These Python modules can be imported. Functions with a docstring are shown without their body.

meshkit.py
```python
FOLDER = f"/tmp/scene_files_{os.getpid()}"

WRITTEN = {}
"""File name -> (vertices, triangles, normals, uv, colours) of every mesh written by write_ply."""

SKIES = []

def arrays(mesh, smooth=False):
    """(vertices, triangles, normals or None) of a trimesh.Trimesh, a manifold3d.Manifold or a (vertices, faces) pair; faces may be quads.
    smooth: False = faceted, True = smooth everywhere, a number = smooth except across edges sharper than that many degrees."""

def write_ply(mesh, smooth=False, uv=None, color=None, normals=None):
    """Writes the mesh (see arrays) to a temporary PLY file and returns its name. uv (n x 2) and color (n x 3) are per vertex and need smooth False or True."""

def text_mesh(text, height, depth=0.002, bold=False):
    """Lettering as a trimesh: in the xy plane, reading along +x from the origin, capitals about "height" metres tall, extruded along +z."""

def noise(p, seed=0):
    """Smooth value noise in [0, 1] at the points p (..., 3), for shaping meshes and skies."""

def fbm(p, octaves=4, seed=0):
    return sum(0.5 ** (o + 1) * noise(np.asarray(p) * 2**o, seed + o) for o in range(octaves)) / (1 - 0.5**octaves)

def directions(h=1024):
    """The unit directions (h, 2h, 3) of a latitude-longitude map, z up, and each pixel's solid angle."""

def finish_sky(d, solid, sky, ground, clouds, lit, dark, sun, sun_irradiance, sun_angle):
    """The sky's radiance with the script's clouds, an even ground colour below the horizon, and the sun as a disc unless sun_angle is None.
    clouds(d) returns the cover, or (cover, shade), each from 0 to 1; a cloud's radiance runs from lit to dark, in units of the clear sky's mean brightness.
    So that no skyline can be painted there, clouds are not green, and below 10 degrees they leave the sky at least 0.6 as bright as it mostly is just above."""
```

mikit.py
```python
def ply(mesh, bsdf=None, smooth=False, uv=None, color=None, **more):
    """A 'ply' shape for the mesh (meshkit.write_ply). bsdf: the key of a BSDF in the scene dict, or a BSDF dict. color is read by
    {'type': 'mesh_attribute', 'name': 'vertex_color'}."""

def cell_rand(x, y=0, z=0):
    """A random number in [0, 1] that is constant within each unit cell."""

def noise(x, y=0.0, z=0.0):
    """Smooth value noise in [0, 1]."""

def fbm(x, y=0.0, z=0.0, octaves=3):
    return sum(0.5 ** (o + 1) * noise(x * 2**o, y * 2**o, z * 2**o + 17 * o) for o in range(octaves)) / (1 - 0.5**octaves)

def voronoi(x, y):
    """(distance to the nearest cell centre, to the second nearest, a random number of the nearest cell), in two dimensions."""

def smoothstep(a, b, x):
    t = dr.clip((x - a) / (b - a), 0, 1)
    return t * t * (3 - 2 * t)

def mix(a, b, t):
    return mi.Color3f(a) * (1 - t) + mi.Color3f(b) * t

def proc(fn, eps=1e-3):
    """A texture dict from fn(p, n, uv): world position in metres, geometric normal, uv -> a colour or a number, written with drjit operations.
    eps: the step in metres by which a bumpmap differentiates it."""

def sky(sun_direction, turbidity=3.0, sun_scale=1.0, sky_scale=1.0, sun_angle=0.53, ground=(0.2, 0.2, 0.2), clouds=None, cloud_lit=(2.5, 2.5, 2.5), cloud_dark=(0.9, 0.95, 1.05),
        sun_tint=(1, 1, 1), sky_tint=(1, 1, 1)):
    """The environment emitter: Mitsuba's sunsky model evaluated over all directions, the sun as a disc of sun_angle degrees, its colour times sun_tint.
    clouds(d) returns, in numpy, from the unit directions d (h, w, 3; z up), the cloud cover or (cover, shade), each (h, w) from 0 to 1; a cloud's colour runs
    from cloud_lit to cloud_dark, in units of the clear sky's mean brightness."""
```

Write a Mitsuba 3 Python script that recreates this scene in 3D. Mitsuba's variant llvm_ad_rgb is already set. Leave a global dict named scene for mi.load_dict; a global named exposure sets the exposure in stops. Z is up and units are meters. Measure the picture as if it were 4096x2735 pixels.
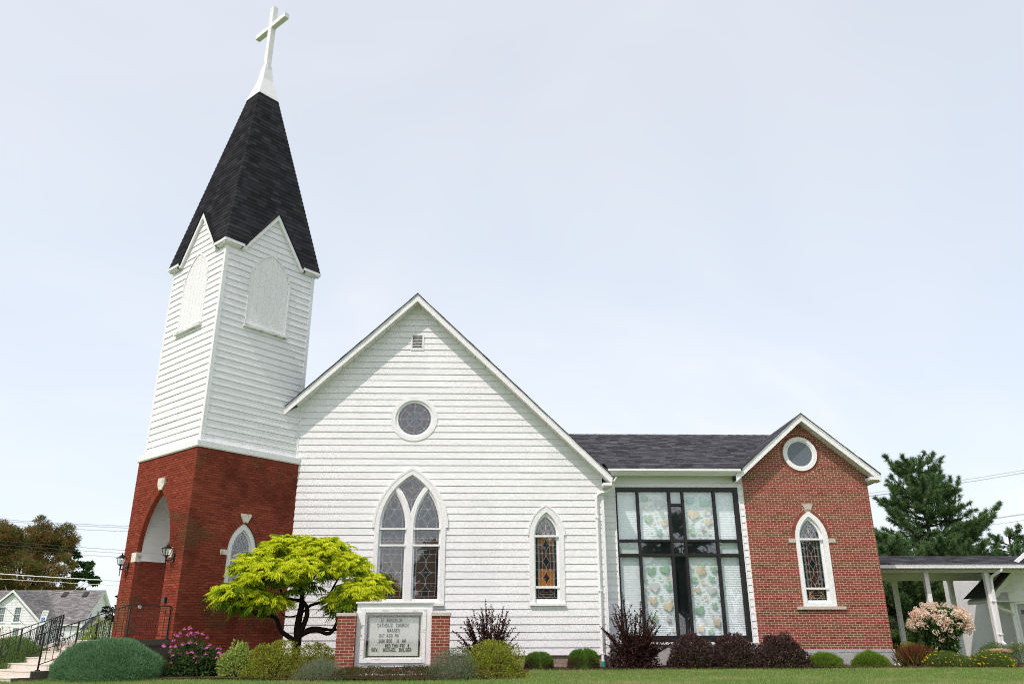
import math
import numpy as np
import trimesh
import mitsuba as mi
import drjit as dr
import mikit
import meshkit
from mikit import proc, noise, fbm, voronoi, smoothstep, mix
from shapely.geometry import Polygon, LineString, Point, box as sbox
from shapely.ops import unary_union
from shapely import affinity

T = mi.ScalarTransform4f
scene = {'type': 'scene'}
labels = {}

# ------------------------------------------------------------------ camera, sky, exposure
CAM = np.array([0.0, -23.62, 0.388])
FWD = np.array([0.0300795, 0.93612658, 0.35037445])
UP = np.array([-0.00768066, -0.35030624, 0.93660373])
scene['camera'] = {
    'type': 'perspective', 'fov': 65.4667, 'fov_axis': 'x', 'near_clip': 0.1, 'far_clip': 2000.0,
    'to_world': T().look_at(origin=CAM.tolist(), target=(CAM + FWD).tolist(), up=UP.tolist()),
    'film': {'type': 'hdrfilm', 'width': 1024, 'height': 683},
}
SUN_AZ, SUN_EL = math.radians(37.5), math.radians(54.5)
SUN = np.array([-math.sin(SUN_AZ) * math.cos(SUN_EL), -math.cos(SUN_AZ) * math.cos(SUN_EL), math.sin(SUN_EL)])


def clouds(d):
    """thin high veil over the whole sky with faint streaks"""
    q = d / np.maximum(d[..., 2:3] + 0.25, 0.05)
    u, v = q[..., 0] * 0.86 + q[..., 1] * 0.5, q[..., 1] * 0.86 - q[..., 0] * 0.5
    w = meshkit.fbm(np.stack([u * 1.6 + 2, v * 1.6, u * 0 + 5.1], -1), 3, 2)
    a = meshkit.fbm(np.stack([u * 0.9 + 3 + w, v * 1.5 + w, u * 0 + 1.7], -1), 5, 4)
    b = meshkit.fbm(np.stack([u * 4.5 + 9 + 3 * w, v * 7.0 + 3 * w, u * 0 + 0.3], -1), 6, 11)
    cover = 0.66 + 0.35 * (a - 0.5) + 0.9 * np.clip(b - 0.52, 0, 1) * np.clip((a - 0.4) * 3, 0, 1)
    return np.clip(cover, 0.3, 1.0), np.clip(0.35 - 0.4 * (a - 0.5), 0, 1)


scene['sky'] = mikit.sky(SUN.tolist(), turbidity=4.0, sun_scale=0.37, sky_scale=1.0, sun_angle=0.6, sun_tint=(0.93, 0.985, 1.24), clouds=clouds,
                         cloud_lit=(1.97, 1.95, 1.93), cloud_dark=(1.70, 1.70, 1.70), sky_tint=(1.0, 1.0, 0.92), ground=(0.02, 0.02, 0.02))
exposure = 2.68

rng = np.random.default_rng(7)


# ------------------------------------------------------------------ materials
def two(d):
    return {'type': 'twosided', 'bsdf': d}


def rgb(c):
    return {'type': 'rgb', 'value': list(c)}


def plain(key, c, rough=0.5, spec=0.5, metallic=0.0):
    if rough >= 0.6:
        scene[key] = two({'type': 'diffuse', 'reflectance': rgb(c)})
        return
    scene[key] = two({'type': 'principled', 'base_color': rgb(c), 'roughness': rough, 'specular': spec, 'metallic': metallic})


def toned(key, lo, hi, rough=0.7, spec=0.3, grain=0.12, gs=60.0, thin=None, extra=None):
    """colour runs from lo to hi by the piece's own random number (kept in u), with a fine grain"""
    def fn(p, n, uv):
        c = mix(lo, hi, uv.x) * (1 + grain * 2 * (noise(p.x * gs, p.y * gs, p.z * gs) - 0.5))
        return c if extra is None else extra(c, p, n, uv)
    if thin:
        scene[key] = {'type': 'principledthin', 'base_color': proc(fn), 'roughness': rough, 'diff_trans': thin, 'spec_trans': 0.0, 'eta': 1.3}
    elif rough >= 0.6 or spec <= 0.25:
        scene[key] = two({'type': 'diffuse', 'reflectance': proc(fn)})
    else:
        scene[key] = two({'type': 'principled', 'base_color': proc(fn), 'roughness': rough, 'specular': spec})


def siding_stain(c, p, n, uv):
    s = fbm(p.x * 1.3 + p.y * 1.1, p.y * 0.3, p.z * 0.35, 3)
    return c * (1 - 0.035 * smoothstep(0.45, 0.75, s))


toned('m_siding', (0.80, 0.80, 0.81), (0.845, 0.845, 0.855), 0.7, 0.2, 0.0, 90, extra=siding_stain)
toned('m_trim', (0.82, 0.82, 0.815), (0.84, 0.84, 0.84), 0.7, 0.2, 0.0, 40, extra=siding_stain)


def old_paint(c, p, n, uv):
    s = fbm(p.x * 6 + p.y * 6, p.y * 3, p.z * 22, 3)
    return mix(c, (0.46, 0.43, 0.40), 0.75 * smoothstep(0.60, 0.68, s))


toned('m_oldpaint', (0.80, 0.80, 0.79), (0.84, 0.84, 0.83), 0.6, 0.3, 0.03, 50, extra=old_paint)


def brick_skin(c, p, n, uv):
    g = noise(p.x * 160 + p.y * 120, p.y * 60, p.z * 210)
    return c * (0.88 + 0.24 * g)


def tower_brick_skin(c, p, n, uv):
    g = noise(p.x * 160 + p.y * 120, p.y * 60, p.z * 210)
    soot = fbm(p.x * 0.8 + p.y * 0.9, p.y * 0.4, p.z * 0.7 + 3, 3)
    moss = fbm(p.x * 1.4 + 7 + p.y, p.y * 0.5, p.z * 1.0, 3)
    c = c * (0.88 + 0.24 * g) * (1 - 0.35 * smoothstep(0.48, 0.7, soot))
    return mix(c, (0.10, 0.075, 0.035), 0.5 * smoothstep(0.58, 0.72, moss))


toned('m_brick', (0.185, 0.048, 0.034), (0.315, 0.092, 0.064), 0.85, 0.2, 0.05, 30, extra=brick_skin)
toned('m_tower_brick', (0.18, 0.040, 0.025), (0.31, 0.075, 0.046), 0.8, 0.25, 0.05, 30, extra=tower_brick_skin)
toned('m_mortar', (0.66, 0.54, 0.42), (0.70, 0.58, 0.46), 0.95, 0.1, 0.12, 120)
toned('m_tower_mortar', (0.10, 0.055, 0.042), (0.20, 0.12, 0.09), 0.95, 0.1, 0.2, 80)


def stone_stain(c, p, n, uv):
    s = fbm(p.x * 9 + p.y * 8, p.y * 5, p.z * 7, 3)
    return mix(c, c * 0.55, smoothstep(0.55, 0.75, s))


toned('m_stone', (0.50, 0.44, 0.38), (0.56, 0.50, 0.44), 0.9, 0.2, 0.08, 140, extra=lambda c, p, n, uv: c * (0.9 + 0.2 * fbm(p.x * 14, p.y * 9, p.z * 30, 2)))
toned('m_tower_stone', (0.66, 0.62, 0.52), (0.70, 0.66, 0.57), 0.9, 0.2, 0.08, 140, extra=stone_stain)
toned('m_concrete', (0.36, 0.36, 0.36), (0.46, 0.46, 0.455), 0.9, 0.2, 0.12, 90,
      extra=lambda c, p, n, uv: c * (0.85 + 0.3 * fbm(p.x * 3 + p.y * 3, p.y, p.z * 8, 3)))
toned('m_step', (0.60, 0.54, 0.47), (0.66, 0.60, 0.53), 0.9, 0.2, 0.07, 120,
      extra=lambda c, p, n, uv: c * (0.9 + 0.2 * fbm(p.x * 4, p.y * 4, p.z * 9, 3)))
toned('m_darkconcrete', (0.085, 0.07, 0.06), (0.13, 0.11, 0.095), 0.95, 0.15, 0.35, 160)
toned('m_block', (0.30, 0.235, 0.185), (0.36, 0.285, 0.23), 0.95, 0.15, 0.2, 150)
toned('m_shingle', (0.038, 0.039, 0.045), (0.125, 0.127, 0.142), 0.9, 0.2, 0.3, 170)
toned('m_spire_shingle', (0.020, 0.0205, 0.023), (0.050, 0.0515, 0.057), 0.88, 0.25, 0.15, 90)
toned('m_house_shingle', (0.13, 0.125, 0.125), (0.30, 0.29, 0.285), 0.95, 0.15, 0.2, 60)
plain('m_soffit', (0.72, 0.71, 0.68), 0.6, 0.3)
plain('m_gutter', (0.82, 0.82, 0.81), 0.6)
plain('m_metal_white', (0.83, 0.83, 0.83), 0.6)
plain('m_black_frame', (0.012, 0.010, 0.011), 0.4, 0.5)
plain('m_black_iron', (0.010, 0.010, 0.011), 0.4, 0.5)
plain('m_dark_room', (0.010, 0.010, 0.012), 0.9, 0.1)
plain('m_lead', (0.42, 0.42, 0.42), 0.45, 0.5)
plain('m_black_letter', (0.014, 0.014, 0.018), 0.5, 0.4)
plain('m_letterboard', (0.72, 0.72, 0.69), 0.6, 0.3)
plain('m_blind', (0.82, 0.90, 0.92), 0.7, 0.2)
plain('m_frosted', (0.60, 0.70, 0.68), 0.5, 0.4)
plain('m_grey_pane', (0.10, 0.125, 0.14), 0.12, 0.7)
plain('m_pane_dark', (0.012, 0.014, 0.017), 0.06, 0.6)
plain('m_lamp_glass', (0.62, 0.60, 0.55), 0.2, 0.5)
plain('m_bulb', (0.85, 0.8, 0.7), 0.3, 0.5)
plain('m_blue_sign', (0.02, 0.14, 0.48), 0.5, 0.4)
plain('m_sign_green', (0.22, 0.42, 0.36), 0.5, 0.4)
plain('m_wire', (0.09, 0.09, 0.10), 0.6, 0.3)
plain('m_pale_wire', (0.70, 0.69, 0.67), 0.5, 0.3)
plain('m_teal', (0.03, 0.30, 0.27), 0.4, 0.4)
plain('m_white_stone', (0.72, 0.70, 0.67), 0.8, 0.2)
scene['m_pane'] = {'type': 'thindielectric', 'int_ior': 1.7}
GL = {'amber': (0.30, 0.115, 0.018), 'brown': (0.060, 0.024, 0.012), 'umber': (0.036, 0.018, 0.011), 'teal': (0.010, 0.028, 0.030),  # amber also paints in the light behind the nave lancet
      'navy': (0.010, 0.013, 0.018), 'wine': (0.060, 0.016, 0.012)}
for _k, _c in GL.items():
    toned('m_glass_' + _k, tuple(x * 0.7 for x in _c), tuple(x * 1.3 for x in _c), 0.16, 0.5, 0.25, 35)
HC = {'g': (0.44, 0.60, 0.46), 'd': (0.36, 0.56, 0.42), 'm': (0.46, 0.68, 0.60), 't': (0.70, 0.62, 0.46), 'w': (0.66, 0.68, 0.68), 'p': (0.56, 0.54, 0.56)}
for _k, _c in HC.items():
    toned('m_paper_' + _k, tuple(x * 0.93 for x in _c), tuple(min(x * 1.05, 0.9) for x in _c), 0.8, 0.2, 0.04, 60)


# ------------------------------------------------------------------ mesh helpers
class MB:
    """collects pieces; build() makes them one entry of the scene"""

    def __init__(self):
        self.v, self.f, self.u, self.n = [], [], [], 0

    def add(self, v, f, tone=0.5):
        v = np.asarray(v, float)
        f = np.asarray(f, int)
        if f.shape[1] == 4:
            f = np.vstack([f[:, [0, 1, 2]], f[:, [0, 2, 3]]])
        self.v.append(v)
        self.f.append(f + self.n)
        t = np.full(len(v), tone) if np.isscalar(tone) else np.asarray(tone)
        self.u.append(t)
        self.n += len(v)
        return self

    def mesh(self):
        return np.vstack(self.v), np.vstack(self.f), np.concatenate(self.u)

    def join(self, other):
        v, f, u = other.mesh()
        return self.add(v, f, u)

    def build(self, key, mat, smooth=False):
        if not self.v:
            return None
        v, f, u = self.mesh()
        scene[key] = mikit.ply(trimesh.Trimesh(v, f, process=False), mat, smooth, uv=np.stack([u, u * 0 + 0.5], 1))
        return key


def nkey(base):
    if base not in scene and base not in labels:
        return base
    i = 1
    c = NEXT.get(base, 1)
    while f'{base}_{c:03d}' in scene or f'{base}_{c:03d}' in labels:
        c += 1
    NEXT[base] = c + 1
    return f'{base}_{c:03d}'


NEXT = {}


def put(base, mb, mat, smooth=False):
    return mb.build(nkey(base), mat, smooth)


def thing(base, label, cat, group=None):
    k = nkey(base)
    labels[k] = {'label': label, 'category': cat}
    if group:
        labels[k]['group'] = group
    return k


def stuff(key):
    labels[key] = {**labels.get(key, {}), 'kind': 'stuff'}


class Fr:
    """upright plane: origin (x, y), direction along u, outward normal n"""

    def __init__(self, o, u, n):
        self.o, self.u, self.n = np.array(o, float), np.array(u, float), np.array(n, float)

    def p(self, s, z, out):
        s, z, out = np.broadcast_arrays(np.asarray(s, float), np.asarray(z, float), np.asarray(out, float))
        xy = self.o + s[..., None] * self.u + out[..., None] * self.n
        return np.concatenate([xy, z[..., None]], -1)


FRONT = Fr((0, 0), (1, 0), (0, -1))
BOXF = np.array([[0, 1, 2, 3], [4, 7, 6, 5], [0, 4, 5, 1], [1, 5, 6, 2], [2, 6, 7, 3], [3, 7, 4, 0]])


def fbox(mb, fr, s0, s1, z0, z1, o0, o1, tone=0.5, back=True):
    """box in a wall frame; o0 inner depth, o1 outer"""
    v = fr.p([s0, s1, s1, s0, s0, s1, s1, s0], [z0, z0, z1, z1, z0, z0, z1, z1], [o1] * 4 + [o0] * 4)
    return mb.add(v, BOXF if back else BOXF[[0, 2, 3, 4, 5]], tone)


def wbox(mb, x0, x1, y0, y1, z0, z1, tone=0.5):
    return fbox(mb, FRONT, x0, x1, z0, z1, -y1, -y0, tone)


def tri(poly):
    import mapbox_earcut as mec
    rings = [np.array(poly.exterior.coords)[:-1]] + [np.array(r.coords)[:-1] for r in poly.interiors]
    v = np.vstack(rings)
    f = mec.triangulate_float64(v, np.cumsum([len(r) for r in rings]).astype(np.uint32)).reshape(-1, 3)
    return v, f, rings


def polys(g):
    if g.is_empty:
        return []
    if g.geom_type == 'Polygon':
        return [g] if g.area > 1e-6 else []
    return [q for x in g.geoms for q in polys(x)] if hasattr(g, 'geoms') else []


def plate(mb, fr, poly, o0, o1, tone=0.5, back=False):
    """polygon in (s, z) given thickness from o0 (inner) to o1 (outer); also the sides of its holes"""
    for g in polys(poly):
        v, f, rings = tri(g)
        mb.add(fr.p(v[:, 0], v[:, 1], o1), f, tone)
        if back:
            mb.add(fr.p(v[:, 0], v[:, 1], o0), f[:, ::-1], tone)
        if abs(o1 - o0) > 1e-6:
            for r in rings:
                m = len(r)
                i = np.arange(m)
                j = (i + 1) % m
                mb.add(np.vstack([fr.p(r[:, 0], r[:, 1], o1), fr.p(r[:, 0], r[:, 1], o0)]), np.stack([i, i + m, j + m, j], 1), tone)
    return mb


def arch(cx, zb, zs, w, h, n=16):
    """pointed arch: half width w, foot zb, spring line zs, rise h"""
    R = (w * w + h * h) / (2 * w)
    a = np.linspace(0, math.asin(min(h / R, 1)) if R >= w else math.pi - math.asin(h / R), n)
    xr = cx + w - R + R * np.cos(a)
    zr = zs + R * np.sin(a)
    xr[-1], zr[-1] = cx, zs + h
    L = np.stack([2 * cx - xr[:-1][::-1], zr[:-1][::-1]], 1)
    P = np.vstack([np.stack([xr, zr], 1), L])
    if zb < zs:
        P = np.vstack([P, [[cx - w, zb], [cx + w, zb]]])
    return Polygon(P)


def arch_line(cx, zs, w, h, n=40):
    """right half curve from spring to apex: points and outward normals"""
    R = (w * w + h * h) / (2 * w)
    a = np.linspace(0, math.asin(min(h / R, 1)), n)
    return np.stack([cx + w - R + R * np.cos(a), zs + R * np.sin(a)], 1), np.stack([np.cos(a), np.sin(a)], 1), R * a[-1]


def circle(cx, cz, r, n=48):
    a = np.linspace(0, 2 * np.pi, n, endpoint=False)
    return Polygon(np.stack([cx + r * np.cos(a), cz + r * np.sin(a)], 1))


def tube(mb, pts, r, n=8, tone=0.5, cap=True):
    P = np.asarray(pts, float)
    r = np.broadcast_to(np.asarray(r, float), len(P))
    d = np.gradient(P, axis=0)
    d /= np.linalg.norm(d, axis=1, keepdims=True) + 1e-12
    ref = np.array([0, 0, 1.0]) if abs(d[0, 2]) < 0.9 else np.array([1.0, 0, 0])
    V = []
    a = np.linspace(0, 2 * np.pi, n, endpoint=False)
    x = np.cross(d[0], ref)
    x /= np.linalg.norm(x)
    for k in range(len(P)):
        x = x - d[k] * (x @ d[k])
        x /= np.linalg.norm(x) + 1e-12
        y = np.cross(d[k], x)
        V.append(P[k] + r[k] * (np.cos(a)[:, None] * x + np.sin(a)[:, None] * y))
    V = np.vstack(V)
    F = []
    i = np.arange(n)
    j = (i + 1) % n
    for k in range(len(P) - 1):
        F.append(np.stack([k * n + i, k * n + j, (k + 1) * n + j, (k + 1) * n + i], 1))
    F = np.vstack(F)
    mb.add(V, F, tone)
    if cap:
        for k, flip in ((0, True), (len(P) - 1, False)):
            c = V[k * n:(k + 1) * n]
            f = np.stack([np.full(n - 2, 0), np.arange(1, n - 1), np.arange(2, n)], 1)
            mb.add(c, f[:, ::-1] if flip else f, tone)
    return mb


def square_bar(mb, a, b, r, tone=0.5):
    return tube(mb, [a, b], r * 1.25, 4, tone)


def curve(P, n=24):
    """smooth curve through the points"""
    from scipy.interpolate import CubicSpline
    P = np.asarray(P, float)
    t = np.concatenate([[0], np.cumsum(np.linalg.norm(np.diff(P, axis=0), axis=1))])
    return CubicSpline(t, P)(np.linspace(0, t[-1], n))


def pieces(holder, part, plist, mat, rest, limit=300):
    """plist: (rank, MB). The first LIMIT by rank become entries of their own, the rest one part."""
    order = sorted(range(len(plist)), key=lambda i: plist[i][0])
    for i in order[:limit]:
        put(f'{holder}__{part}', plist[i][1], mat)
    if len(order) > limit:
        m = MB()
        for i in order[limit:]:
            m.join(plist[i][1])
        stuff(put(f'{holder}__{rest}', m, mat))


def dist(mb):
    v = mb.v[0]
    return float(np.linalg.norm(v.mean(0) - CAM))


def siding(holder, fr, poly, z0, pitch, mat, part='siding_board', lip=0.021, seams=3.2, seed=1, base=0.0):
    """lapped boards clipped to the wall's outline; each board is one entry, with lapped butt seams"""
    r = np.random.default_rng(seed)
    s0, za, s1, zb = poly.bounds
    k0, k1 = int(math.floor((za - z0) / pitch + 1e-6)), int(math.ceil((zb - z0) / pitch - 1e-6))
    for k in range(k0, k1):
        a, b = z0 + k * pitch, z0 + (k + 1) * pitch
        strip = poly.intersection(sbox(s0 - 1, a, s1 + 1, b))
        mb = MB()
        cuts = [s0 - 1]
        x = s0 + r.uniform(0.3, seams)
        while x < s1 - 0.3:
            cuts.append(x)
            x += r.uniform(0.7, 1.3) * seams
        cuts.append(s1 + 1)
        for q, (c0, c1) in enumerate(zip(cuts[:-1], cuts[1:])):
            add = (0.0022 if q % 2 else 0.0) + r.uniform(-0.001, 0.001)
            lp = lip + r.uniform(-0.0025, 0.0025)
            tn = r.uniform(0, 1)
            for g in polys(strip.intersection(sbox(c0, za - 1, c1, zb + 1))):
                v, f, rings = tri(g)
                dep = base + add + lp - (lp - 0.002) * (v[:, 1] - a) / pitch
                mb.add(fr.p(v[:, 0], v[:, 1], dep), f, tn)
                for ring in rings:
                    nx = np.roll(ring, -1, 0)
                    low = (np.abs(ring[:, 1] - a) < 1e-6) & (np.abs(nx[:, 1] - a) < 1e-6)
                    for p_, q_ in zip(ring[low], nx[low]):
                        o = base + add + lp
                        x4 = [p_[0], q_[0], q_[0], p_[0]]
                        mb.add(fr.p(x4, [a] * 4, [o, o, o - 0.003, o - 0.003]), [[0, 1, 2, 3]], tn)
                        mb.add(fr.p(x4, [a, a, a + 0.022, a + 0.022], [o - 0.003] * 4), [[0, 1, 2, 3]], tn)
                        mb.add(fr.p(x4, [a + 0.022] * 4, [o - 0.003, o - 0.003, base - 0.004, base - 0.004]), [[0, 1, 2, 3]], tn)
        if mb.v:
            put(f'{holder}__{part}', mb, mat)


def brickwork(fr, poly, z0, course, length, joint, seed=1, out=0.0, thick=0.05, corner=0.0):
    """running bond clipped to the outline: list of (rank, MB)"""
    r = np.random.default_rng(seed)
    s0, za, s1, zb = poly.bounds
    res = []
    from shapely.prepared import prep
    inner = prep(poly.buffer(1e-4))
    k = 0
    z = z0
    while z < zb:
        off = (length / 2 if k % 2 else 0) + r.uniform(-0.004, 0.004)
        s = s0 - off
        while s < s1:
            a, b = s + joint / 2, s + length - joint / 2
            t = float(np.clip(r.normal(0.5, 0.22), 0, 1))
            o = out + r.uniform(-0.002, 0.002)
            q = sbox(max(a, s0), z + joint / 2, min(b, s1), z + course - joint / 2)
            s += length
            if q.is_empty or q.bounds[2] - q.bounds[0] < 0.02:
                continue
            mb = MB()
            if inner.contains(q):
                x0, y0, x1, y1 = q.bounds
                fbox(mb, fr, x0, x1, y0, y1, o - thick, o, t, back=False)
            else:
                g = q.intersection(poly)
                if g.area < 0.1 * q.area or g.area < 0.0004:
                    continue
                plate(mb, fr, g, o - thick, o, t)
            if mb.v:
                res.append((dist(mb), mb))
        z += course
        k += 1
    return res


def voussoirs(fr, cx, zs, w, h, ring, thick, joint, out, seed=3, zlow=None, course=0.0667, top_gap=0.0, depth=0.06):
    """ring of bricks on end following a pointed arch (and down the jambs to zlow)"""
    r = np.random.default_rng(seed)
    pts, nor, L = arch_line(cx, zs, w, h, 60)
    n = max(3, int(round((L - top_gap) / thick)))
    res = []
    arc = np.concatenate([[0], np.cumsum(np.linalg.norm(np.diff(pts, axis=0), axis=1))])
    for side in (1, -1):
        for k in range(n):
            ta, tb = k * (L - top_gap) / n + joint / 2, (k + 1) * (L - top_gap) / n - joint / 2
            q = []
            for t, o in ((ta, 0), (ta, ring), (tb, ring), (tb, 0)):
                x = np.interp(t, arc, pts[:, 0]) + o * np.interp(t, arc, nor[:, 0])
                z = np.interp(t, arc, pts[:, 1]) + o * np.interp(t, arc, nor[:, 1])
                q.append((cx + side * (x - cx), z))
            mb = MB()
            g = Polygon(q).intersection(sbox(cx if side > 0 else cx - 9, -9, cx + 9 if side > 0 else cx, 99))
            plate(mb, fr, g, out - depth, out + r.uniform(-0.002, 0.002), float(np.clip(r.normal(0.45, 0.2), 0, 1)))
            if mb.v:
                res.append((dist(mb), mb))
    return res


def shingles(fr_fn, poly, row, width, lift, seed=1, over=1.25, gap=0.004):
    """shingles on a roof plane. fr_fn(s, t, o) -> points; poly in (s, t), t runs up the slope. list of (rank, MB)"""
    r = np.random.default_rng(seed)
    s0, t0, s1, t1 = poly.bounds
    res = []
    k = 0
    t = t0
    while t < t1:
        s = s0 - r.uniform(0, width)
        while s < s1:
            wd = width * r.uniform(0.6, 1.35)
            q = sbox(s + gap / 2, t, s + wd - gap / 2, t + row * over).intersection(poly)
            tn = float(np.clip(r.beta(1.6, 2.2), 0, 1))
            lf = lift * r.choice([1.0, 1.0, 1.5])
            s += wd
            for g in polys(q):
                if g.area < 0.15 * row * width * 0.3:
                    continue
                v, f, rings = tri(g)
                hgt = 0.002 + lf * np.clip(1 - (v[:, 1] - t) / (row * over), 0, 1)
                mb = MB()
                mb.add(fr_fn(v[:, 0], v[:, 1], hgt), f, tn)
                e = rings[0]
                nx = np.roll(e, -1, 0)
                he, hn = (0.002 + lf * np.clip(1 - (x[:, 1] - t) / (row * over), 0, 1) for x in (e, nx))
                m = len(e)
                i = np.arange(m)
                mb.add(np.vstack([fr_fn(e[:, 0], e[:, 1], he), fr_fn(nx[:, 0], nx[:, 1], hn), fr_fn(nx[:, 0], nx[:, 1], he * 0), fr_fn(e[:, 0], e[:, 1], he * 0)]),
                       np.stack([i, i + 3 * m, i + 2 * m, i + m], 1), tn)
                res.append((dist(mb), mb))
        t += row
        k += 1
    return res


def plane_fn(o, us, ut):
    """roof plane with origin o, unit directions us (along) and ut (up the slope)"""
    o, us, ut = (np.asarray(x, float) for x in (o, us, ut))
    n = np.cross(us, ut)
    n /= np.linalg.norm(n)
    if n[2] < 0:
        n = -n

    def fn(s, t, h):
        s, t, h = np.broadcast_arrays(np.asarray(s, float), np.asarray(t, float), np.asarray(h, float))
        return o + s[..., None] * us + t[..., None] * ut + h[..., None] * n
    return fn


def stained(fr, key, poly, lines, colour, out, lw=0.008):
    """leaded light: panes cut by the lead lines, each pane an entry, the leads one part"""
    lead = unary_union([l.buffer(lw / 2, cap_style=2) for l in lines] + [poly.exterior.buffer(lw / 2)]).intersection(poly)
    i = 0
    for g in polys(poly.difference(lead)):
        if g.area < 2e-5:
            continue
        i += 1
        mb = plate(MB(), fr, g, out - 0.004, out + rng.uniform(-0.001, 0.001), rng.uniform())
        put(f'{key}__glass_piece', mb, 'm_glass_' + colour(g.centroid.x, g.centroid.y, g.area))
    put(f'{key}__leading', plate(MB(), fr, lead, out - 0.004, out + 0.003), 'm_lead')


def arc_pts(p, q, bulge, n=14):
    """arc from p to q, bulging by BULGE to the left of the way"""
    p, q = np.array(p, float), np.array(q, float)
    t = np.linspace(0, 1, n)
    d = q - p
    nrm = np.array([-d[1], d[0]]) / np.linalg.norm(d)
    return LineString(p + t[:, None] * d + (4 * bulge * t * (1 - t))[:, None] * nrm)
# ------------------------------------------------------------------ the church
CH = thing('church', 'white clapboard church with a red brick corner tower, dark steeple and brick wing', 'church')
PITCH = 0.2032
COURSE = 0.0667


def window_frame(key, fr, outer, opening, o0, o1):
    put(f'{key}__frame', plate(MB(), fr, outer.difference(opening), o0, o1), 'm_trim')


# --- nave: gable wall
AX, AZ, SL = -2.238, 10.457, 0.975
XL, XR = -5.665, 3.43


def soff(x):
    return AZ - SL * abs(x - AX)


wall = Polygon([(XL, 0), (XR, 0), (XR, soff(XR)), (AX, AZ), (XL, soff(XL))])
big = arch(-2.214, 1.30, 3.45, 1.03, 1.69)
small = arch(1.740, 1.30, 3.24, 0.505, 0.835)
rnd = circle(-2.222, 6.71, 0.70)
vent = sbox(-2.42, 8.93, -2.03, 9.445)
holes = unary_union([big, small, rnd, vent])
plate(MB(), FRONT, wall.difference(holes), -0.12, -0.006).build(f'{CH}__gable_wall', 'm_siding')
siding(f'{CH}__gable_wall', FRONT, wall.difference(unary_union([big.buffer(-0.02), small.buffer(-0.02), rnd.buffer(-0.02), vent])), 0.0, PITCH, 'm_siding', seed=5)
put(f'{CH}__corner_board', fbox(MB(), FRONT, 3.375, 3.455, -0.03, 4.70, -0.2, 0.035, 0.4), 'm_trim')
put(f'{CH}__corner_board', fbox(MB(), FRONT, 3.40, 3.455, -0.03, 4.70, -0.55, -0.2, 0.4), 'm_trim')
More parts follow.
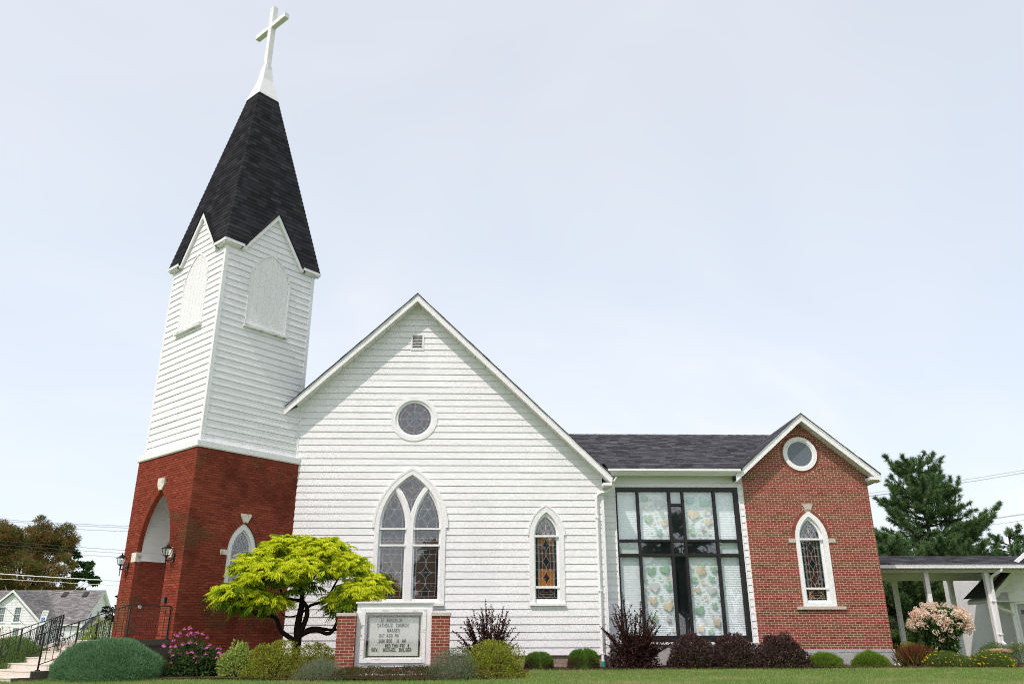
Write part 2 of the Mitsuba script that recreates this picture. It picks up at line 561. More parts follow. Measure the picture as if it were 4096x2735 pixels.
put(f'{CH}__inner_corner_trim', fbox(MB(), FRONT, XL - 0.02, XL + 0.012, 5.47, soff(XL) + 0.05, -0.02, 0.024, 0.4), 'm_trim')
# foundation of concrete blocks under the nave
for row in range(2):
    x = XL - (0.2 if row else 0)
    while x < XR:
        put(f'{CH}__foundation_block', fbox(MB(), FRONT, max(x, XL) + 0.004, min(x + 0.4, XR) - 0.004, -0.002 - 0.2 * (row + 1), -0.008 - 0.2 * row, -0.25, -0.035 + rng.uniform(-0.002, 0.002), rng.uniform()), 'm_block')
        x += 0.4
# --- nave: roof, fascia, soffit
YB = 14.0


def slab(xa, xb, y0, y1, up0, up1, sf, mb=None, tone=0.5):
    za, zb_ = sf(xa), sf(xb)
    v = [(xa, y0, za + up0), (xb, y0, zb_ + up0), (xb, y1, zb_ + up0), (xa, y1, za + up0), (xa, y0, za + up1), (xb, y0, zb_ + up1), (xb, y1, zb_ + up1), (xa, y1, za + up1)]
    return (mb or MB()).add(v, [[0, 3, 2, 1], [4, 5, 6, 7], [0, 1, 5, 4], [1, 2, 6, 5], [2, 3, 7, 6], [3, 0, 4, 7]], tone)


RXL, RXR = -6.06, 3.64
for xa, xb in ((AX, RXR), (AX, RXL)):
    put(f'{CH}__nave_roof', slab(xa, xb, -0.395, YB, 0.02, 0.235, soff), 'm_shingle')
for xa, xb in ((AX, RXR), (AX, RXL)):
    sgn = 1 if xb > xa else -1
    # fascia in overlapping lengths
    L = abs(xb - xa)
    cuts = [0, 0.30 * L, 0.62 * L, L] if sgn > 0 else [0, 0.45 * L, L]
    for q in range(len(cuts) - 1):
        x0, x1 = xa + sgn * cuts[q], xa + sgn * cuts[q + 1]
        put(f'{CH}__fascia', slab(x0, x1, -0.428 - 0.004 * (q % 2), -0.398, -0.03, 0.165, soff), 'm_metal_white')
    put(f'{CH}__drip_edge', slab(xa, xb, -0.446, -0.398, 0.168, 0.195, soff), 'm_metal_white')
    # soffit panels
    n = int(L / 0.30)
    for k in range(n):
        x0, x1 = xa + sgn * (L * k / n + 0.004), xa + sgn * (L * (k + 1) / n - 0.004)
        if sgn < 0 and min(x0, x1) < -6.0:
            continue
        put(f'{CH}__soffit_panel', slab(x0, x1, -0.396, -0.002, -0.012 - 0.006 * (k % 2), 0.012, soff), 'm_soffit')
    # courses of shingles showing their edges along the rake
    m = MB()
    t = 0.0
    rr = np.random.default_rng(3)
    while t < L:
        w_ = rr.uniform(0.12, 0.30)
        x0, x1 = xa + sgn * t, xa + sgn * min(t + w_, L)
        slab(x0, x1, -0.462 - rr.uniform(0, 0.018), 0.6, 0.2, 0.222 + rr.uniform(0, 0.02), soff, m, rr.uniform())
        t += w_
    stuff(put(f'{CH}__rake_shingles', m, 'm_shingle'))
# right eave: box end, gutter, downspout
put(f'{CH}__eave_return', wbox(MB(), 3.40, 3.66, -0.43, 0.42, 4.62, 4.70), 'm_metal_white')
put(f'{CH}__eave_fascia', wbox(MB(), 3.63, 3.665, -0.43, YB, 4.66, 4.86), 'm_metal_white')
g = MB()
prof = np.array([(3.667, 4.865), (3.667, 4.745), (3.735, 4.735), (3.765, 4.80), (3.80, 4.83), (3.80, 4.865), (3.785, 4.865), (3.785, 4.84), (3.75, 4.81), (3.725, 4.75), (3.68, 4.757), (3.68, 4.865)])
n = len(prof)
i = np.arange(n)
j = (i + 1) % n
g.add(np.vstack([np.stack([prof[:, 0], np.full(n, y), prof[:, 1]], 1) for y in (-0.45, 0.44)]), np.stack([i, j, j + n, i + n], 1))
v_, f_, _ = tri(Polygon(prof))
g.add(np.stack([v_[:, 0], np.full(len(v_), -0.45), v_[:, 1]], 1), f_)
put(f'{CH}__nave_gutter', g, 'm_gutter')
d = MB()
tube(d, np.vstack([curve([(3.72, -0.10, 4.74), (3.70, -0.10, 4.60), (3.60, -0.095, 4.50), (3.42, -0.09, 4.46), (3.30, -0.085, 4.42), (3.235, -0.085, 4.30)], 18), [[3.235, -0.085, 3.0], [3.235, -0.085, 1.5], [3.235, -0.085, 0.05]]]), 0.052, 4)
ds = put(f'{CH}__downspout', d, 'm_gutter')
for z in (3.72, 1.68, 0.02):
    put(f'{ds}__strap', fbox(MB(), FRONT, 3.18, 3.29, z, z + 0.03, 0.0, 0.14), 'm_metal_white')
put(f'{ds}__drain_pipe', tube(MB(), [[3.235, -0.09, 0.04], [3.235, -0.10, -0.16]], 0.045, 10), 'm_metal_white')
put(f'{ds}__drain_pipe', tube(MB(), [[3.235, -0.10, -0.16], [3.25, -0.11, -0.36]], 0.058, 10), 'm_teal')
# --- gable vent with louvres
gv = f'{CH}__gable_vent'
put(gv + '__frame', plate(MB(), FRONT, vent.buffer(0.01).difference(sbox(-2.375, 8.985, -2.072, 9.41)), -0.02, 0.035), 'm_trim')
put(gv + '__backing', fbox(MB(), FRONT, -2.40, -2.05, 8.95, 9.43, -0.35, -0.34), 'm_siding')
for k in range(8):
    z = 8.995 + k * 0.052
    put(gv + '__louvre', MB().add(FRONT.p([-2.375, -2.072, -2.072, -2.375], [z, z, z + 0.033, z + 0.033], [0.022, 0.022, -0.02, -0.02]), [[0, 1, 2, 3]]), 'm_trim')
# --- round window in the gable
rw = f'{CH}__round_window'
window_frame(rw, FRONT, rnd, circle(-2.222, 6.71, 0.575), -0.05, 0.035)
put(rw + '__inner_ring', plate(MB(), FRONT, circle(-2.222, 6.71, 0.58).difference(circle(-2.222, 6.71, 0.50)), -0.08, -0.01), 'm_trim')
gl = circle(-2.222, 6.71, 0.505)
cx, cz = -2.222, 6.71
lines = [LineString(circle(cx, cz, r_).exterior.coords) for r_ in (0.23, 0.42)]
lines += [LineString([(cx + 0.07 * math.cos(a), cz + 0.07 * math.sin(a)), (cx + 0.52 * math.cos(a), cz + 0.52 * math.sin(a))]) for a in np.arange(8) * math.pi / 4]
lines += [LineString(circle(cx, cz, 0.055, 4).exterior.coords), LineString([(cx + 0.42 * math.cos(a), cz + 0.42 * math.sin(a)) for a in (0.39, 0.4)])]
stained(FRONT, rw, gl, lines, lambda x, z, a: 'navy' if math.hypot(x - cx, z - cz) > 0.42 else ('umber' if math.hypot(x - cx, z - cz) > 0.23 else 'navy'), -0.055)
put(rw + '__storm_pane', plate(MB(), FRONT, gl, -0.03, -0.03), 'm_pane')
# --- twin lancet window
tw = f'{CH}__twin_window'
LC, LW, RC, RW = -2.707, 0.385, -1.732, 0.395
la, ra = arch(LC, 1.42, 3.45, LW, 1.11), arch(RC, 1.42, 3.45, RW, 1.115)
inner = arch(-2.214, 1.30, 3.45, 0.90, 1.545)
kite = [q for q in polys(inner.difference(unary_union([la.buffer(0.105), ra.buffer(0.105)])).intersection(sbox(-3, 3.6, -1, 6))) if q.contains(Point(-2.214, 4.5))][0]
window_frame(tw, FRONT, big, inner, -0.05, 0.05)
put(tw + '__tracery', plate(MB(), FRONT, inner.intersection(sbox(-4, 1.36, 0, 6)).difference(unary_union([la, ra, kite])), -0.09, 0.012), 'm_trim')
drip = arch(-2.214, 3.45, 3.45, 1.10, 1.77).difference(arch(-2.214, 3.0, 3.45, 1.03, 1.69)).intersection(sbox(-4, 3.45, 0, 6))
put(tw + '__drip_mould', plate(MB(), FRONT, drip, 0.0, 0.062), 'm_trim')
put(tw + '__sill', fbox(MB(), FRONT, -3.25, -1.18, 1.295, 1.375, -0.05, 0.085), 'm_trim')


def lancet_lines(c, w, z0, z1):
    """border, cross bars and two columns of facing arcs"""
    b = w - 0.075
    L = [LineString([(c - b, z0 + 0.07), (c - b, z1)]), LineString([(c + b, z0 + 0.07), (c + b, z1)]), LineString([(c - w, z0 + 0.07), (c + w, z0 + 0.07)])]
    return L


def lancet_colour(c, w):
    def fn(x, z, a):
        if abs(x - c) > w - 0.08:
            return 'navy'
        if abs(x - c) < 0.07:
            return 'navy'
        return ('brown', 'umber', 'wine', 'umber')[int(rng.integers(4))]
    return fn


for c, w, op in ((LC, LW, la), (RC, RW, ra)):
    side = 'left' if c < -2.3 else 'right'
    for z0, z1, tag in ((3.44, 4.6, 'upper'), (2.985, 3.40, 'middle'), (1.49, 2.93, 'lower')):
        reg = op.buffer(-0.045).intersection(sbox(c - 1, z0, c + 1, z1))
        b = w - 0.045 - 0.07
        if tag == 'upper':
            inn = arch(c, 3.44, 3.45, b, 0.92)
            L = [LineString(inn.exterior.coords), LineString([(c, 4.2), (c, 4.6)])]
            L += [arc_pts((c, 3.46), (c - b * 0.75, 3.74), -0.05), arc_pts((c, 3.46), (c + b * 0.75, 3.74), 0.05)]
            L += [arc_pts((c - b * 0.72, 3.72), (c, 4.02), -0.05), arc_pts((c + b * 0.72, 3.72), (c, 4.02), 0.05)]
            L += [arc_pts((c, 3.98), (c - 0.13, 4.22), 0.04), arc_pts((c, 3.98), (c + 0.13, 4.22), -0.04)]
            L += [LineString([(c - w, 3.72), (c - b, 3.72)]), LineString([(c + w, 3.72), (c + b, 3.72)]), LineString([(c - w, 4.0), (c + w, 4.0)])]
        else:
            zb_, zt = (z0 + 0.12, z1) if tag == 'middle' else (z0 + 0.09, z1 - 0.10)
            L = [LineString([(c - b, zb_ - 0.03), (c - b, zt + 0.04)]), LineString([(c + b, zb_ - 0.03), (c + b, zt + 0.04)])]
            L += [LineString([(c - w, zb_ - 0.03), (c + w, zb_ - 0.03)]), LineString([(c, z0), (c, zb_ - 0.03)])]
            if tag == 'middle':
                L += [arc_pts((c - 0.16, zb_ + 0.07), (c, z1), -0.04), arc_pts((c + 0.16, zb_ + 0.07), (c, z1), 0.04), LineString([(c - b, zb_ + 0.06), (c + b, zb_ + 0.06)])]
                L += [LineString([(c + k, zb_ - 0.03), (c + k, zb_ + 0.06)]) for k in (-0.1, 0.1)]
            else:
                L += [LineString([(c - w, zt + 0.04), (c + w, zt + 0.04)]), LineString([(c, zt + 0.04), (c, z1)])]
                mid = (zb_ + zt) / 2
                L += [LineString([(c - b, z_), (c + b, z_)]) for z_ in (zb_ + 0.11, zt - 0.11, mid, mid + 0.29, mid - 0.29)]
                for k in (-1, 1):
                    L += [arc_pts((c + k * 0.17, zb_ + 0.11), (c, mid - 0.25), k * 0.05), arc_pts((c, mid - 0.25), (c + k * 0.19, mid), k * 0.05),
                          arc_pts((c + k * 0.19, mid), (c, mid + 0.25), k * 0.05), arc_pts((c, mid + 0.25), (c + k * 0.17, zt - 0.11), k * 0.05)]
                L += [LineString([(c + k, zb_ - 0.03), (c + k, zb_ + 0.11)]) for k in (-0.09, 0.09)] + [LineString([(c + k, zt - 0.11), (c + k, zt + 0.04)]) for k in (-0.09, 0.09)]
        stained(FRONT, tw, reg, L, lancet_colour(c, w - 0.045), -0.075)
    sash = op.buffer(-0.002).difference(unary_union([op.buffer(-0.042).intersection(sbox(c - 1, z0, c + 1, z1)) for z0, z1 in ((3.44, 4.6), (2.985, 3.40), (1.49, 2.93))]))
    put(tw + '__sash', plate(MB(), FRONT, sash, -0.07, -0.035), 'm_metal_white')
    put(tw + '__sash_rail', fbox(MB(), FRONT, c - w + 0.01, c + w - 0.01, 3.395, 3.445, -0.05, 0.03), 'm_metal_white')
    put(tw + '__sash_rail', fbox(MB(), FRONT, c - w + 0.01, c + w - 0.01, 2.93, 2.985, -0.05, 0.012), 'm_metal_white')
    put(tw + '__storm_pane', plate(MB(), FRONT, op.buffer(-0.03), -0.045, -0.045), 'm_pane')
kg = kite.buffer(-0.035)
kc = kg.centroid
L = [LineString(kg.buffer(-0.06).exterior.coords), LineString([(-2.214, 4.6), (-2.214, 5)]), LineString([(-2.214, 3.7), (-2.214, 4.28)]), LineString([(-2.6, 4.28), (-1.8, 4.28)]),
     LineString(Point(-2.214, 4.56).buffer(0.10, 1).exterior.coords), LineString([(-2.48, 4.62), (-2.31, 4.56)]), LineString([(-1.95, 4.62), (-2.11, 4.56)])]
stained(FRONT, tw, kg, L, lambda x, z, a: 'navy' if kg.exterior.distance(Point(x, z)) < 0.05 else 'umber', -0.075)
put(tw + '__kite_frame', plate(MB(), FRONT, kite.difference(kg), -0.09, -0.03), 'm_oldpaint')
put(tw + '__storm_pane', plate(MB(), FRONT, kite.buffer(-0.01), -0.045, -0.045), 'm_pane')
# --- single lancet window
sw = f'{CH}__lancet_window'
so = arch(1.742, 1.37, 3.24, 0.357, 0.66)
window_frame(sw, FRONT, small, so, -0.05, 0.045)
put(sw + '__drip_mould', plate(MB(), FRONT, arch(1.74, 3.24, 3.24, 0.55, 0.885).difference(arch(1.74, 3.0, 3.24, 0.505, 0.835)), 0.0, 0.06), 'm_trim')
put(sw + '__sill', fbox(MB(), FRONT, 1.235, 2.248, 1.295, 1.36, -0.05, 0.085), 'm_trim')


def lancet(key, fr, c, gw, zt0, zsp, rise, zm0, zm1, zl0, zl1, out, bright):
    """the three lights of the single lancets: interlaced head, column of diamonds, small foot panel"""
    head = arch(c, zt0, zsp, gw, rise)
    inn = arch(c, zt0, zsp, gw - 0.07, rise * 0.84)
    inn2 = arch(c, zt0, zsp, gw - 0.10, rise * 0.77)
    L = [LineString(inn.exterior.coords), LineString(inn2.exterior.coords), LineString([(c, zsp + rise * 0.5), (c, zsp + rise)])]
    for k in (-1, 1):
        L += [arc_pts((c - k * 0.105, zt0), (c + k * 0.10, zsp + rise * 0.55), 0.05 * k), arc_pts((c, zt0), (c + k * 0.16, zsp + rise * 0.42), -0.03 * k), arc_pts((c + k * 0.105, zt0), (c + k * 0.0, zsp + rise * 0.62), 0.05 * k)]
        L += [LineString([(c + k * (gw - 0.09), zsp + z_), (c + k * (gw + 0.02), zsp + z_ + 0.02)]) for z_ in (0.03, 0.25)]
    border = lambda x, z: abs(x - c) > gw - 0.072
    stained(fr, key, head, L, lambda x, z, a: 'teal' if not inn.contains(Point(x, z)) else ('umber', 'brown')[int(rng.integers(2))], out)
    reg = sbox(c - gw, zm0, c + gw, zm1)
    b = gw - 0.075
    n = 3
    H = (zm1 - zm0) / n
    L = [LineString([(c - b, zm0), (c - b, zm1)]), LineString([(c + b, zm0), (c + b, zm1)]), LineString([(c - b + 0.028, zm0), (c - b + 0.028, zm1)]), LineString([(c + b - 0.028, zm0), (c + b - 0.028, zm1)])]
    L += [LineString([(c + k * 0.115, zm0), (c + k * 0.115, zm1)]) for k in (-1, 1)]
    for q in range(n):
        m = zm0 + (q + 0.5) * H
        for k in (-1, 1):
            L += [arc_pts((c, m - H / 2), (c + k * 0.115, m), k * 0.026), arc_pts((c + k * 0.115, m), (c, m + H / 2), k * 0.026)]
            L += [LineString([(c + k * 0.115, m), (c + k * gw, m)])]
            if q:
                L += [LineString(Point(c + k * 0.115, m - H / 2).buffer(0.03, 1).exterior.coords), LineString([(c, m - H / 2), (c + k * gw, m - H / 2)])]

    def col(x, z, a):
        if abs(x - c) > b:
            return 'teal'
        if abs(x - c) < 0.04 and a > 0.01:
            return 'navy' if z > zm0 + H else 'wine'
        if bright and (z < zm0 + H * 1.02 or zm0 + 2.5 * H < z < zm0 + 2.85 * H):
            return 'amber'  # light from inside, painted into the glass colour of these rows
        return ('brown', 'umber', 'wine')[int(rng.integers(3))]
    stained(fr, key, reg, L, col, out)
    reg = sbox(c - gw, zl0, c + gw, zl1)
    zm = (zl0 + zl1) / 2 + 0.02
    L = [LineString([(c - b, zl0 + 0.05), (c - b, zl1)]), LineString([(c + b, zl0 + 0.05), (c + b, zl1)]), LineString([(c - gw, zl0 + 0.05), (c + gw, zl0 + 0.05)]),
         LineString([(c - b + 0.03, zm), (c - 0.03, zm + 0.12), (c + 0.03, zm + 0.12), (c + b - 0.03, zm), (c + 0.03, zm - 0.12), (c - 0.03, zm - 0.12), (c - b + 0.03, zm)]),
         LineString([(c - b + 0.1, zm + 0.035), (c + b - 0.1, zm + 0.035)]), LineString([(c - b + 0.1, zm - 0.035), (c + b - 0.1, zm - 0.035)])]
    L += [LineString([(c + k, zl0), (c + k, zl0 + 0.05)]) for k in (-0.16, 0, 0.16)]
    stained(fr, key, reg, L, lambda x, z, a: 'teal' if abs(x - c) > b or z < zl0 + 0.05 else ('umber' if abs(z - zm) < 0.1 and abs(x - c) < b * 0.6 else ('amber' if not bright else 'brown')), out)
    return unary_union([head, sbox(c - gw, zm0, c + gw, zm1), sbox(c - gw, zl0, c + gw, zl1)])


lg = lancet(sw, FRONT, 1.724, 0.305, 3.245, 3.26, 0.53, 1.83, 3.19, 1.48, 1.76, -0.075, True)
put(sw + '__sash', plate(MB(), FRONT, so.difference(lg), -0.09, -0.03), 'm_metal_white')
put(sw + '__sash_rail', fbox(MB(), FRONT, 1.385, 2.098, 3.19, 3.245, -0.05, 0.03), 'm_metal_white')
put(sw + '__sash_rail', fbox(MB(), FRONT, 1.385, 2.098, 1.77, 1.825, -0.05, 0.0), 'm_metal_white')
put(sw + '__storm_pane', plate(MB(), FRONT, so.buffer(-0.02), -0.045, -0.045), 'm_pane')
# nave side wall to the right, rear wall (plain)
put(f'{CH}__side_wall', wbox(MB(), XR - 0.12, XR, 0.13, YB - 0.4, -0.4, 4.72), 'm_siding')
put(f'{CH}__side_wall', wbox(MB(), -7.9, -7.78, 2.2, YB - 0.4, -0.4, 4.9), 'm_siding')
put(f'{CH}__rear_wall', plate(MB(), Fr((0, YB - 0.4), (1, 0), (0, 1)), Polygon([(-7.9, -0.4), (XR, -0.4), (XR, 4.85), (AX, 10.4), (-7.9, 4.85)]), -0.1, 0.0), 'm_siding')

# ------------------------------------------------------------------ the tower
TAZ = math.radians(42.16)
dR, dL = np.array([math.sin(TAZ), math.cos(TAZ)]), np.array([-math.cos(TAZ), math.sin(TAZ)])
TC, TS = np.array([-7.863, -0.065]), 3.106


def faces(half):
    f = TC - half * dR - half * dL
    r = TC + half * dR - half * dL
    l = TC - half * dR + half * dL
    return {'right': Fr(f, dR, -dL), 'left': Fr(f, dL, -dR), 'rear_right': Fr(r, dL, dR), 'rear_left': Fr(l, dR, dL)}


H1 = TS / 2
HB = H1 + 0.10
SB = 2 * HB
tf, bf = faces(H1), faces(HB)
ZT = 11.45
MIDF = TS / 2
GH, GF = 13.02, 11.47
up = f'{CH}__belfry'
put(up, plate(MB(), Fr(TC - H1 * dR - H1 * dL, dR, -dL), sbox(0.01, 5.4, TS - 0.01, ZT), -TS + 0.02, -0.008, back=True), 'm_siding')
for nm, fr in tf.items():
    w = unary_union([sbox(0, 5.46, TS, ZT + 0.05), Polygon([(MIDF - 1.06, ZT), (MIDF + 1.06, ZT), (MIDF, GH - 0.05)])])
    blind = arch(MIDF, 9.12, 10.55, 0.69, 1.04)
    seen = nm in ('left', 'right')
    siding(up, fr, w.difference(blind.buffer(-0.03)) if seen else w, 0.0, PITCH, 'm_siding', seed=11 + len(nm), seams=2.2)
    put(up + '__gable_backing', plate(MB(), fr, Polygon([(MIDF - 1.06, ZT - 0.1), (MIDF + 1.06, ZT - 0.1), (MIDF, GH - 0.05)]), -0.05, -0.006, back=True), 'm_siding')
    for s0, s1 in ((-0.026, 0.085), (TS - 0.085, TS + 0.026)):
        put(up + '__corner_board', fbox(MB(), fr, s0, s1, 5.46, ZT - 0.01, -0.004, 0.024 if seen else 0.022, 0.5), 'm_trim')
    if seen:
        bl = nkey(up + '__blind_opening')
        put(bl + '__panel', plate(MB(), fr, blind, -0.02, 0.012), 'm_trim')
        for k in range(14):
            s = MIDF - 0.66 + k * 0.0985
            h = blind.intersection(LineString([(s + 0.03, 9), (s + 0.03, 12)]))
            if h.is_empty:
                continue
            z1 = h.bounds[3] - 0.01
            put(bl + '__bead_board', fbox(MB(), fr, s + 0.002, s + 0.0975, 9.125, z1, 0.01, 0.019 + 0.004 * (k % 2), rng.uniform()), 'm_trim')
        put(bl + '__casing', plate(MB(), fr, arch(MIDF, 10.50, 10.55, 0.715, 1.075).difference(arch(MIDF, 9, 10.55, 0.675, 1.02)), 0.0, 0.04), 'm_oldpaint')
        put(bl + '__casing', plate(MB(), fr, unary_union([sbox(MIDF - 0.70, 9.12, MIDF - 0.675, 10.5), sbox(MIDF + 0.675, 9.12, MIDF + 0.70, 10.5)]), 0.0, 0.03), 'm_trim')
        put(bl + '__sill', fbox(MB(), fr, MIDF - 0.74, MIDF + 0.74, 9.04, 9.12, 0.0, 0.115), 'm_oldpaint')
    # rake trim of the small gable
    for sg in (-1, 1):
        a, b = np.array([MIDF, GH]), np.array([MIDF + sg * 1.10, GF - 0.06])
        dv = (b - a) / np.linalg.norm(b - a)
        nv = np.array([-dv[1], dv[0]]) * (1 if sg < 0 else -1)
        nv = nv if nv[1] < 0 else -nv
        q = Polygon([a, b, b + np.array([-sg * 0.10, 0.0]), a + np.array([0, -0.19])])
        put(up + '__rake_trim', plate(MB(), fr, q, -0.03, 0.10), 'm_trim')
    for s0, s1 in ((-0.14, MIDF - 1.06), (MIDF + 1.06, TS + 0.14)):
        m = MB()
        fbox(m, fr, s0, s1, ZT - 0.03, ZT + 0.015, -0.01, 0.10)
        fbox(m, fr, s0 - 0.02 * (s0 < 0), s1 + 0.02 * (s1 > TS), ZT + 0.015, ZT + 0.10, -0.01, 0.155)
        put(up + '__cornice', m, 'm_trim')

# spire
SP = f'{CH}__spire'
ZS0, HS0, ZS1, HS1 = ZT + 0.09, 1.685, 18.22, 0.36
TOP = TC + np.array([-0.13, 0.0])


def spire_c(z):
    t = (z - ZS0) / (ZS1 - ZS0)
    return TC * (1 - t) + TOP * t, HS0 * (1 - t) + HS1 * t


for nm, (us, ns) in {'right': (dR, -dL), 'left': (dL, -dR), 'rear_right': (dL, dR), 'rear_left': (dR, dL)}.items():
    c0, h0 = spire_c(ZS0)
    c1, h1 = spire_c(ZS1)
    b0 = np.append(c0 + ns * h0, ZS0)
    b1 = np.append(c1 + ns * h1, ZS1)
    ut = (b1 - b0)
    sh = ut[:2] @ us                     # the face leans a little sideways
    u3 = np.append(us, 0)
    utn = ut - u3 * sh
    L = np.linalg.norm(utn)
    utn /= L
    fn = plane_fn(b0, u3, utn)
    face = Polygon([(-h0, 0), (h0, 0), (sh + h1, L), (sh - h1, L)])
    wz = utn[2]
    notch = Polygon([(-1.05, -1), (1.05, -1), (1.05, (GF - ZS0) / wz), (0, (GH + 0.06 - ZS0) / wz), (-1.05, (GF - ZS0) / wz)])
    face = face.difference(notch)
    m = MB()
    for gg in polys(face):
        v, f, _ = tri(gg)
        m.add(fn(v[:, 0], v[:, 1], -0.004), f, 0.1)
    fk = put(f'{CH}__spire_face', m, 'm_spire_shingle')
    if nm in ('left', 'right'):
        pieces(fk, 'shingle', shingles(fn, face, 0.155, 0.34, 0.011, seed=21), 'm_spire_shingle', 'shingles_above', 150)
    # the little roofs behind each gable
    c2, h2 = spire_c(GH + 0.03)
    pk = tf[nm]
    po = tf[nm].p(MIDF, GH + 0.02, 0.13)
    pin = np.append(c2 + ns * (h2 - 0.02), GH + 0.02)
    for sg in (-1, 1):
        ft = tf[nm].p(MIDF + sg * 1.13, GF - 0.07, 0.13)
        fi = tf[nm].p(MIDF + sg * 1.13, GF - 0.07, -0.15)
        m = MB()
        up_ = np.array([0, 0, 0.03])
        m.add([po, pin, fi, ft, po + up_, pin + up_, fi + up_, ft + up_], [[4, 5, 6, 7], [0, 3, 2, 1], [0, 4, 7, 3], [3, 7, 6, 2]], 0.25)
        put(f'{CH}__gablet_roof', m, 'm_spire_shingle')
# hip caps
for sx, sy in ((-1, -1), (1, -1), (-1, 1), (1, 1)):
    for k in range(44):
        z0 = ZS0 + (ZS1 - ZS0) * k / 44
        z1 = z0 + (ZS1 - ZS0) / 44 * 1.12
        m = MB()
        V = []
        for z, lift in ((z0, 0.016), (z1, 0.006)):
            c, h = spire_c(z)
            e = c + sx * h * dR + sy * h * dL
            o = (sx * dR + sy * dL) * lift
            V += [np.append(e + o - sx * dR * 0.13, z), np.append(e + o * 1.2, z), np.append(e + o - sy * dL * 0.13, z)]
        m.add(V, [[0, 1, 4, 3], [1, 2, 5, 4], [0, 2, 1, 1]], rng.uniform(0.1, 0.9))
        put(f'{CH}__hip_cap', m, 'm_spire_shingle')
# white metal cap and cross
c1, h1 = spire_c(ZS1)
m = MB()


def ring4(c, h, z):
    return [np.append(c + a * h * dR + b * h * dL, z) for a, b in ((-1, -1), (1, -1), (1, 1), (-1, 1))]


hs = [(ZS1 - 0.06, h1 + 0.035), (ZS1 + 0.03, h1 + 0.02), (ZS1 + 0.75, 0.20), (19.62, 0.125), (19.64, 0.09)]
V = [p for z, h in hs for p in ring4(TOP, h, z)]
F = [[4 * k + a, 4 * k + (a + 1) % 4, 4 * k + 4 + (a + 1) % 4, 4 * k + 4 + a] for k in range(len(hs) - 1) for a in range(4)] + [[3, 2, 1, 0]]
put(f'{CH}__steeple_cap', m.add(V, F), 'm_metal_white')
cr = f'{CH}__cross'


def tbox(mb, c, hr, hl, z0, z1):
    """box aligned with the tower: half sizes along its two directions"""
    V = [np.append(c + a * hr * dR + b * hl * dL, z) for z in (z0, z1) for a, b in ((-1, -1), (1, -1), (1, 1), (-1, 1))]
    return mb.add(V, BOXF)


put(cr + '__upright', tbox(MB(), TOP, 0.092, 0.105, 19.5, 22.30), 'm_metal_white')
for sg in (-1, 1):
    put(cr + '__arm', tbox(MB(), TOP + sg * dL * (0.105 + 0.41), 0.090, 0.41, 21.33, 21.52), 'm_metal_white')
for sg in (-1, 1):
    put(cr + '__flashing', tbox(MB(), TOP + sg * dL * 0.13, 0.06, 0.012, 19.45, 19.86), 'm_metal_white')

# brick stage of the tower
base = f'{CH}__tower_base'
ZB0, ZB1 = -0.42, 5.305
AC, AWD, ASP, ARISE = 1.69, 0.88, 2.70, 1.60
WC, WW, WSP, WR = 1.66, 0.43, 2.69, 0.73
lw = sbox(0, ZB0, SB, ZB1).difference(arch(AC, 0.43, ASP, AWD, ARISE))
rwall = sbox(0, ZB0, SB, ZB1).difference(arch(WC, 1.75, WSP, WW, WR))
m = MB()
plate(m, bf['left'], lw.intersection(sbox(0.007, -9, SB - 0.007, 9)), -0.13, -0.012, 0.5, back=True)
plate(m, bf['right'], rwall.intersection(sbox(0.007, -9, SB - 0.007, 9)), -0.13, -0.012, 0.5, back=True)
for nm in ('rear_right', 'rear_left'):
    plate(m, bf[nm], sbox(0.008, ZB0, SB - 0.008, ZB1), -0.25, -0.004, 0.5, back=True)
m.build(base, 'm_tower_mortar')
RING = 0.20
bl_ = [brickwork(bf['left'], lw.difference(arch(AC, 0.2, ASP, AWD + RING, ARISE + RING * 1.15)).difference(sbox(AC - AWD - 0.25, 2.44, AC - AWD + 0.1, 2.70)).difference(sbox(AC + AWD - 0.1, 2.44, AC + AWD + 0.25, 2.70)).union(
    unary_union([sbox(AC - AWD - 0.25, 0.43, AC - AWD, 2.44), sbox(AC + AWD, 0.43, AC + AWD + 0.25, 2.44)])).intersection(lw), ZB0, COURSE, 0.2032, 0.0115, 31)]
key = Polygon([(AC - 0.19, 4.64), (AC + 0.19, 4.64), (AC + 0.19, 4.46), (AC + 0.07, 4.30), (AC, 4.335), (AC - 0.07, 4.30), (AC - 0.19, 4.46)])
vl = voussoirs(bf['left'], AC, ASP, AWD, ARISE, RING, 0.068, 0.012, 0.004, 5, top_gap=0.06)
wkey = Polygon([(WC - 0.16, 3.665), (WC + 0.16, 3.665), (WC + 0.15, 3.60), (WC + 0.055, 3.42), (WC, 3.455), (WC - 0.055, 3.42), (WC - 0.15, 3.60)])
br_ = brickwork(bf['right'], rwall.difference(arch(WC, 2.69, WSP, WW + 0.19, WR + 0.24)).difference(wkey), ZB0, COURSE, 0.2032, 0.0115, 33)
vr = voussoirs(bf['right'], WC, WSP, WW + 0.01, WR + 0.01, 0.17, 0.075, 0.012, 0.006, 6, top_gap=0.05)
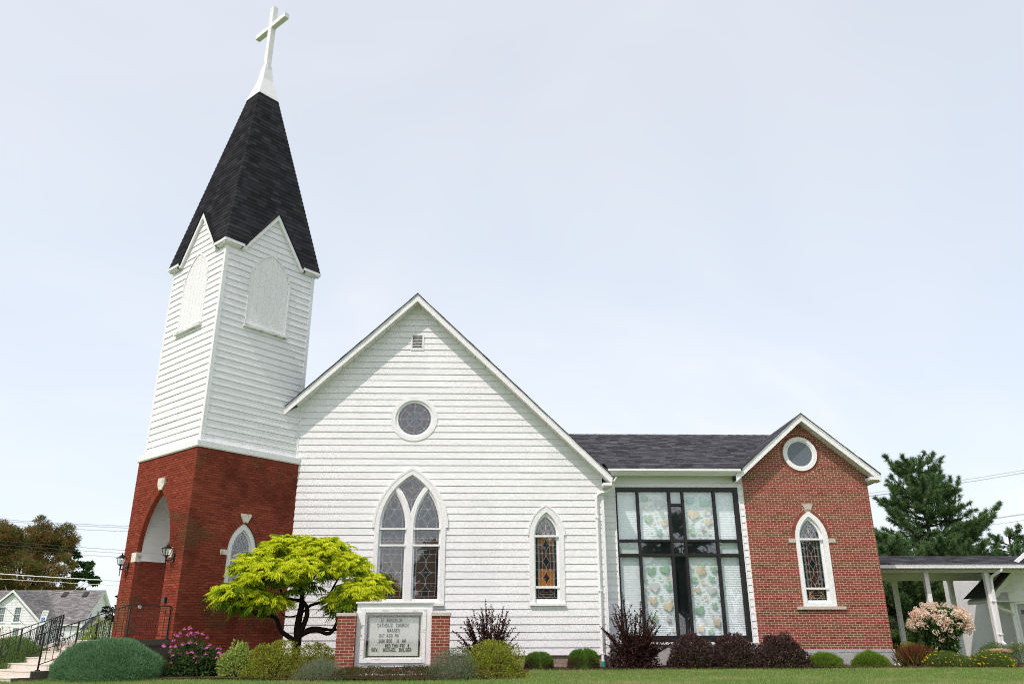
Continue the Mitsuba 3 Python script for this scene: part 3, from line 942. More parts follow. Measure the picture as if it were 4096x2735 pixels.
# reveals of the arch: brick courses turning the corner, and the soffit of the arch
rev = []
jam = Fr(bf['left'].p(AC + AWD, 0, 0)[:2], dR, -dL)
rev += brickwork(jam, sbox(0.0, 0.43, 0.13, 2.44), 0.43 - 0.0667 * 0.2, COURSE, 0.2032, 0.0115, 35, out=0.002, thick=0.02)
allb = [q for L in bl_ for q in L] + vl + br_ + vr + rev
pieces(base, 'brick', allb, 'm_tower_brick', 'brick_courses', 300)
pts, nor, LL = arch_line(AC, ASP, AWD - 0.004, ARISE - 0.006, 30)
m = MB()
for sg in (1, -1):
    x = AC + sg * (pts[:, 0] - AC)
    A_, B_ = bf['left'].p(x, pts[:, 1], -0.002), bf['left'].p(x, pts[:, 1], -0.13)
    k = np.arange(len(x) - 1)
    m.add(np.vstack([A_, B_]), np.stack([k, k + 1, k + 1 + len(x), k + len(x)], 1), rng.uniform(0.2, 0.8))
put(base + '__arch_soffit', m, 'm_tower_brick')
put(base + '__keystone', plate(MB(), bf['left'], key, -0.05, 0.045, 0.6), 'm_tower_stone')
put(base + '__keystone', plate(MB(), bf['right'], wkey, -0.05, 0.045, 0.2), 'm_tower_stone')
for s0, s1 in ((AC - AWD - 0.25, AC - AWD + 0.012), (AC + AWD - 0.012, AC + AWD + 0.25)):
    put(base + '__impost_block', fbox(MB(), bf['left'], s0, s1, 2.445, 2.695, -0.14, 0.014, rng.uniform()), 'm_tower_stone')
for s0, s1 in ((WC - WW - 0.21, WC - WW), (WC + WW, WC + WW + 0.21)):
    put(base + '__impost_block', fbox(MB(), bf['right'], s0, s1, 2.545, 2.68, -0.05, 0.014, rng.uniform()), 'm_tower_stone')
put(base + '__window_sill', fbox(MB(), bf['right'], WC - WW - 0.22, WC + WW + 0.22, 1.615, 1.70, -0.10, 0.06, 0.8), 'm_tower_stone')
twn = f'{CH}__tower_window'
to = arch(WC, 1.83, WSP, WW - 0.12, WR - 0.17)
put(twn + '__frame', plate(MB(), bf['right'], arch(WC, 1.71, WSP, WW - 0.003, WR - 0.004).difference(to), -0.16, -0.035), 'm_trim')
tg = to.buffer(-0.045)
put(twn + '__sash', plate(MB(), bf['right'], to.difference(tg), -0.16, -0.085), 'm_trim')
stained(bf['right'], twn, tg, [LineString(tg.buffer(-0.05).exterior.coords), LineString([(WC - 1, 2.3), (WC + 1, 2.3)]), LineString([(WC - 1, 2.7), (WC + 1, 2.7)])], lambda x, z, a: 'navy' if tg.exterior.distance(Point(x, z)) < 0.045 else 'umber', -0.14)
put(twn + '__storm_pane', plate(MB(), bf['right'], tg, -0.11, -0.11), 'm_pane')
# white band on top of the brickwork
for nm in ('left', 'right', 'rear_right', 'rear_left'):
    e = {'left': (-0.05, SB + 0.05), 'right': (-0.05, SB + 0.05), 'rear_right': (0.0, SB), 'rear_left': (0.0, SB)}[nm]
    m = MB()
    fr = bf[nm]
    for s0, s1 in ((e[0], SB * 0.42), (SB * 0.42 + 0.003, e[1])):
        fbox(m, fr, s0, s1, 5.31, 5.45, -0.02, 0.05 if nm != 'right' else 0.048)
    fbox(m, fr, e[0] + 0.02, e[1] - 0.02, 5.285, 5.308, -0.02, 0.03)
    fbox(m, fr, e[0] + 0.1, e[1] - 0.1, 5.45, 5.47, -0.2, 0.03)
    put(f'{CH}__belt_course', m, 'm_metal_white')
# porch inside the arch
po = f'{CH}__porch'
inL = Fr(bf['left'].p(AC + AWD + 0.004, 0, -0.13)[:2], dR, -dL)
pieces(po + '_wall', 'brick', brickwork(inL, sbox(0, 0.43, 2.6, 2.47), 0.43 - 0.0667 * 0.2, COURSE, 0.2032, 0.0115, 36, out=0.0, thick=0.02), 'm_tower_brick', 'brick_courses', 300)
plate(MB(), inL, sbox(0, 0.2, 2.6, 2.47), -0.1, -0.008).build(po + '_wall', 'm_tower_mortar')
siding(po + '_wall', inL, sbox(0.004, 2.47, 2.6, 5.2), 2.47, 0.235, 'm_siding', seed=40, seams=9, lip=0.012)
put(po + '__floor', plate(MB(), bf['left'], sbox(0.3, 0.40, SB - 0.3, 0.425), -SB + 0.3, -0.05), 'm_step')
inR = Fr(bf['left'].p(AC - AWD - 0.004, 0, -0.13)[:2], dR, dL)
put(po + '__inner_wall', plate(MB(), inR, sbox(0, 0.2, 2.6, 5.2), -0.05, 0.0), 'm_siding')
put(po + '__inner_wall', plate(MB(), Fr(bf['left'].p(0, 0, -2.9)[:2], dL, -dR), sbox(0.3, 0.2, SB - 0.3, 5.2), -0.05, 0.0), 'm_siding')
put(po + '__ceiling', plate(MB(), bf['left'], sbox(0.3, 5.2, SB - 0.3, 5.25), -SB + 0.3, -0.28, back=True), 'm_siding')
# small fittings on the tower
put(f'{CH}__intercom_box__case', fbox(MB(), bf['left'], 0.50, 0.63, 1.30, 1.44, 0.0, 0.06), 'm_black_iron')
put(f'{CH}__intercom_box__face', fbox(MB(), bf['left'], 0.515, 0.615, 1.32, 1.42, 0.06, 0.066), 'm_wire')
put(f'{CH}__bell_push', tube(MB(), [bf['left'].p(AC + AWD - 0.05, 1.27, -0.28), bf['left'].p(AC + AWD - 0.10, 1.27, -0.28)], 0.045, 10), 'm_lead')
# ------------------------------------------------------------------ link building with the tall window
LK = Fr((0, 0.45), (1, 0), (0, -1))
lk = f'{CH}__link_wall'
open_ = sbox(3.87, 0.30, 7.625, 4.73)
lw_ = sbox(3.40, 0.27, 7.80, 5.06).difference(open_)
plate(MB(), LK, lw_, -0.12, -0.006).build(lk, 'm_siding')
siding(lk, LK, lw_, 0.295 - 0.1985, 0.1985, 'm_siding', seed=51, seams=2.5)
put(f'{CH}__corner_board', fbox(MB(), LK, 7.765, 7.795, 0.28, 5.04, -0.01, 0.022), 'm_trim')
put(f'{CH}__link_foundation', wbox(MB(), 3.40, 7.80, 0.44, 0.75, -0.6, 0.265), 'm_concrete')
W = f'{CH}__tall_window'
put(W + '__casing', plate(MB(), LK, sbox(3.852, 0.285, 7.645, 4.75).difference(sbox(3.877, 0.312, 7.617, 4.722)), -0.02, 0.030), 'm_metal_white')
put(W + '__sill', fbox(MB(), LK, 3.84, 7.66, 0.262, 0.305, -0.02, 0.06), 'm_metal_white')
VX = [(3.877, 3.923), (4.513, 4.585), (5.472, 5.547), (5.882, 5.955), (6.839, 6.914), (7.494, 7.617)]
HZ = [(0.312, 0.482), (2.689, 2.759), (3.107, 3.172), (4.60, 4.722)]
FO0, FO1 = -0.12, 0.025
for a, b in VX:
    put(W + '__mullion', fbox(MB(), LK, a, b, 0.312, 4.722, FO0, FO1), 'm_black_frame')
for a, b in HZ:
    for (x0, x1) in zip([v[1] for v in VX[:-1]], [v[0] for v in VX[1:]]):
        put(W + '__transom', fbox(MB(), LK, x0 - 0.001, x1 + 0.001, a, b, FO0 + 0.002, FO1 - 0.004), 'm_black_frame')
put(W + '__transom', fbox(MB(), LK, 5.546, 5.883, 4.165, 4.227, FO0 + 0.002, FO1 - 0.004), 'm_black_frame')
cols = [(VX[i][1], VX[i + 1][0]) for i in range(5)]
rows = {'low': (0.482, 2.689), 'mid': (2.759, 3.107), 'top': (3.172, 4.60)}
PO = -0.045
for rn, (z0, z1) in rows.items():
    for ci, (x0, x1) in enumerate(cols):
        subs = [(z0, 4.165), (4.227, z1)] if rn == 'top' and ci == 2 else [(z0, z1)]
        for q, (a, b) in enumerate(subs):
            put(W + '__pane', plate(MB(), LK, sbox(x0, a, x1, b), PO, PO), 'm_pane')
            put(W + '__glazing_bead', plate(MB(), LK, sbox(x0, a, x1, b).difference(sbox(x0, a, x1, b).buffer(-0.013, join_style=2)), PO - 0.01, PO + 0.018), 'm_black_frame')
            dark = (rn == 'low' and ci == 2) or (rn == 'mid' and ci in (1, 2, 3)) or (rn == 'top' and ci == 2 and q == 0)
            if dark:
                put(W + '__spandrel_panel', plate(MB(), LK, sbox(x0, a, x1, b), -0.075, -0.075), 'm_pane_dark')
            elif rn == 'mid' or (rn == 'top' and ci == 2):
                put(W + '__frosted_panel', plate(MB(), LK, sbox(x0, a, x1, b), -0.10, -0.10), 'm_frosted')
            else:
                # pleated shade: a zigzag of narrow folds
                m = MB()
                ph = 0.05
                k = int((b - a) / ph)
                zz = np.linspace(a, b, 2 * k + 1)
                oo = np.where(np.arange(2 * k + 1) % 2 == 0, -0.128, -0.119)
                V = np.vstack([LK.p(x0 + 0.006, zz, oo), LK.p(x1 - 0.006, zz, oo)])
                i = np.arange(2 * k)
                m.add(V, np.stack([i, i + 2 * k + 1, i + 2 * k + 2, i + 1], 1), rng.uniform())
                put(W + '__pleated_shade', m, 'm_blind')
put(W + '__inner_wall', wbox(MB(), 3.80, 7.70, 0.68, 0.70, 0.2, 4.85), 'm_trim')
put(W + '__inner_wall', wbox(MB(), 3.80, 7.70, 0.575, 0.68, 4.75, 4.85), 'm_trim')
# eave of the link
m = MB()
prof = np.array([(0.06, 5.19), (0.06, 5.07), (0.02, 5.06), (-0.02, 5.10), (-0.055, 5.13), (-0.055, 5.19)])
n = len(prof)
i = np.arange(n)
j = (i + 1) % n
m.add(np.vstack([np.stack([np.full(n, x), prof[:, 0], prof[:, 1]], 1) for x in (3.62, 7.63)]), np.stack([i, j, j + n, i + n], 1))
m.add(np.vstack([np.stack([np.full(n, x), prof[:, 0], prof[:, 1]], 1) for x in (3.62,)]), [[0, 1, 2], [0, 2, 3], [0, 3, 4], [0, 4, 5]])
put(f'{CH}__link_gutter', m, 'm_gutter')
put(f'{CH}__link_fascia', wbox(MB(), 3.60, 7.64, 0.062, 0.09, 5.02, 5.21), 'm_metal_white')
x = 3.55
while x < 7.74:
    put(f'{CH}__soffit_panel', wbox(MB(), x + 0.003, min(x + 0.15, 7.75) - 0.003, 0.09, 0.448, 5.022 + 0.003 * (int(x * 10) % 2), 5.035), 'm_soffit')
    x += 0.15
RT = np.array([0, 4.02, 2.03]) / math.hypot(4.02, 2.03)
fnl = plane_fn((2.0, -0.02, 5.20), (1, 0, 0), RT)
Lr = math.hypot(4.02, 2.03)
lkface = Polygon([(1.60, -0.03), (5.68, -0.03), (7.72, 3.88), (8.0, Lr), (-0.7, Lr), (1.42, 0.5), (1.60, 0.5)])
m = MB()
v, f, _ = tri(lkface)
m.add(fnl(v[:, 0], v[:, 1], -0.003), f, 0.2)
m.add(fnl([1.60, 5.68, 5.68, 1.60], [-0.03] * 4, [-0.003, -0.003, -0.03, -0.03]), [[0, 1, 2, 3]], 0.2)
lroof = put(f'{CH}__link_roof', m, 'm_shingle')
pieces(lroof, 'shingle', shingles(fnl, lkface, 0.145, 0.30, 0.010, seed=61), 'm_shingle', 'shingles_above', 300)
m = MB()
m.add([(2.0, 4.0, 7.235), (11, 4.0, 7.235), (11, 8.0, 5.2), (2.0, 8.0, 5.2)], [[0, 1, 2, 3]], 0.2)
put(f'{CH}__link_roof', m, 'm_shingle')
x = 2.6
while x < 10.0:
    m = MB()
    m.add([(x, 3.82, 7.152), (x + 0.34, 3.82, 7.145), (x, 4.0, 7.256), (x + 0.34, 4.0, 7.246), (x, 4.2, 7.15), (x + 0.34, 4.2, 7.145)], [[0, 1, 3, 2], [2, 3, 5, 4]], rng.uniform())
    put(f'{CH}__ridge_cap', m, 'm_shingle')
    x += 0.30

# ------------------------------------------------------------------ brick wing
WG = Fr((0, 0.40), (1, 0), (0, -1))
WX0, WX1, WCX, WAZ, WSL = 7.787, 11.635, 9.711, 6.735, 0.855


def wsoff(x):
    return WAZ - WSL * abs(x - WCX)


wk = f'{CH}__wing_wall'
wgp = Polygon([(WX0, 0.125), (WX1, 0.125), (WX1, wsoff(WX1)), (WCX, WAZ), (WX0, wsoff(WX0))])
wr = circle(9.668, 5.752, 0.53)
WA, WAW, WAS, WAR = 9.690, 0.487, 3.19, 0.80
wa = arch(WA, 1.28, WAS, WAW, WAR)
wkey = Polygon([(9.533, 4.218), (9.847, 4.218), (9.84, 4.18), (9.772, 4.03), (9.69, 4.06), (9.61, 4.03), (9.54, 4.18)])
plate(MB(), WG, wgp.difference(unary_union([wr, wa])), -0.2, -0.006).build(wk, 'm_mortar')
wb = brickwork(WG, wgp.difference(unary_union([circle(9.668, 5.752, 0.635), arch(WA, 3.19, WAS, WAW + 0.115, WAR + 0.15), arch(WA, 1.28, WAS, WAW + 0.008, WAR), wkey.buffer(0.008), sbox(8.985, 3.075, 9.203, 3.205), sbox(10.18, 3.075, 10.40, 3.205), sbox(8.988, 1.19, 10.422, 1.282)])),
               0.125, COURSE, 0.205, 0.0135, 71)
wb += voussoirs(WG, WA, WAS, WAW + 0.008, WAR + 0.012, 0.105, 0.066, 0.011, 0.004, 72, top_gap=0.07)
r_ = np.random.default_rng(73)
for k in range(54):
    a0, a1 = 2 * math.pi * (k + 0.08) / 54, 2 * math.pi * (k + 0.92) / 54
    q = Polygon([(9.668 + R * math.cos(a), 5.752 + R * math.sin(a)) for R, a in ((0.54, a0), (0.628, a0), (0.628, a1), (0.54, a1))])
    mb = plate(MB(), WG, q, -0.05, 0.004 + r_.uniform(-0.002, 0.002), float(np.clip(r_.normal(0.35, 0.2), 0, 1)))
    wb.append((0.0, mb))
pieces(wk, 'brick', wb, 'm_brick', 'brick_courses', 300)
put(f'{CH}__wing_keystone', plate(MB(), WG, wkey, -0.05, 0.03, 0.5), 'm_stone')
for a, b in ((8.988, 9.200), (10.180, 10.398)):
    put(f'{CH}__wing_impost_block', fbox(MB(), WG, a, b, 3.08, 3.20, -0.05, 0.03, rng.uniform()), 'm_stone')
put(f'{CH}__wing_window_sill', fbox(MB(), WG, 8.992, 10.418, 1.195, 1.277, -0.1, 0.07, 0.6), 'm_stone')
put(f'{CH}__wing_foundation', wbox(MB(), 7.75, 11.665, 0.365, 0.8, -0.6, 0.122), 'm_concrete')
rj = np.random.default_rng(4)
xs = np.arange(8.9, 11.6, 0.035)
m = MB()
zc = 0.0 + np.cumsum(rj.uniform(-0.008, 0.008, len(xs))) * 0.5
tube(m, np.stack([xs, np.full(len(xs), 0.366), zc], 1), rj.uniform(0.003, 0.009, len(xs)), 4, 0.0)
put(f'{CH}__wing_foundation__form_seam', m, 'm_darkconcrete')
for nm, xa in (('r', WX1),):
    put(f'{CH}__wing_side_wall', wbox(MB(), WX1 - 0.1, WX1, 0.601, 8.4, -0.5, 5.1), 'm_brick')
put(f'{CH}__wing_side_wall', wbox(MB(), WX0, WX0 + 0.1, 0.601, 8.4, -0.5, 5.1), 'm_brick')
put(f'{CH}__wing_rear_wall', plate(MB(), Fr((0, 8.4), (1, 0), (0, 1)), wgp, -0.1, 0), 'm_brick')
# oval-looking round window of the wing
ww = f'{CH}__wing_round_window'
put(ww + '__frame', plate(MB(), WG, circle(9.668, 5.752, 0.528).difference(circle(9.668, 5.752, 0.425)), -0.05, 0.035), 'm_metal_white')
put(ww + '__inner_ring', plate(MB(), WG, circle(9.668, 5.752, 0.43).difference(circle(9.668, 5.752, 0.385)), -0.05, 0.008), 'm_metal_white')
put(ww + '__pane', plate(MB(), WG, circle(9.668, 5.752, 0.387), -0.03, -0.012), 'm_grey_pane')
# arched window of the wing
aw = f'{CH}__wing_arched_window'
ao = arch(WA - 0.02, 1.37, WAS, 0.355, 0.655)
put(aw + '__frame', plate(MB(), WG, wa.difference(ao), -0.07, 0.03), 'm_metal_white')
lg = lancet(aw, WG, 9.655, 0.292, 3.205, 3.22, 0.53, 1.80, 3.15, 1.45, 1.745, -0.085, False)
put(aw + '__sash', plate(MB(), WG, ao.difference(lg), -0.10, -0.045), 'm_metal_white')
put(aw + '__sash_rail', fbox(MB(), WG, 9.315, 10.025, 3.155, 3.205, -0.06, 0.012), 'm_metal_white')
put(aw + '__sash_rail', fbox(MB(), WG, 9.315, 10.025, 1.75, 1.795, -0.06, -0.01), 'm_metal_white')
put(aw + '__storm_pane', plate(MB(), WG, ao.buffer(-0.02), -0.055, -0.055), 'm_pane')
# wing roof
WRX0, WRX1 = 7.50, 11.92
for xa, xb in ((WCX, WRX1), (WCX, WRX0)):
    sg = 1 if xb > xa else -1
    rk = put(f'{CH}__wing_roof', slab(xa, xb, 0.08, 8.6, 0.03, 0.215, wsoff), 'm_shingle')
    L_ = abs(xb - xa)
    for a, b in ((0, 0.55 * L_), (0.55 * L_, L_)):
        put(f'{CH}__wing_fascia', slab(xa + sg * a, xa + sg * b, 0.045 - 0.003 * (a > 0), 0.075, -0.02, 0.15, wsoff), 'm_metal_white')
    put(f'{CH}__wing_drip_edge', slab(xa, xb, 0.028, 0.075, 0.152, 0.20, wsoff), 'm_metal_white')
    n = int(L_ / 0.155)
    for k in range(n):
        x0, x1 = xa + sg * (L_ * k / n + 0.003), xa + sg * (L_ * (k + 1) / n - 0.003)
        if sg < 0 and x1 < 7.7:
            continue
        put(f'{CH}__soffit_panel', slab(x0, x1, 0.078, 0.399, 0.002 - 0.004 * (k % 2), 0.028, wsoff), 'm_soffit')
    m = MB()
    rr = np.random.default_rng(8)
    t = 0.0
    while t < L_:
        w_ = rr.uniform(0.12, 0.28)
        slab(xa + sg * t, xa + sg * min(t + w_, L_), 0.012 - rr.uniform(0, 0.015), 8.6, 0.203, 0.222 + rr.uniform(0, 0.015), wsoff, m, rr.uniform())
        t += w_
    stuff(put(f'{CH}__rake_shingles', m, 'm_shingle'))
put(f'{CH}__wing_eave_return', wbox(MB(), 11.60, 11.93, 0.045, 8.6, 4.895, 4.99), 'm_metal_white')
put(f'{CH}__wing_eave_fascia', wbox(MB(), 11.905, 11.935, 0.04, 8.6, 4.93, 5.14), 'm_metal_white')

# ------------------------------------------------------------------ paper hearts in the tall window
HE = {
    'upper left': [(4.77,4.39,0.22,"g"),(4.97,4.36,0.08,"t"),(5.12,4.42,0.05,"t"),(5.37,4.45,0.06,"g"),(5.2,4.2,0.34,"w"),(4.81,4.13,0.14,"t"),(4.96,4.14,0.09,"g"),(4.93,3.98,0.06,"w"),(5.09,3.93,0.09,"t"),(5.27,3.93,0.14,"g"),(4.85,3.78,0.29,"g"),(5.11,3.78,0.09,"m"),(5.02,3.61,0.12,"t"),(5.31,3.65,0.21,"t"),(4.79,3.43,0.09,"w"),(4.94,3.36,0.09,"d"),(5.16,3.38,0.21,"d"),(5.39,3.39,0.06,"p")],
    'upper right': [(6.17,4.32,0.27,"m"),(6.3,4.46,0.09,"m"),(6.51,4.45,0.07,"t"),(6.56,4.27,0.31,"m"),(6.19,4.09,0.1,"m"),(6.33,4.15,0.05,"p"),(6.22,3.88,0.36,"t"),(6.59,3.98,0.14,"t"),(6.77,4.06,0.11,"g"),(6.74,3.89,0.1,"g"),(6.45,3.81,0.1,"d"),(6.65,3.67,0.25,"t"),(6.18,3.6,0.11,"d"),(6.47,3.51,0.19,"p"),(6.16,3.39,0.21,"g"),(6.35,3.31,0.1,"t"),(6.54,3.3,0.09,"m"),(6.66,3.4,0.11,"t")],
    'lower left': [(4.84,2.26,0.28,"d"),(5.27,2.31,0.32,"d"),(4.69,2.47,0.05,"t"),(4.95,2.45,0.09,"w"),(4.66,2.16,0.06,"g"),(4.68,2.02,0.11,"g"),(4.9,2.01,0.09,"g"),(5.09,2.08,0.09,"g"),(5.33,2.05,0.13,"t"),(5.16,1.96,0.06,"g"),(4.92,1.8,0.31,"w"),(5.32,1.81,0.21,"d"),(4.69,1.77,0.08,"t"),(4.69,1.59,0.09,"g"),(5.08,1.54,0.13,"g"),(5.37,1.53,0.1,"w"),(5.26,1.44,0.07,"g"),(4.86,1.42,0.25,"t"),(5.29,1.26,0.31,"t"),(5.02,1.21,0.06,"g"),(4.75,1.19,0.06,"p"),(4.84,0.93,0.27,"g"),(5.26,0.92,0.21,"p"),(5.41,1.04,0.08,"g"),(5.36,0.68,0.1,"t")],
    'lower right': [(6.04,2.4,0.13,"w"),(6.38,2.47,0.13,"g"),(6.61,2.47,0.08,"t"),(6.3,2.25,0.32,"t"),(6.71,2.31,0.2,"d"),(6.08,2.21,0.07,"g"),(6.54,2.21,0.04,"p"),(6.1,2.02,0.2,"d"),(6.34,1.97,0.13,"t"),(6.61,2.04,0.2,"d"),(6.47,1.88,0.09,"t"),(6.76,1.95,0.07,"g"),(6.05,1.84,0.06,"g"),(6.19,1.73,0.19,"t"),(6.34,1.68,0.07,"g"),(6.58,1.71,0.29,"w"),(6.04,1.61,0.07,"t"),(6.02,1.44,0.05,"g"),(6.13,1.47,0.1,"w"),(6.28,1.46,0.07,"g"),(6.4,1.52,0.13,"t"),(6.77,1.52,0.11,"g"),(6.63,1.3,0.19,"d"),(6.2,1.16,0.3,"d"),(6.45,1.21,0.08,"w"),(6.73,1.13,0.06,"g"),(6.55,1.03,0.1,"t"),(6.07,0.91,0.06,"t"),(6.31,0.89,0.11,"w"),(6.68,0.83,0.24,"t"),(6.2,0.66,0.24,"t"),(6.48,0.58,0.2,"d")],
}
CN = {'g': 'pale green', 'd': 'mid green', 'm': 'mint', 't': 'tan', 'w': 'white', 'p': 'pinkish grey'}
ta = np.linspace(0, 2 * np.pi, 26, endpoint=False)
hx, hz = 16 * np.sin(ta) ** 3 / 34, (13 * np.cos(ta) - 5 * np.cos(2 * ta) - 2 * np.cos(3 * ta) - np.cos(4 * ta)) / 34 + 0.09
hr = np.random.default_rng(17)
for pane, hs_ in HE.items():
    nth = {}
    for x, z, s, c in sorted(hs_, key=lambda h: -h[1]):
        big_ = 'large' if s >= 0.19 else ('small' if s >= 0.1 else 'tiny')
        nth[(big_, c)] = nth.get((big_, c), 0) + 1
        ordn = ['', 'first', 'second', 'third', 'fourth', 'fifth', 'sixth', 'seventh', 'eighth', 'ninth', 'tenth', 'eleventh'][nth[(big_, c)]]
        tot = sum(1 for h in hs_ if h[3] == c and ('large' if h[2] >= 0.19 else ('small' if h[2] >= 0.1 else 'tiny')) == big_)
        lab = f'{big_} {CN[c]} paper heart, ' + (f'{ordn} such from top, ' if tot > 1 else '') + f'{pane} pane of tall window'
        k = thing('paper_heart', lab, 'paper heart', 'paper hearts taped in the tall window')
        a = hr.normal(0, 0.33)
        X, Z = hx * s * 1.05, hz * s * 1.05
        fold = 0.12 * np.abs(X) + 0.004
        xr, zr = X * math.cos(a) - Z * math.sin(a), X * math.sin(a) + Z * math.cos(a)
        ctr = np.array([0.0, 0.04 * s])
        m = MB()
        V = np.vstack([LK.p(x + xr, z + zr, -0.052 - fold), LK.p([x - 0.1 * s * math.sin(a)], [z + 0.1 * s * math.cos(a)], [-0.054])])
        i = np.arange(26)
        m.add(V, np.stack([i, (i + 1) % 26, np.full(26, 26)], 1), hr.uniform())
        m.build(k, 'm_paper_' + c)

# ------------------------------------------------------------------ church sign
SGN = thing('church_sign', 'white letterboard sign between two low brick piers in the flower bed', 'sign')
SF = Fr((0, -3.79), (1, 0), (0, -1))
SPF = Fr((0, -3.95), (1, 0), (0, -1))
for a, b in ((-3.441, -3.021), (-1.262, -0.851)):
    pk = nkey(f'{SGN}__brick_pier')
    wbox(MB(), a + 0.006, b - 0.006, -3.944, -3.556, -0.5, 0.925).build(pk, 'm_mortar')
    pl = brickwork(SPF, sbox(a, -0.5, b, 0.925), -0.5 + 0.025, 0.0667, 0.2032, 0.013, 81 + int(a < -2), 0.0, 0.09)
    pl += brickwork(Fr((a, -3.95), (0, 1), (-1, 0)), sbox(0.0, -0.5, 0.40, 0.925), -0.5 + 0.025, 0.0667, 0.2032, 0.013, 85, 0.0, 0.09)
    pl += brickwork(Fr((b, -3.95), (0, 1), (1, 0)), sbox(0.0, -0.5, 0.40, 0.925), -0.5 + 0.025, 0.0667, 0.2032, 0.013, 86, 0.0, 0.09)
    for _, mb in pl:
        put(f'{pk}__brick', mb, 'm_brick')
for a, b in ((-3.468, -3.012), (-1.270, -0.825)):
    put(f'{SGN}__pier_cap', fbox(MB(), SPF, a, b, 0.928, 1.0, -0.42, 0.028, rng.uniform()), 'm_stone')
cab = f'{SGN}__cabinet'
cabp = sbox(-3.018, -0.40, -1.265, 1.205)
dop = sbox(-2.905, -0.09, -1.400, 1.092)
put(cab, plate(MB(), SF, cabp.difference(sbox(-2.90, -0.085, -1.405, 1.085)), -0.36, 0.0, back=True), 'm_metal_white')
put(f'{cab}__cap', fbox(MB(), SF, -3.055, -1.238, 1.212, 1.250, -0.40, 0.05), 'm_metal_white')
put(f'{cab}__back', fbox(MB(), SF, -3.0, -1.28, -0.40, 1.2, -0.37, -0.355), 'm_metal_white')
for a, b, c, d_, o in ((-2.905, -2.82, -0.09, 1.092, 0.028), (-1.482, -1.400, -0.087, 1.090, 0.022), (-2.818, -1.484, 1.012, 1.092, 0.024), (-2.818, -1.484, -0.09, 0.0, 0.036)):
    put(f'{SGN}__door_frame__rail', fbox(MB(), SF, a, b, c, d_, -0.02, o, rng.uniform()), 'm_oldpaint')
put(f'{SGN}__door_frame__hook', tube(MB(), [SF.p(-2.885, 0.66, 0.035), SF.p(-2.885, 0.72, 0.05), SF.p(-2.88, 0.75, 0.035)], 0.004, 5), 'm_lead')
put(f'{SGN}__door_frame__knob', tube(MB(), [SF.p(-2.893, 0.515, 0.02), SF.p(-2.893, 0.515, 0.05)], 0.011, 8), 'm_wire')
bx = nkey(f'{SGN}__letter_case')
inn = sbox(-2.818, -0.002, -1.484, 1.010)
brd = sbox(-2.779, 0.036, -1.540, 0.942)
m = MB()
pa, pb = np.array(inn.exterior.coords)[:-1], np.array(sbox(-2.785, 0.03, -1.534, 0.948).exterior.coords)[:-1]
i = np.arange(4)
m.add(np.vstack([SF.p(pa[:, 0], pa[:, 1], 0.02), SF.p(pb[:, 0], pb[:, 1], -0.10)]), np.stack([i, (i + 1) % 4, (i + 1) % 4 + 4, i + 4], 1))
m.build(bx, 'm_soffit')
put(f'{bx}__black_border', plate(MB(), SF, sbox(-2.785, 0.03, -1.534, 0.948).difference(sbox(-2.740, 0.058, -1.575, 0.908)), -0.105, -0.092), 'm_black_frame')
put(f'{bx}__board', plate(MB(), SF, sbox(-2.75, 0.05, -1.565, 0.915), -0.125, -0.115), 'm_letterboard')
for k in range(38):
    z = 0.062 + k * 0.0225
    put(f'{bx}__letter_track', fbox(MB(), SF, -2.74, -1.575, z, z + 0.0045, -0.116, -0.109), 'm_letterboard')
put(f'{bx}__pane', plate(MB(), SF, inn, -0.02, -0.02), 'm_pane')
ROWS = [[('ST', -2.471, -2.382), ('WENDELIN', -2.345, -1.977)], [('CATHOLIC', -2.551, -2.185), ('CHURCH', -2.113, -1.815)], [('MASSES', -2.314, -2.016)],
        [('SAT', -2.495, -2.36), ('430', -2.326, -2.178), ('PM', -2.129, -2.037)], [('SUN', -2.498, -2.36), ('800', -2.325, -2.182), ('10', -2.084, -2.025), ('AM', -1.963, -1.867)],
        [('WED', -2.352, -2.215), ('THU', -2.188, -2.045), ('FRI', -2.004, -1.888), ('8', -1.824, -1.783)], [('REV.', -2.657, -2.49), ('MICHAEL', -2.393, -2.08), ('BOLGER', -2.019, -1.725)]]
RZ = [(0.800, 0.881), (0.687, 0.765), (0.575, 0.652), (0.463, 0.539), (0.351, 0.427), (0.242, 0.316), (0.151, 0.229)]
for words, (z0, z1) in zip(ROWS, RZ):
    for wtxt, x0, x1 in words:
        # set letter by letter on clear tiles, evenly spaced
        n = len(wtxt)
        adv = {c: (0.45 if c in 'I.1' else (1.15 if c in 'MW' else 1.0)) for c in wtxt}
        tot = sum(adv[c] for c in wtxt)
        p_ = x0
        for c in wtxt:
            w_ = (x1 - x0) * adv[c] / tot
            t_ = meshkit.text_mesh(c, 0.078, 0.003, bold=True)
            b0, b1 = t_.bounds
            tw_ = b1[0] - b0[0]
            use = w_ * (0.80 if c not in 'I.1' else 0.62)
            V = np.array(t_.vertices)
            X = (V[:, 0] - b0[0]) / tw_ * use + p_ + (w_ - use) / 2
            Z = z0 + V[:, 1] / 0.078 * (z1 - z0)
            m = MB().add(SF.p(X, Z, -0.108 + V[:, 2]), np.array(t_.faces))
            put(f'{bx}__letter', m, 'm_black_letter')
            p_ += w_

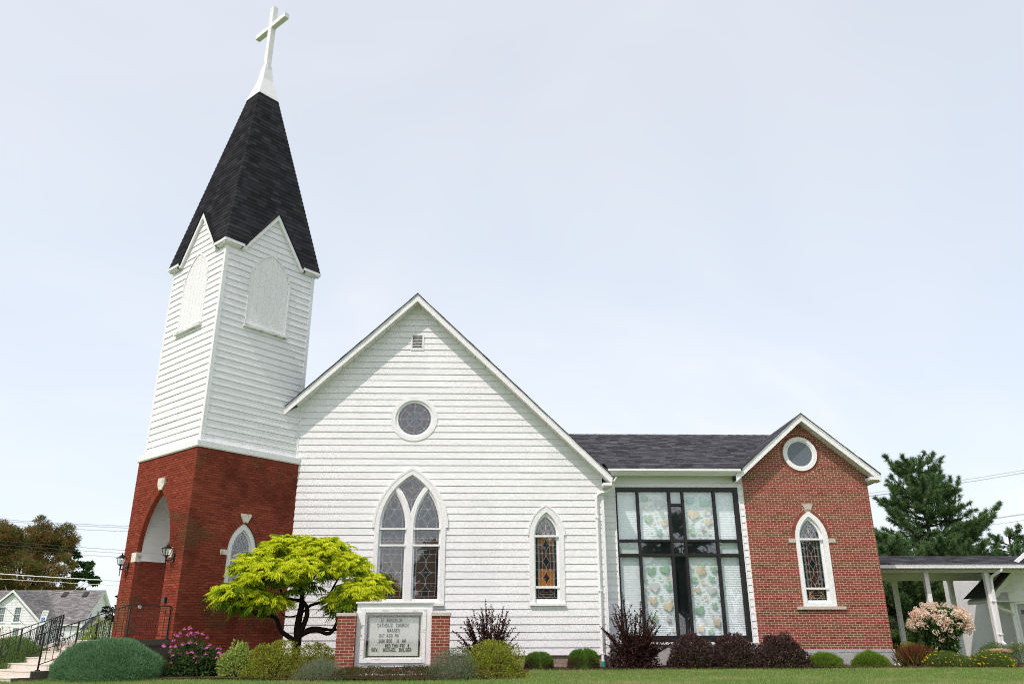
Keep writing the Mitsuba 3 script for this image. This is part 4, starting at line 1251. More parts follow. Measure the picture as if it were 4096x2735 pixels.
# ------------------------------------------------------------------ covered walkway on the right
CW = thing('covered_walkway', 'white covered walkway with slender posts and a dark shingle roof beside the brick wing', 'walkway')
for x, y, ds_ in ((14.23, 2.8, 0), (16.22, 2.8, 1), (14.77, 6.0, 0), (16.82, 6.0, 0), (12.3, 6.0, 0)):
    put(f'{CW}__post', wbox(MB(), x - 0.07, x + 0.07, y - 0.07, y + 0.07, -0.7, 2.40 if y < 4 else 2.36), 'm_trim')
    put(f'{CW}__post_cap', wbox(MB(), x - 0.085, x + 0.085, y - 0.085, y + 0.085, 2.30, 2.355), 'm_trim')
put(f'{CW}__beam', wbox(MB(), 11.2, 19.0, 2.72, 2.88, 2.40, 2.56), 'm_trim')
put(f'{CW}__beam', wbox(MB(), 11.2, 19.0, 5.92, 6.08, 2.362, 2.60), 'm_trim')
put(f'{CW}__ceiling', wbox(MB(), 11.2, 19.0, 2.88, 5.92, 2.57, 2.60), 'm_soffit')
x = 11.2
while x < 19:
    put(f'{CW}__soffit_panel', wbox(MB(), x + 0.002, x + 0.298, 2.40, 2.72, 2.452, 2.465), 'm_soffit')
    x += 0.30
put(f'{CW}__gutter', wbox(MB(), 11.2, 19.0, 2.30, 2.40, 2.50, 2.585), 'm_gutter')
put(f'{CW}__gutter', wbox(MB(), 11.2, 19.0, 2.285, 2.41, 2.586, 2.605), 'm_gutter')
rt = np.array([0, 2.05, 0.46])
Lw = np.linalg.norm(rt)
fnw = plane_fn((11.2, 2.33, 2.605), (1, 0, 0), rt / Lw)
m = MB()
m.add(fnw([0, 7.8, 7.8, 0], [0, 0, Lw, Lw], [-0.004] * 4), [[0, 1, 2, 3]], 0.3)
m.add([(11.2, 4.38, 3.062), (19.0, 4.38, 3.062), (19.0, 6.45, 2.60), (11.2, 6.45, 2.60)], [[0, 1, 2, 3]], 0.3)
wr_ = put(f'{CW}__roof', m, 'm_shingle')
pieces(wr_, 'shingle', shingles(fnw, sbox(0, -0.03, 7.8, Lw), 0.145, 0.32, 0.010, seed=91), 'm_shingle', 'shingles_above', 240)
m = MB()
tube(m, [[16.50, 2.34, 2.50], [16.50, 2.34, 2.44], [16.33, 2.66, 2.26], [16.30, 2.69, 2.15], [16.26, 2.69, 0.30], [16.26, 2.55, 0.2]], 0.05, 4)
put(f'{CW}__downspout', m, 'm_gutter')
for z in (1.5, 0.5):
    put(f'{CW}__downspout_strap', wbox(MB(), 16.2, 16.33, 2.63, 2.74, z, z + 0.03), 'm_metal_white')

HL = thing('parish_hall', 'pale clapboard hall with a grey door at the far right behind the walkway', 'building')
HF = Fr((0, 5.0), (1, 0), (0, -1))
hp = sbox(18.24, -0.7, 24.0, 2.75).difference(sbox(18.40, -0.5, 19.35, 1.56))
put(f'{HL}__front_wall', plate(MB(), HF, hp, -0.1, -0.006), 'm_siding')
siding(f'{HL}__front_wall', HF, hp, -0.62, 0.24, 'm_siding', seed=101, seams=4)
put(f'{HL}__corner_board', fbox(MB(), HF, 18.215, 18.30, -0.7, 2.4, -0.1, 0.03), 'm_trim')
HSd = Fr((18.24, 5.0), (0, 1), (-1, 0))
put(f'{HL}__side_wall', plate(MB(), HSd, sbox(0, -0.7, 4, 2.6), -0.1, 0.0), 'm_siding')
put(f'{HL}__door_frame', plate(MB(), HF, sbox(18.38, -0.5, 19.37, 1.58).difference(sbox(18.45, -0.5, 19.30, 1.52)), -0.05, 0.03), 'm_trim')
dk = put(f'{HL}__door', fbox(MB(), HF, 18.46, 19.29, -0.5, 1.51, -0.05, -0.015), 'm_concrete')
for q in range(3):
    put(f'{dk}__window', fbox(MB(), HF, 18.58 + 0.2 * q, 18.73 + 0.2 * q, 1.18, 1.32, -0.02, -0.009), 'm_pane_dark')
for z in (-0.2, 0.4, 1.2):
    put(f'{dk}__hinge', fbox(MB(), HF, 18.448, 18.475, z, z + 0.1, -0.02, 0.0), 'm_black_frame')
# the hall's gable overhang reaching towards the walkway
put(f'{HL}__eave_panel', wbox(MB(), 17.45, 18.30, 4.7, 4.75, 1.88, 2.46), 'm_soffit')
for q in range(5):
    put(f'{HL}__eave_board', wbox(MB(), 17.47, 18.26, 4.685, 4.70, 1.90 + 0.112 * q, 2.005 + 0.112 * q), 'm_soffit')
m = MB()
m.add([(17.08, 4.3, 1.60), (17.45, 4.3, 1.96), (18.5, 4.3, 2.9), (18.5, 4.3, 2.74), (17.40, 4.3, 1.70), (17.10, 4.3, 1.50), (17.08, 5.6, 1.60), (17.45, 5.6, 1.96), (18.5, 5.6, 2.9), (18.5, 5.6, 2.74), (17.40, 5.6, 1.70), (17.10, 5.6, 1.50)],
      [[0, 1, 4, 5], [1, 2, 3, 4], [0, 6, 7, 1], [1, 7, 8, 2], [5, 4, 10, 11], [4, 3, 9, 10], [0, 5, 11, 6]])
put(f'{HL}__roof_edge', m, 'm_metal_white')
put(f'{HL}__eave_soffit', wbox(MB(), 17.12, 18.3, 4.35, 5.6, 1.56, 1.60), 'm_soffit')
put(f'{HL}__roof_plane', MB().add([(16.95, 4.25, 1.70), (18.2, 4.25, 2.72), (18.2, 5.6, 2.72), (16.95, 5.6, 1.70)], [[0, 1, 2, 3]], 0.3), 'm_shingle')
put(f'{HL}__roof_plane', MB().add([(18.2, 4.25, 2.72), (24.2, 4.25, 2.78), (24.2, 9, 2.78), (18.2, 9, 2.72)], [[0, 1, 2, 3]], 0.3), 'm_shingle')
put(f'{HL}__dormer_rake', plate(MB(), Fr((0, 2.6), (1, 0), (0, -1)), Polygon([(17.16, 2.74), (18.6, 3.75), (18.6, 3.60), (17.28, 2.69)]), -0.05, 0.0, back=True), 'm_metal_white')
m = MB()
tube(m, curve([(17.30, 4.4, 1.52), (17.5, 4.45, 1.36), (17.9, 4.7, 1.28), (18.22, 4.95, 1.20), (18.2, 4.95, 0.2)], 14), 0.045, 4)
put(f'{HL}__downspout', m, 'm_gutter')

GA = thing('garage', 'low white clapboard garage with a small slider window seen under the walkway', 'garage')
GF_ = Fr((0, 16.0), (1, 0), (0, -1))
put(f'{GA}__wall', plate(MB(), GF_, sbox(17.5, -0.7, 30, 2.1), -0.1, -0.006), 'm_siding')
siding(f'{GA}__wall', GF_, sbox(17.5, -0.7, 30, 2.1).difference(sbox(24.75, 0.2, 25.2, 0.56)), -0.62, 0.14, 'm_siding', seed=111, seams=5)
gw = nkey(f'{GA}__window')
put(f'{gw}__frame', plate(MB(), GF_, sbox(24.70, 0.16, 25.24, 0.60).difference(sbox(24.77, 0.22, 25.18, 0.54)), -0.05, 0.03), 'm_metal_white')
put(f'{gw}__pane', fbox(MB(), GF_, 24.77, 24.96, 0.22, 0.54, -0.05, -0.02), 'm_pane_dark')
put(f'{gw}__pane', fbox(MB(), GF_, 24.99, 25.18, 0.22, 0.54, -0.05, -0.02), 'm_pane_dark')
put(f'{GA}__roof', MB().add([(17.0, 15.6, 2.05), (30.5, 15.6, 2.05), (30.5, 20, 3.9), (17.0, 20, 3.9), (17.0, 24.4, 2.05), (30.5, 24.4, 2.05)], [[0, 1, 2, 3], [3, 2, 5, 4]], 0.4), 'm_shingle')
# ------------------------------------------------------------------ steps, landing, ramp and railings
LF = bf['left']
ST = thing('entrance_steps', 'broad pale concrete steps rising to the arched tower entrance', 'steps')
RISE, RUN, OUT0, ZL = 0.127, 0.367, 1.23, 0.43
prof = [(0.0, -0.6)]
for k in range(7):
    top, front = ZL - RISE * k, OUT0 + RUN * k
    o0 = 0.0 if k == 0 else OUT0 + RUN * (k - 1)
    fbox(mb := MB(), LF, 0.085, 2.60, top - 0.6, top, 0.03 if k == 0 else o0 - 0.2, front, rng.uniform())
    fbox(mb, LF, 0.075, 2.61, top - 0.022, top + 0.0015, front - 0.03, front + 0.012, rng.uniform())
    put(f'{ST}__step' if k else f'{ST}__landing', mb, 'm_step')
P_ = [(-0.02, -0.7), (-0.02, ZL - 0.001)]
for k in range(7):
    P_ += [(OUT0 + RUN * k - 0.004, ZL - RISE * k - 0.001), (OUT0 + RUN * k - 0.004, ZL - RISE * (k + 1) - 0.001)]
P_ += [(OUT0 + RUN * 6 - 0.004, -0.7)]
CF = Fr(LF.o + 0.055 * dL, -dR, -dL)
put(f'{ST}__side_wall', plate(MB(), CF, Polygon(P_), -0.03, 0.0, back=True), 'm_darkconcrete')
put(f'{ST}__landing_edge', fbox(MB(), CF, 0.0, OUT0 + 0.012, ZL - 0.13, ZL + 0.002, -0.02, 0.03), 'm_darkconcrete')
m = MB()
m.add(np.vstack([LF.p([2.6, 2.6, 7.5, 7.5], [0.395, 0.395, -0.45, -0.45], [0.03, 1.70, 1.70, 0.03]), LF.p([2.6, 2.6, 7.5, 7.5], [-0.6] * 4, [0.03, 1.70, 1.70, 0.03])]),
      [[0, 1, 2, 3], [0, 4, 5, 1], [1, 5, 6, 2], [3, 2, 6, 7]])
put(f'{ST}__ramp', m, 'm_step')


def rail_line(pts, t):
    P = np.array(pts, float)
    return np.array([np.interp(t, P[:, 0], P[:, 1])])


def railing(key, at, top, bottom, posts, step, ornaments=(), curl=None):
    """AT(t, z) -> point; TOP, BOTTOM: (t, z) lines; POSTS: (t, z0, z1); bars every STEP"""
    tp, bt = np.array(top, float), np.array(bottom, float)
    m = MB()
    tube(m, [at(t, z) for t, z in tp] if curl is None else np.vstack([[at(t, z) for t, z in tp], [at(t, z) for t, z in curl]]), 0.013, 6)
    put(f'{key}__handrail', m, 'm_black_iron')
    m = MB()
    tube(m, [at(t, z) for t, z in bt], 0.010, 4)
    put(f'{key}__bottom_rail', m, 'm_black_iron')
    pt = [p[0] for p in posts]
    for t, z0, z1 in posts:
        put(f'{key}__post', tube(MB(), [at(t, z0), at(t, z1)], 0.022, 4), 'm_black_iron')
        put(f'{key}__post_foot', tube(MB(), [at(t, z0), at(t, z0 + 0.025)], 0.055, 8), 'm_black_iron')
    t = bt[0, 0] + step
    while t < bt[-1, 0] - 0.03:
        if min(abs(t - x) for x in pt) > 0.05:
            z0, z1 = np.interp(t, bt[:, 0], bt[:, 1]), np.interp(t, tp[:, 0], tp[:, 1])
            put(f'{key}__baluster', tube(MB(), [at(t, z0), at(t, z1)], 0.0085, 4), 'm_black_iron')
        t += step
    for t in ornaments:
        z0, z1 = np.interp(t, bt[:, 0], bt[:, 1]), np.interp(t, tp[:, 0], tp[:, 1])
        zm = (z0 + z1) / 2
        m = MB()
        for s1, s2 in ((-1, 1), (1, 1), (1, -1), (-1, -1)):
            tube(m, [at(t + s1 * 0.115, zm), at(t, zm + s2 * 0.16)], 0.009, 4)
        for sx, sz in ((-1, 1), (1, 1), (-1, -1), (1, -1)):
            a = np.linspace(0, 1.6 * np.pi, 12)
            r = 0.035 * (1 - 0.5 * a / a[-1])
            tube(m, [at(t + sx * (0.03 - rr * math.cos(aa)), zm + sz * (0.175 + rr * math.sin(aa) - 0.01)) for aa, rr in zip(a, r)], 0.006, 4)
        put(f'{key}__scroll_ornament', m, 'm_black_iron')


aa = np.linspace(0, 1.5 * np.pi, 12)
RR = thing('stair_railing', 'black iron railing along the near right edge of the entrance steps', 'railing', 'railings of the entrance steps')
railing(RR, lambda t, z: LF.p(0.16, z, t), [(0.03, 1.21), (1.06, 1.232), (2.20, 0.82), (2.94, 0.56)], [(0.03, 0.52), (1.06, 0.53), (2.20, 0.165), (2.90, -0.08)],
        [(0.05, 0.43, 1.205), (1.06, 0.43, 1.225), (2.20, 0.04, 0.815), (2.90, -0.21, 0.57)], 0.145, (2.53,), [(2.99 + 0.05 * math.sin(x), 0.49 + 0.055 * math.cos(x)) for x in aa])
RL = thing('stair_railing', 'black iron railing along the far left edge of the entrance steps', 'railing', 'railings of the entrance steps')
railing(RL, lambda t, z: LF.p(2.55, z, t), [(1.60, 1.035), (2.52, 0.70), (3.9, 0.20)], [(1.60, 0.33), (2.52, 0.03), (3.9, -0.42)], [(1.62, 0.30, 1.03), (2.52, -0.05, 0.70), (3.8, -0.5, 0.24)], 0.145, (2.85,))
RA = thing('ramp_railing', 'black iron railing on the outer side of the entrance ramp, its bars bunched in view', 'railing', 'railings of the entrance ramp')
railing(RA, lambda t, z: LF.p(t, z, 1.65), [(2.60, 1.015), (3.66, 0.81), (6.5, 0.30)], [(2.60, 0.42), (3.66, 0.24), (6.5, -0.25)], [(2.62, 0.30, 1.01), (3.15, 0.28, 0.91), (3.66, 0.2, 0.81), (5.0, -0.1, 0.56)], 0.11)
RB = thing('ramp_railing', 'black iron railing on the inner side of the entrance ramp by the left pier', 'railing', 'railings of the entrance ramp')
railing(RB, lambda t, z: LF.p(t, z, 0.10), [(3.20, 1.033), (4.05, 0.864), (6.5, 0.36)], [(3.20, 0.48), (4.05, 0.36), (6.5, -0.08)], [(3.22, 0.35, 1.03), (4.05, 0.2, 0.86), (5.2, -0.1, 0.63)], 0.11)


# ------------------------------------------------------------------ lanterns on the tower
def lantern(label, s, z, out):
    k = thing('wall_lantern', label, 'lantern', 'lanterns beside the tower arch')
    c = LF.p(s, 0, out)
    ux, uy = np.append(dL, 0), np.append(-dR, 0)

    def at(a, b, zz):
        return c + 0.8 * a * ux + 0.8 * b * uy + np.array([0, 0, z + 0.8 * (zz - z) - c[2]])

    def sq(h, zz):
        return [at(a * h, b * h, zz) for a, b in ((-1, -1), (1, -1), (1, 1), (-1, 1))]
    lof = lambda rows, cap=True: MB().add(np.array([p for h, zz in rows for p in sq(h, zz)]), [[4 * q + e, 4 * q + (e + 1) % 4, 4 * q + 4 + (e + 1) % 4, 4 * q + 4 + e] for q in range(len(rows) - 1) for e in range(4)] + [[3, 2, 1, 0], [4 * len(rows) - 4 + e for e in range(4)]])
    put(f'{k}__roof', lof([(0.135, z + 0.10), (0.14, z + 0.11), (0.085, z + 0.15), (0.045, z + 0.20), (0.022, z + 0.215)]), 'm_black_iron')
    fin = MB()
    tube(fin, [at(0, 0, z + q) for q in (0.21, 0.225, 0.235, 0.25, 0.265, 0.30)], [0.012, 0.022, 0.012, 0.02, 0.010, 0.003], 8)
    put(f'{k}__finial', fin, 'm_black_iron')
    for a, b in ((-1, -1), (1, -1), (1, 1), (-1, 1)):
        put(f'{k}__frame_bar', tube(MB(), [at(a * 0.072, b * 0.072, z - 0.10), at(a * 0.118, b * 0.118, z + 0.10)], 0.009, 4), 'm_black_iron')
    for e in range(4):
        lo, hi = sq(0.070, z - 0.10), sq(0.114, z + 0.10)
        put(f'{k}__pane', MB().add([lo[e], lo[(e + 1) % 4], hi[(e + 1) % 4], hi[e]], [[0, 1, 2, 3]]), 'm_pane')
    put(f'{k}__bulb', tube(MB(), [at(0, 0, z + q) for q in (-0.10, -0.06, -0.02, 0.03, 0.05)], [0.018, 0.018, 0.028, 0.024, 0.006], 10), 'm_bulb')
    put(f'{k}__base', lof([(0.05, z - 0.145), (0.078, z - 0.115), (0.078, z - 0.10)]), 'm_black_iron')
    tail = MB()
    tube(tail, [at(0, 0, z - q) for q in (0.14, 0.16, 0.20, 0.22, 0.25, 0.28, 0.34, 0.38, 0.44, 0.46, 0.50)], [0.022, 0.032, 0.024, 0.018, 0.034, 0.02, 0.014, 0.010, 0.010, 0.017, 0.004], 8)
    put(f'{k}__tail', tail, 'm_black_iron')
    arm = MB()
    tube(arm, curve([LF.p(s, z - 0.19, out), LF.p(s, z - 0.22, out * 0.7), LF.p(s, z - 0.19, out * 0.35), LF.p(s, z - 0.12, 0.0)], 12), 0.013, 6)
    put(f'{k}__arm', arm, 'm_black_iron')
    put(f'{k}__wall_plate', fbox(MB(), LF, s - 0.04, s + 0.04, z - 0.24, z - 0.02, 0.0, 0.022), 'm_black_iron')


lantern('black wall lantern with clear panes right of the tower arch', 0.47, 2.55, 0.20)
lantern('black wall lantern with clear panes left of the tower arch, against the sky', 2.97, 2.47, 0.20)

# ------------------------------------------------------------------ farmhouse across the side street
FH = thing('farmhouse', 'white clapboard farmhouse with a grey shingle roof at the far left', 'house')
MX0, MX1, MY0, MY1, ME, MR, MYR = -68.0, -53.7, 90.0, 99.6, 2.74, 6.99, 94.8
HMF = Fr((0, MY0), (1, 0), (0, -1))
hp = sbox(MX0, -1.5, MX1, ME + 0.1)
put(f'{FH}__wall', plate(MB(), HMF, hp, -0.2, -0.01), 'm_siding')
siding(f'{FH}__wall', HMF, sbox(-57.2, -1.5, MX1, ME + 0.1), -1.5, 0.26, 'm_siding', seed=131, seams=20, lip=0.03)
GE = Fr((MX1, MY0), (0, 1), (1, 0))
ge = Polygon([(0, -1.5), (MY1 - MY0, -1.5), (MY1 - MY0, ME + 0.1), (MYR - MY0, MR - 0.1), (0, ME + 0.1)])
put(f'{FH}__end_wall', plate(MB(), GE, ge, -0.2, -0.01), 'm_siding')
siding(f'{FH}__end_wall', GE, ge.difference(unary_union([sbox(a_ - 0.4, 3.55, a_ + 0.4, 4.4) for a_ in (2.2, 4.5)])), -1.5, 0.30, 'm_siding', seed=132, seams=20, lip=0.03)
WY, WA_, WE_, WRZ = 86.0, -60.9, 3.94, 6.62
HWF = Fr((0, WY), (1, 0), (0, -1))
wgp_ = Polygon([(WA_ - 3.72, -1.5), (WA_ + 3.72, -1.5), (WA_ + 3.72, 3.10), (WA_, 6.42), (WA_ - 3.72, 3.10)])
wins = [(-61.95, 2.83, 4.54), (-59.95, 2.83, 4.54), (-61.95, 0.25, 2.05), (-59.72, 0.25, 2.05)]
wcut = unary_union([sbox(x - 0.45, a - 0.05, x + 0.45, b + 0.05) for x, a, b in wins])
put(f'{FH}__wing_wall', plate(MB(), HWF, wgp_.difference(wcut), -0.2, -0.01), 'm_siding')
siding(f'{FH}__wing_wall', HWF, wgp_.difference(unary_union([sbox(x - 0.5, a - 0.1, x + 0.5, b + 0.1) for x, a, b in wins])), -1.5, 0.335, 'm_siding', seed=133, seams=20, lip=0.03)
put(f'{FH}__wing_side_wall', wbox(MB(), WA_ + 3.52, WA_ + 3.72, WY + 0.2, MY0, -1.5, 3.1), 'm_siding')
put(f'{FH}__corner_board', fbox(MB(), HWF, WA_ + 3.6, WA_ + 3.76, -1.5, 3.1, -0.3, 0.05), 'm_trim')
for x, a, b in wins:
    wn = nkey(f'{FH}__window')
    put(f'{wn}__frame', plate(MB(), HWF, sbox(x - 0.55, a - 0.12, x + 0.55, b + 0.15).difference(sbox(x - 0.37, a, x + 0.37, b)), -0.1, 0.05), 'm_trim')
    put(f'{wn}__sill', fbox(MB(), HWF, x - 0.6, x + 0.6, a - 0.17, a - 0.10, 0, 0.12), 'm_trim')
    for a0, b0 in ((a, (a + b) / 2 - 0.02), ((a + b) / 2 + 0.02, b)):
        put(f'{wn}__pane', fbox(MB(), HWF, x - 0.37, x + 0.37, a0, b0, -0.1, -0.03), 'm_grey_pane')
    put(f'{wn}__sash_rail', fbox(MB(), HWF, x - 0.37, x + 0.37, (a + b) / 2 - 0.035, (a + b) / 2 + 0.035, -0.1, 0.0), 'm_trim')
    for q in (1, 2):
        put(f'{wn}__muntin', fbox(MB(), HWF, x - 0.37 + q * 0.247 - 0.012, x - 0.37 + q * 0.247 + 0.012, a, b, -0.05, -0.02), 'm_frosted')
    for q in range(1, 6):
        if q != 3:
            zq = a + (b - a) * q / 6
            put(f'{wn}__muntin', fbox(MB(), HWF, x - 0.37, x + 0.37, zq - 0.012, zq + 0.012, -0.05, -0.02), 'm_frosted')
for y, a, b in ((92.2, 3.58, 4.34), (94.5, 3.58, 4.34)):
    wn = nkey(f'{FH}__window')
    put(f'{wn}__frame', plate(MB(), GE, sbox(y - 90 - 0.5, a - 0.12, y - 90 + 0.5, b + 0.15).difference(sbox(y - 90 - 0.35, a, y - 90 + 0.35, b)), 0, 0.06), 'm_trim')
    put(f'{wn}__pane', fbox(MB(), GE, y - 90 - 0.35, y - 90 + 0.35, a, b, 0, 0.02), 'm_pane_dark')
# roofs
sl_ = math.hypot(MYR - MY0 + 0.4, MR - ME + 0.36)
ut = np.array([0, MYR - MY0 + 0.4, MR - ME + 0.36]) / sl_
fnh = plane_fn((MX0, MY0 - 0.4, ME - 0.36 + 0.15), (1, 0, 0), ut)
m = MB()
m.add(fnh([0, 14.75, 14.75, 0], [0, 0, sl_, sl_], [-0.01] * 4), [[0, 1, 2, 3]], 0.4)
m.add([(MX0, MYR, MR + 0.14), (-53.25, MYR, MR + 0.14), (-53.25, MY1 + 0.4, ME - 0.2), (MX0, MY1 + 0.4, ME - 0.2)], [[0, 1, 2, 3]], 0.4)
hr_ = put(f'{FH}__roof', m, 'm_house_shingle')
pieces(hr_, 'shingle', shingles(fnh, sbox(0, 0, 14.75, sl_), 0.22, 0.62, 0.02, seed=141), 'm_house_shingle', 'shingles_above', 220)
put(f'{FH}__eave_trim', wbox(MB(), -57.0, -53.2, MY0 - 0.42, MY0 - 0.36, 2.38, 2.56), 'm_trim')
for ya, za, yb, zb in ((MY0 - 0.4, ME - 0.26, MYR, MR + 0.1), (MYR, MR + 0.1, MY1 + 0.4, ME - 0.24)):
    q = Fr((-53.27, 0), (0, 1), (1, 0))
    put(f'{FH}__rake_board', plate(MB(), q, Polygon([(ya, za), (yb, zb), (yb, zb - 0.28), (ya, za - 0.28)]), -0.4, 0.0, back=True), 'm_trim')
for sg in (1, -1):
    L_ = 3.98
    V0 = np.array([WA_, WY - 0.35, 6.72])
    ut = np.array([sg * L_, 0, -3.62])
    Ls = np.linalg.norm(ut)
    fnv = plane_fn(V0 + ut, (0, 1, 0), -ut / Ls)
    m = MB()
    m.add(fnv([0, 9.2, 9.2, 0], [0, 0, Ls, Ls], [-0.01] * 4), [[0, 1, 2, 3]], 0.3)
    wk_ = put(f'{FH}__wing_roof', m, 'm_house_shingle')
    if sg > 0:
        pieces(wk_, 'shingle', shingles(fnv, Polygon([(0, 0), (4.6, 0), (8.6, Ls), (0, Ls)]), 0.22, 0.62, 0.02, seed=142), 'm_house_shingle', 'shingles_above', 80)
    q = Fr((0, WY - 0.36), (1, 0), (0, -1))
    put(f'{FH}__rake_board', plate(MB(), q, Polygon([(WA_, 6.70), (WA_ + sg * L_, 6.70 - 3.62), (WA_ + sg * L_, 6.40 - 3.62), (WA_, 6.40)]), -0.06, 0.03, back=True), 'm_trim')
for x in (-62.6, -58.4, -55.6):
    y_ = 94.1
    z_ = ME - 0.21 + (y_ - MY0 + 0.4) * (ut[2] * 0 + (MR - ME + 0.36) / (MYR - MY0 + 0.4)) + 0.08
    put(f'{FH}__roof_vent', MB().add(np.array([(x - 0.33, y_ - 0.45, z_ - 0.28), (x + 0.33, y_ - 0.45, z_ - 0.28), (x + 0.33, y_ + 0.25, z_ + 0.30), (x - 0.33, y_ + 0.25, z_ + 0.30), (x - 0.33, y_ - 0.45, z_ - 0.46), (x + 0.33, y_ - 0.45, z_ - 0.46), (x + 0.33, y_ + 0.25, z_ + 0.1), (x - 0.33, y_ + 0.25, z_ + 0.1)]), BOXF), 'm_black_frame')
# side porch
PX0, PX1 = -54.3, -51.7
fnp = plane_fn((PX0, 89.9, 1.80), (1, 0, 0), np.array([0, 3.0, 1.75]) / math.hypot(3, 1.75))
Lp = math.hypot(3, 1.75)
m = MB()
m.add(fnp([0, 2.6, 2.6, 0], [0, 0, Lp, Lp], [-0.01] * 4), [[0, 1, 2, 3]], 0.4)
pr_ = put(f'{FH}__porch_roof', m, 'm_house_shingle')
pieces(pr_, 'shingle', shingles(fnp, sbox(0, 0, 2.6, Lp), 0.22, 0.62, 0.02, seed=143), 'm_house_shingle', 'shingles_above', 60)
put(f'{FH}__porch_fascia', wbox(MB(), PX0, PX1, 89.84, 89.92, 1.58, 1.80), 'm_trim')
put(f'{FH}__porch_post', wbox(MB(), -52.3, -52.1, 90.0, 90.2, -1.5, 1.6), 'm_trim')
put(f'{FH}__porch_wall', wbox(MB(), MX1 + 0.1, -51.9, 92.0, 92.1, -1.5, 2.6), 'm_siding')
dk = put(f'{FH}__porch_door', wbox(MB(), -53.35, -52.75, 91.9, 91.99, -0.9, 1.5), 'm_black_frame')
put(f'{FH}__porch_wreath', tube(MB(), [(-52.5 + 0.2 * math.cos(a), 91.88, 0.85 + 0.2 * math.sin(a)) for a in np.linspace(0, 2 * np.pi, 16)], 0.08, 6), 'm_leaf_hydr')

# ------------------------------------------------------------------ parking sign
PS = thing('parking_sign', 'white reserved parking sign with a blue wheelchair square, tilted on its post', 'sign')
SGF = Fr((-19.42, 14.0), (1, 0), (0, -1))


def ptilt(a):
    return affinity.skew(a, xs=0, ys=0)


plt_ = sbox(-0.135, 1.06, 0.135, 1.69).buffer(-0.03).buffer(0.03)
sh_ = 0.16
tl = lambda g: affinity.affine_transform(g, [1, sh_, 0, 1, -sh_ * 1.38, 0])
put(f'{PS}__plate', plate(MB(), SGF, tl(plt_), -0.004, 0.0, back=True), 'm_metal_white')
put(f'{PS}__blue_square', plate(MB(), SGF, tl(sbox(-0.075, 1.19, 0.075, 1.39)), 0.001, 0.003), 'm_blue_sign')
for txt, z, w_ in (('RESERVED', 1.565, 0.22), ('PARKING', 1.465, 0.19)):
    t_ = meshkit.text_mesh(txt, 0.05, 0.002, bold=True)
    b0, b1 = t_.bounds
    V = np.array(t_.vertices)
    X = (V[:, 0] - b0[0]) / (b1[0] - b0[0]) * w_ - w_ / 2
    Z = z + V[:, 1] * 1.1
    put(f'{PS}__lettering', MB().add(SGF.p(X + sh_ * (Z - 1.38), Z, 0.001 + V[:, 2]), np.array(t_.faces)), 'm_sign_green')
sym = unary_union([Point(-0.005, 1.365).buffer(0.013), LineString([(-0.005, 1.345), (0.0, 1.29), (0.03, 1.285), (0.045, 1.24), (0.058, 1.245)]).buffer(0.007), LineString([(0.0, 1.318), (0.03, 1.318)]).buffer(0.006),
                   LineString([(0.0 + 0.043 * math.cos(a), 1.255 + 0.043 * math.sin(a)) for a in np.linspace(2.2, 6.1, 18)]).buffer(0.006)])
put(f'{PS}__wheelchair_symbol', plate(MB(), SGF, tl(sym), 0.003, 0.005), 'm_metal_white')
put(f'{PS}__post', tube(MB(), [SGF.p(-0.26, -0.6, -0.03), SGF.p(0.03, 1.66, -0.03)], 0.022, 6), 'm_wire')

# ------------------------------------------------------------------ overhead wires
def wire(label, pts, r, mat):
    k = thing('overhead_wire', label, 'cable', 'overhead wires')
    tube(MB(), pts, r, 5).build(k, mat)


def span(xa, za, xb, zb, y, x0=-75.0, x1=75.0, sag=0.0009):
    """a sagging wire through two measured points"""
    xs = np.linspace(x0, x1, 40)
    sl = (zb - za) / (xb - xa)
    z = za + sl * (xs - xa) + sag * (xs - xa) * (xs - xb)
    return np.stack([xs, np.full(40, y), z], 1)


names = ['topmost of the upper three wires left of the tower', 'middle of the upper three wires left of the tower', 'lowest of the upper three wires left of the tower',
         'topmost of the middle three wires left of the tower', 'middle one of the middle three wires left of the tower', 'lowest of the middle three wires left of the tower']
for nm, q in zip(names, [(-37.58, 9.25, -27.72, 8.75), (-37.55, 9.12, -27.70, 8.61), (-37.49, 8.82, -27.68, 8.35), (-37.23, 7.64, -27.71, 6.94), (-31.31, 6.93, -27.71, 6.71), (-31.21, 6.63, -27.76, 6.41)]):
    wire('thin grey wire, ' + nm, span(*q, 40.0, -75, 75, 0.0014), 0.012, 'm_wire')
wire('thick pale cable crossing in front of the rusty brown tree', span(-36.70, 5.21, -27.70, 4.69, 40.0, -75, -20, 0.0012), 0.035, 'm_pale_wire')
wire('thin wire just below the thick pale cable', span(-36.62, 4.85, -27.69, 4.37, 40.0, -75, -20, 0.0012), 0.018, 'm_pale_wire')
wire('dark service wire slanting across the farmhouse gable', span(-36.25, 3.14, -33.29, 0.98, 40.0, -42, -31.5, 0.01), 0.016, 'm_wire')
wire('upper of two wires slanting up to the right edge beside the pine', [(41.0, 40, 5.65), (52.0, 40, 8.8)], 0.012, 'm_wire')
wire('lower of two wires slanting up to the right edge beside the pine', [(41.0, 40, 5.35), (52.0, 40, 8.1)], 0.012, 'm_wire')

# ------------------------------------------------------------------ stones at the corner of the wing
def stone(label, c, r):
    k = thing('garden_stone', label, 'stone', 'white stones at the wing corner')
    s_ = trimesh.creation.icosphere(2, 1.0)
    V = np.array(s_.vertices)
    V = V * (0.85 + 0.3 * meshkit.noise(V * 2.1 + c[0], 5)[:, None]) * np.array(r) + np.array(c)
    MB().add(V, np.array(s_.faces)).build(k, 'm_white_stone', True)


stone('left one of two white stones on the mulch at the wing corner', (11.55, 0.05, -0.30), (0.13, 0.10, 0.07))
stone('right one of two white stones on the mulch at the wing corner', (11.76, 0.10, -0.29), (0.10, 0.09, 0.09))
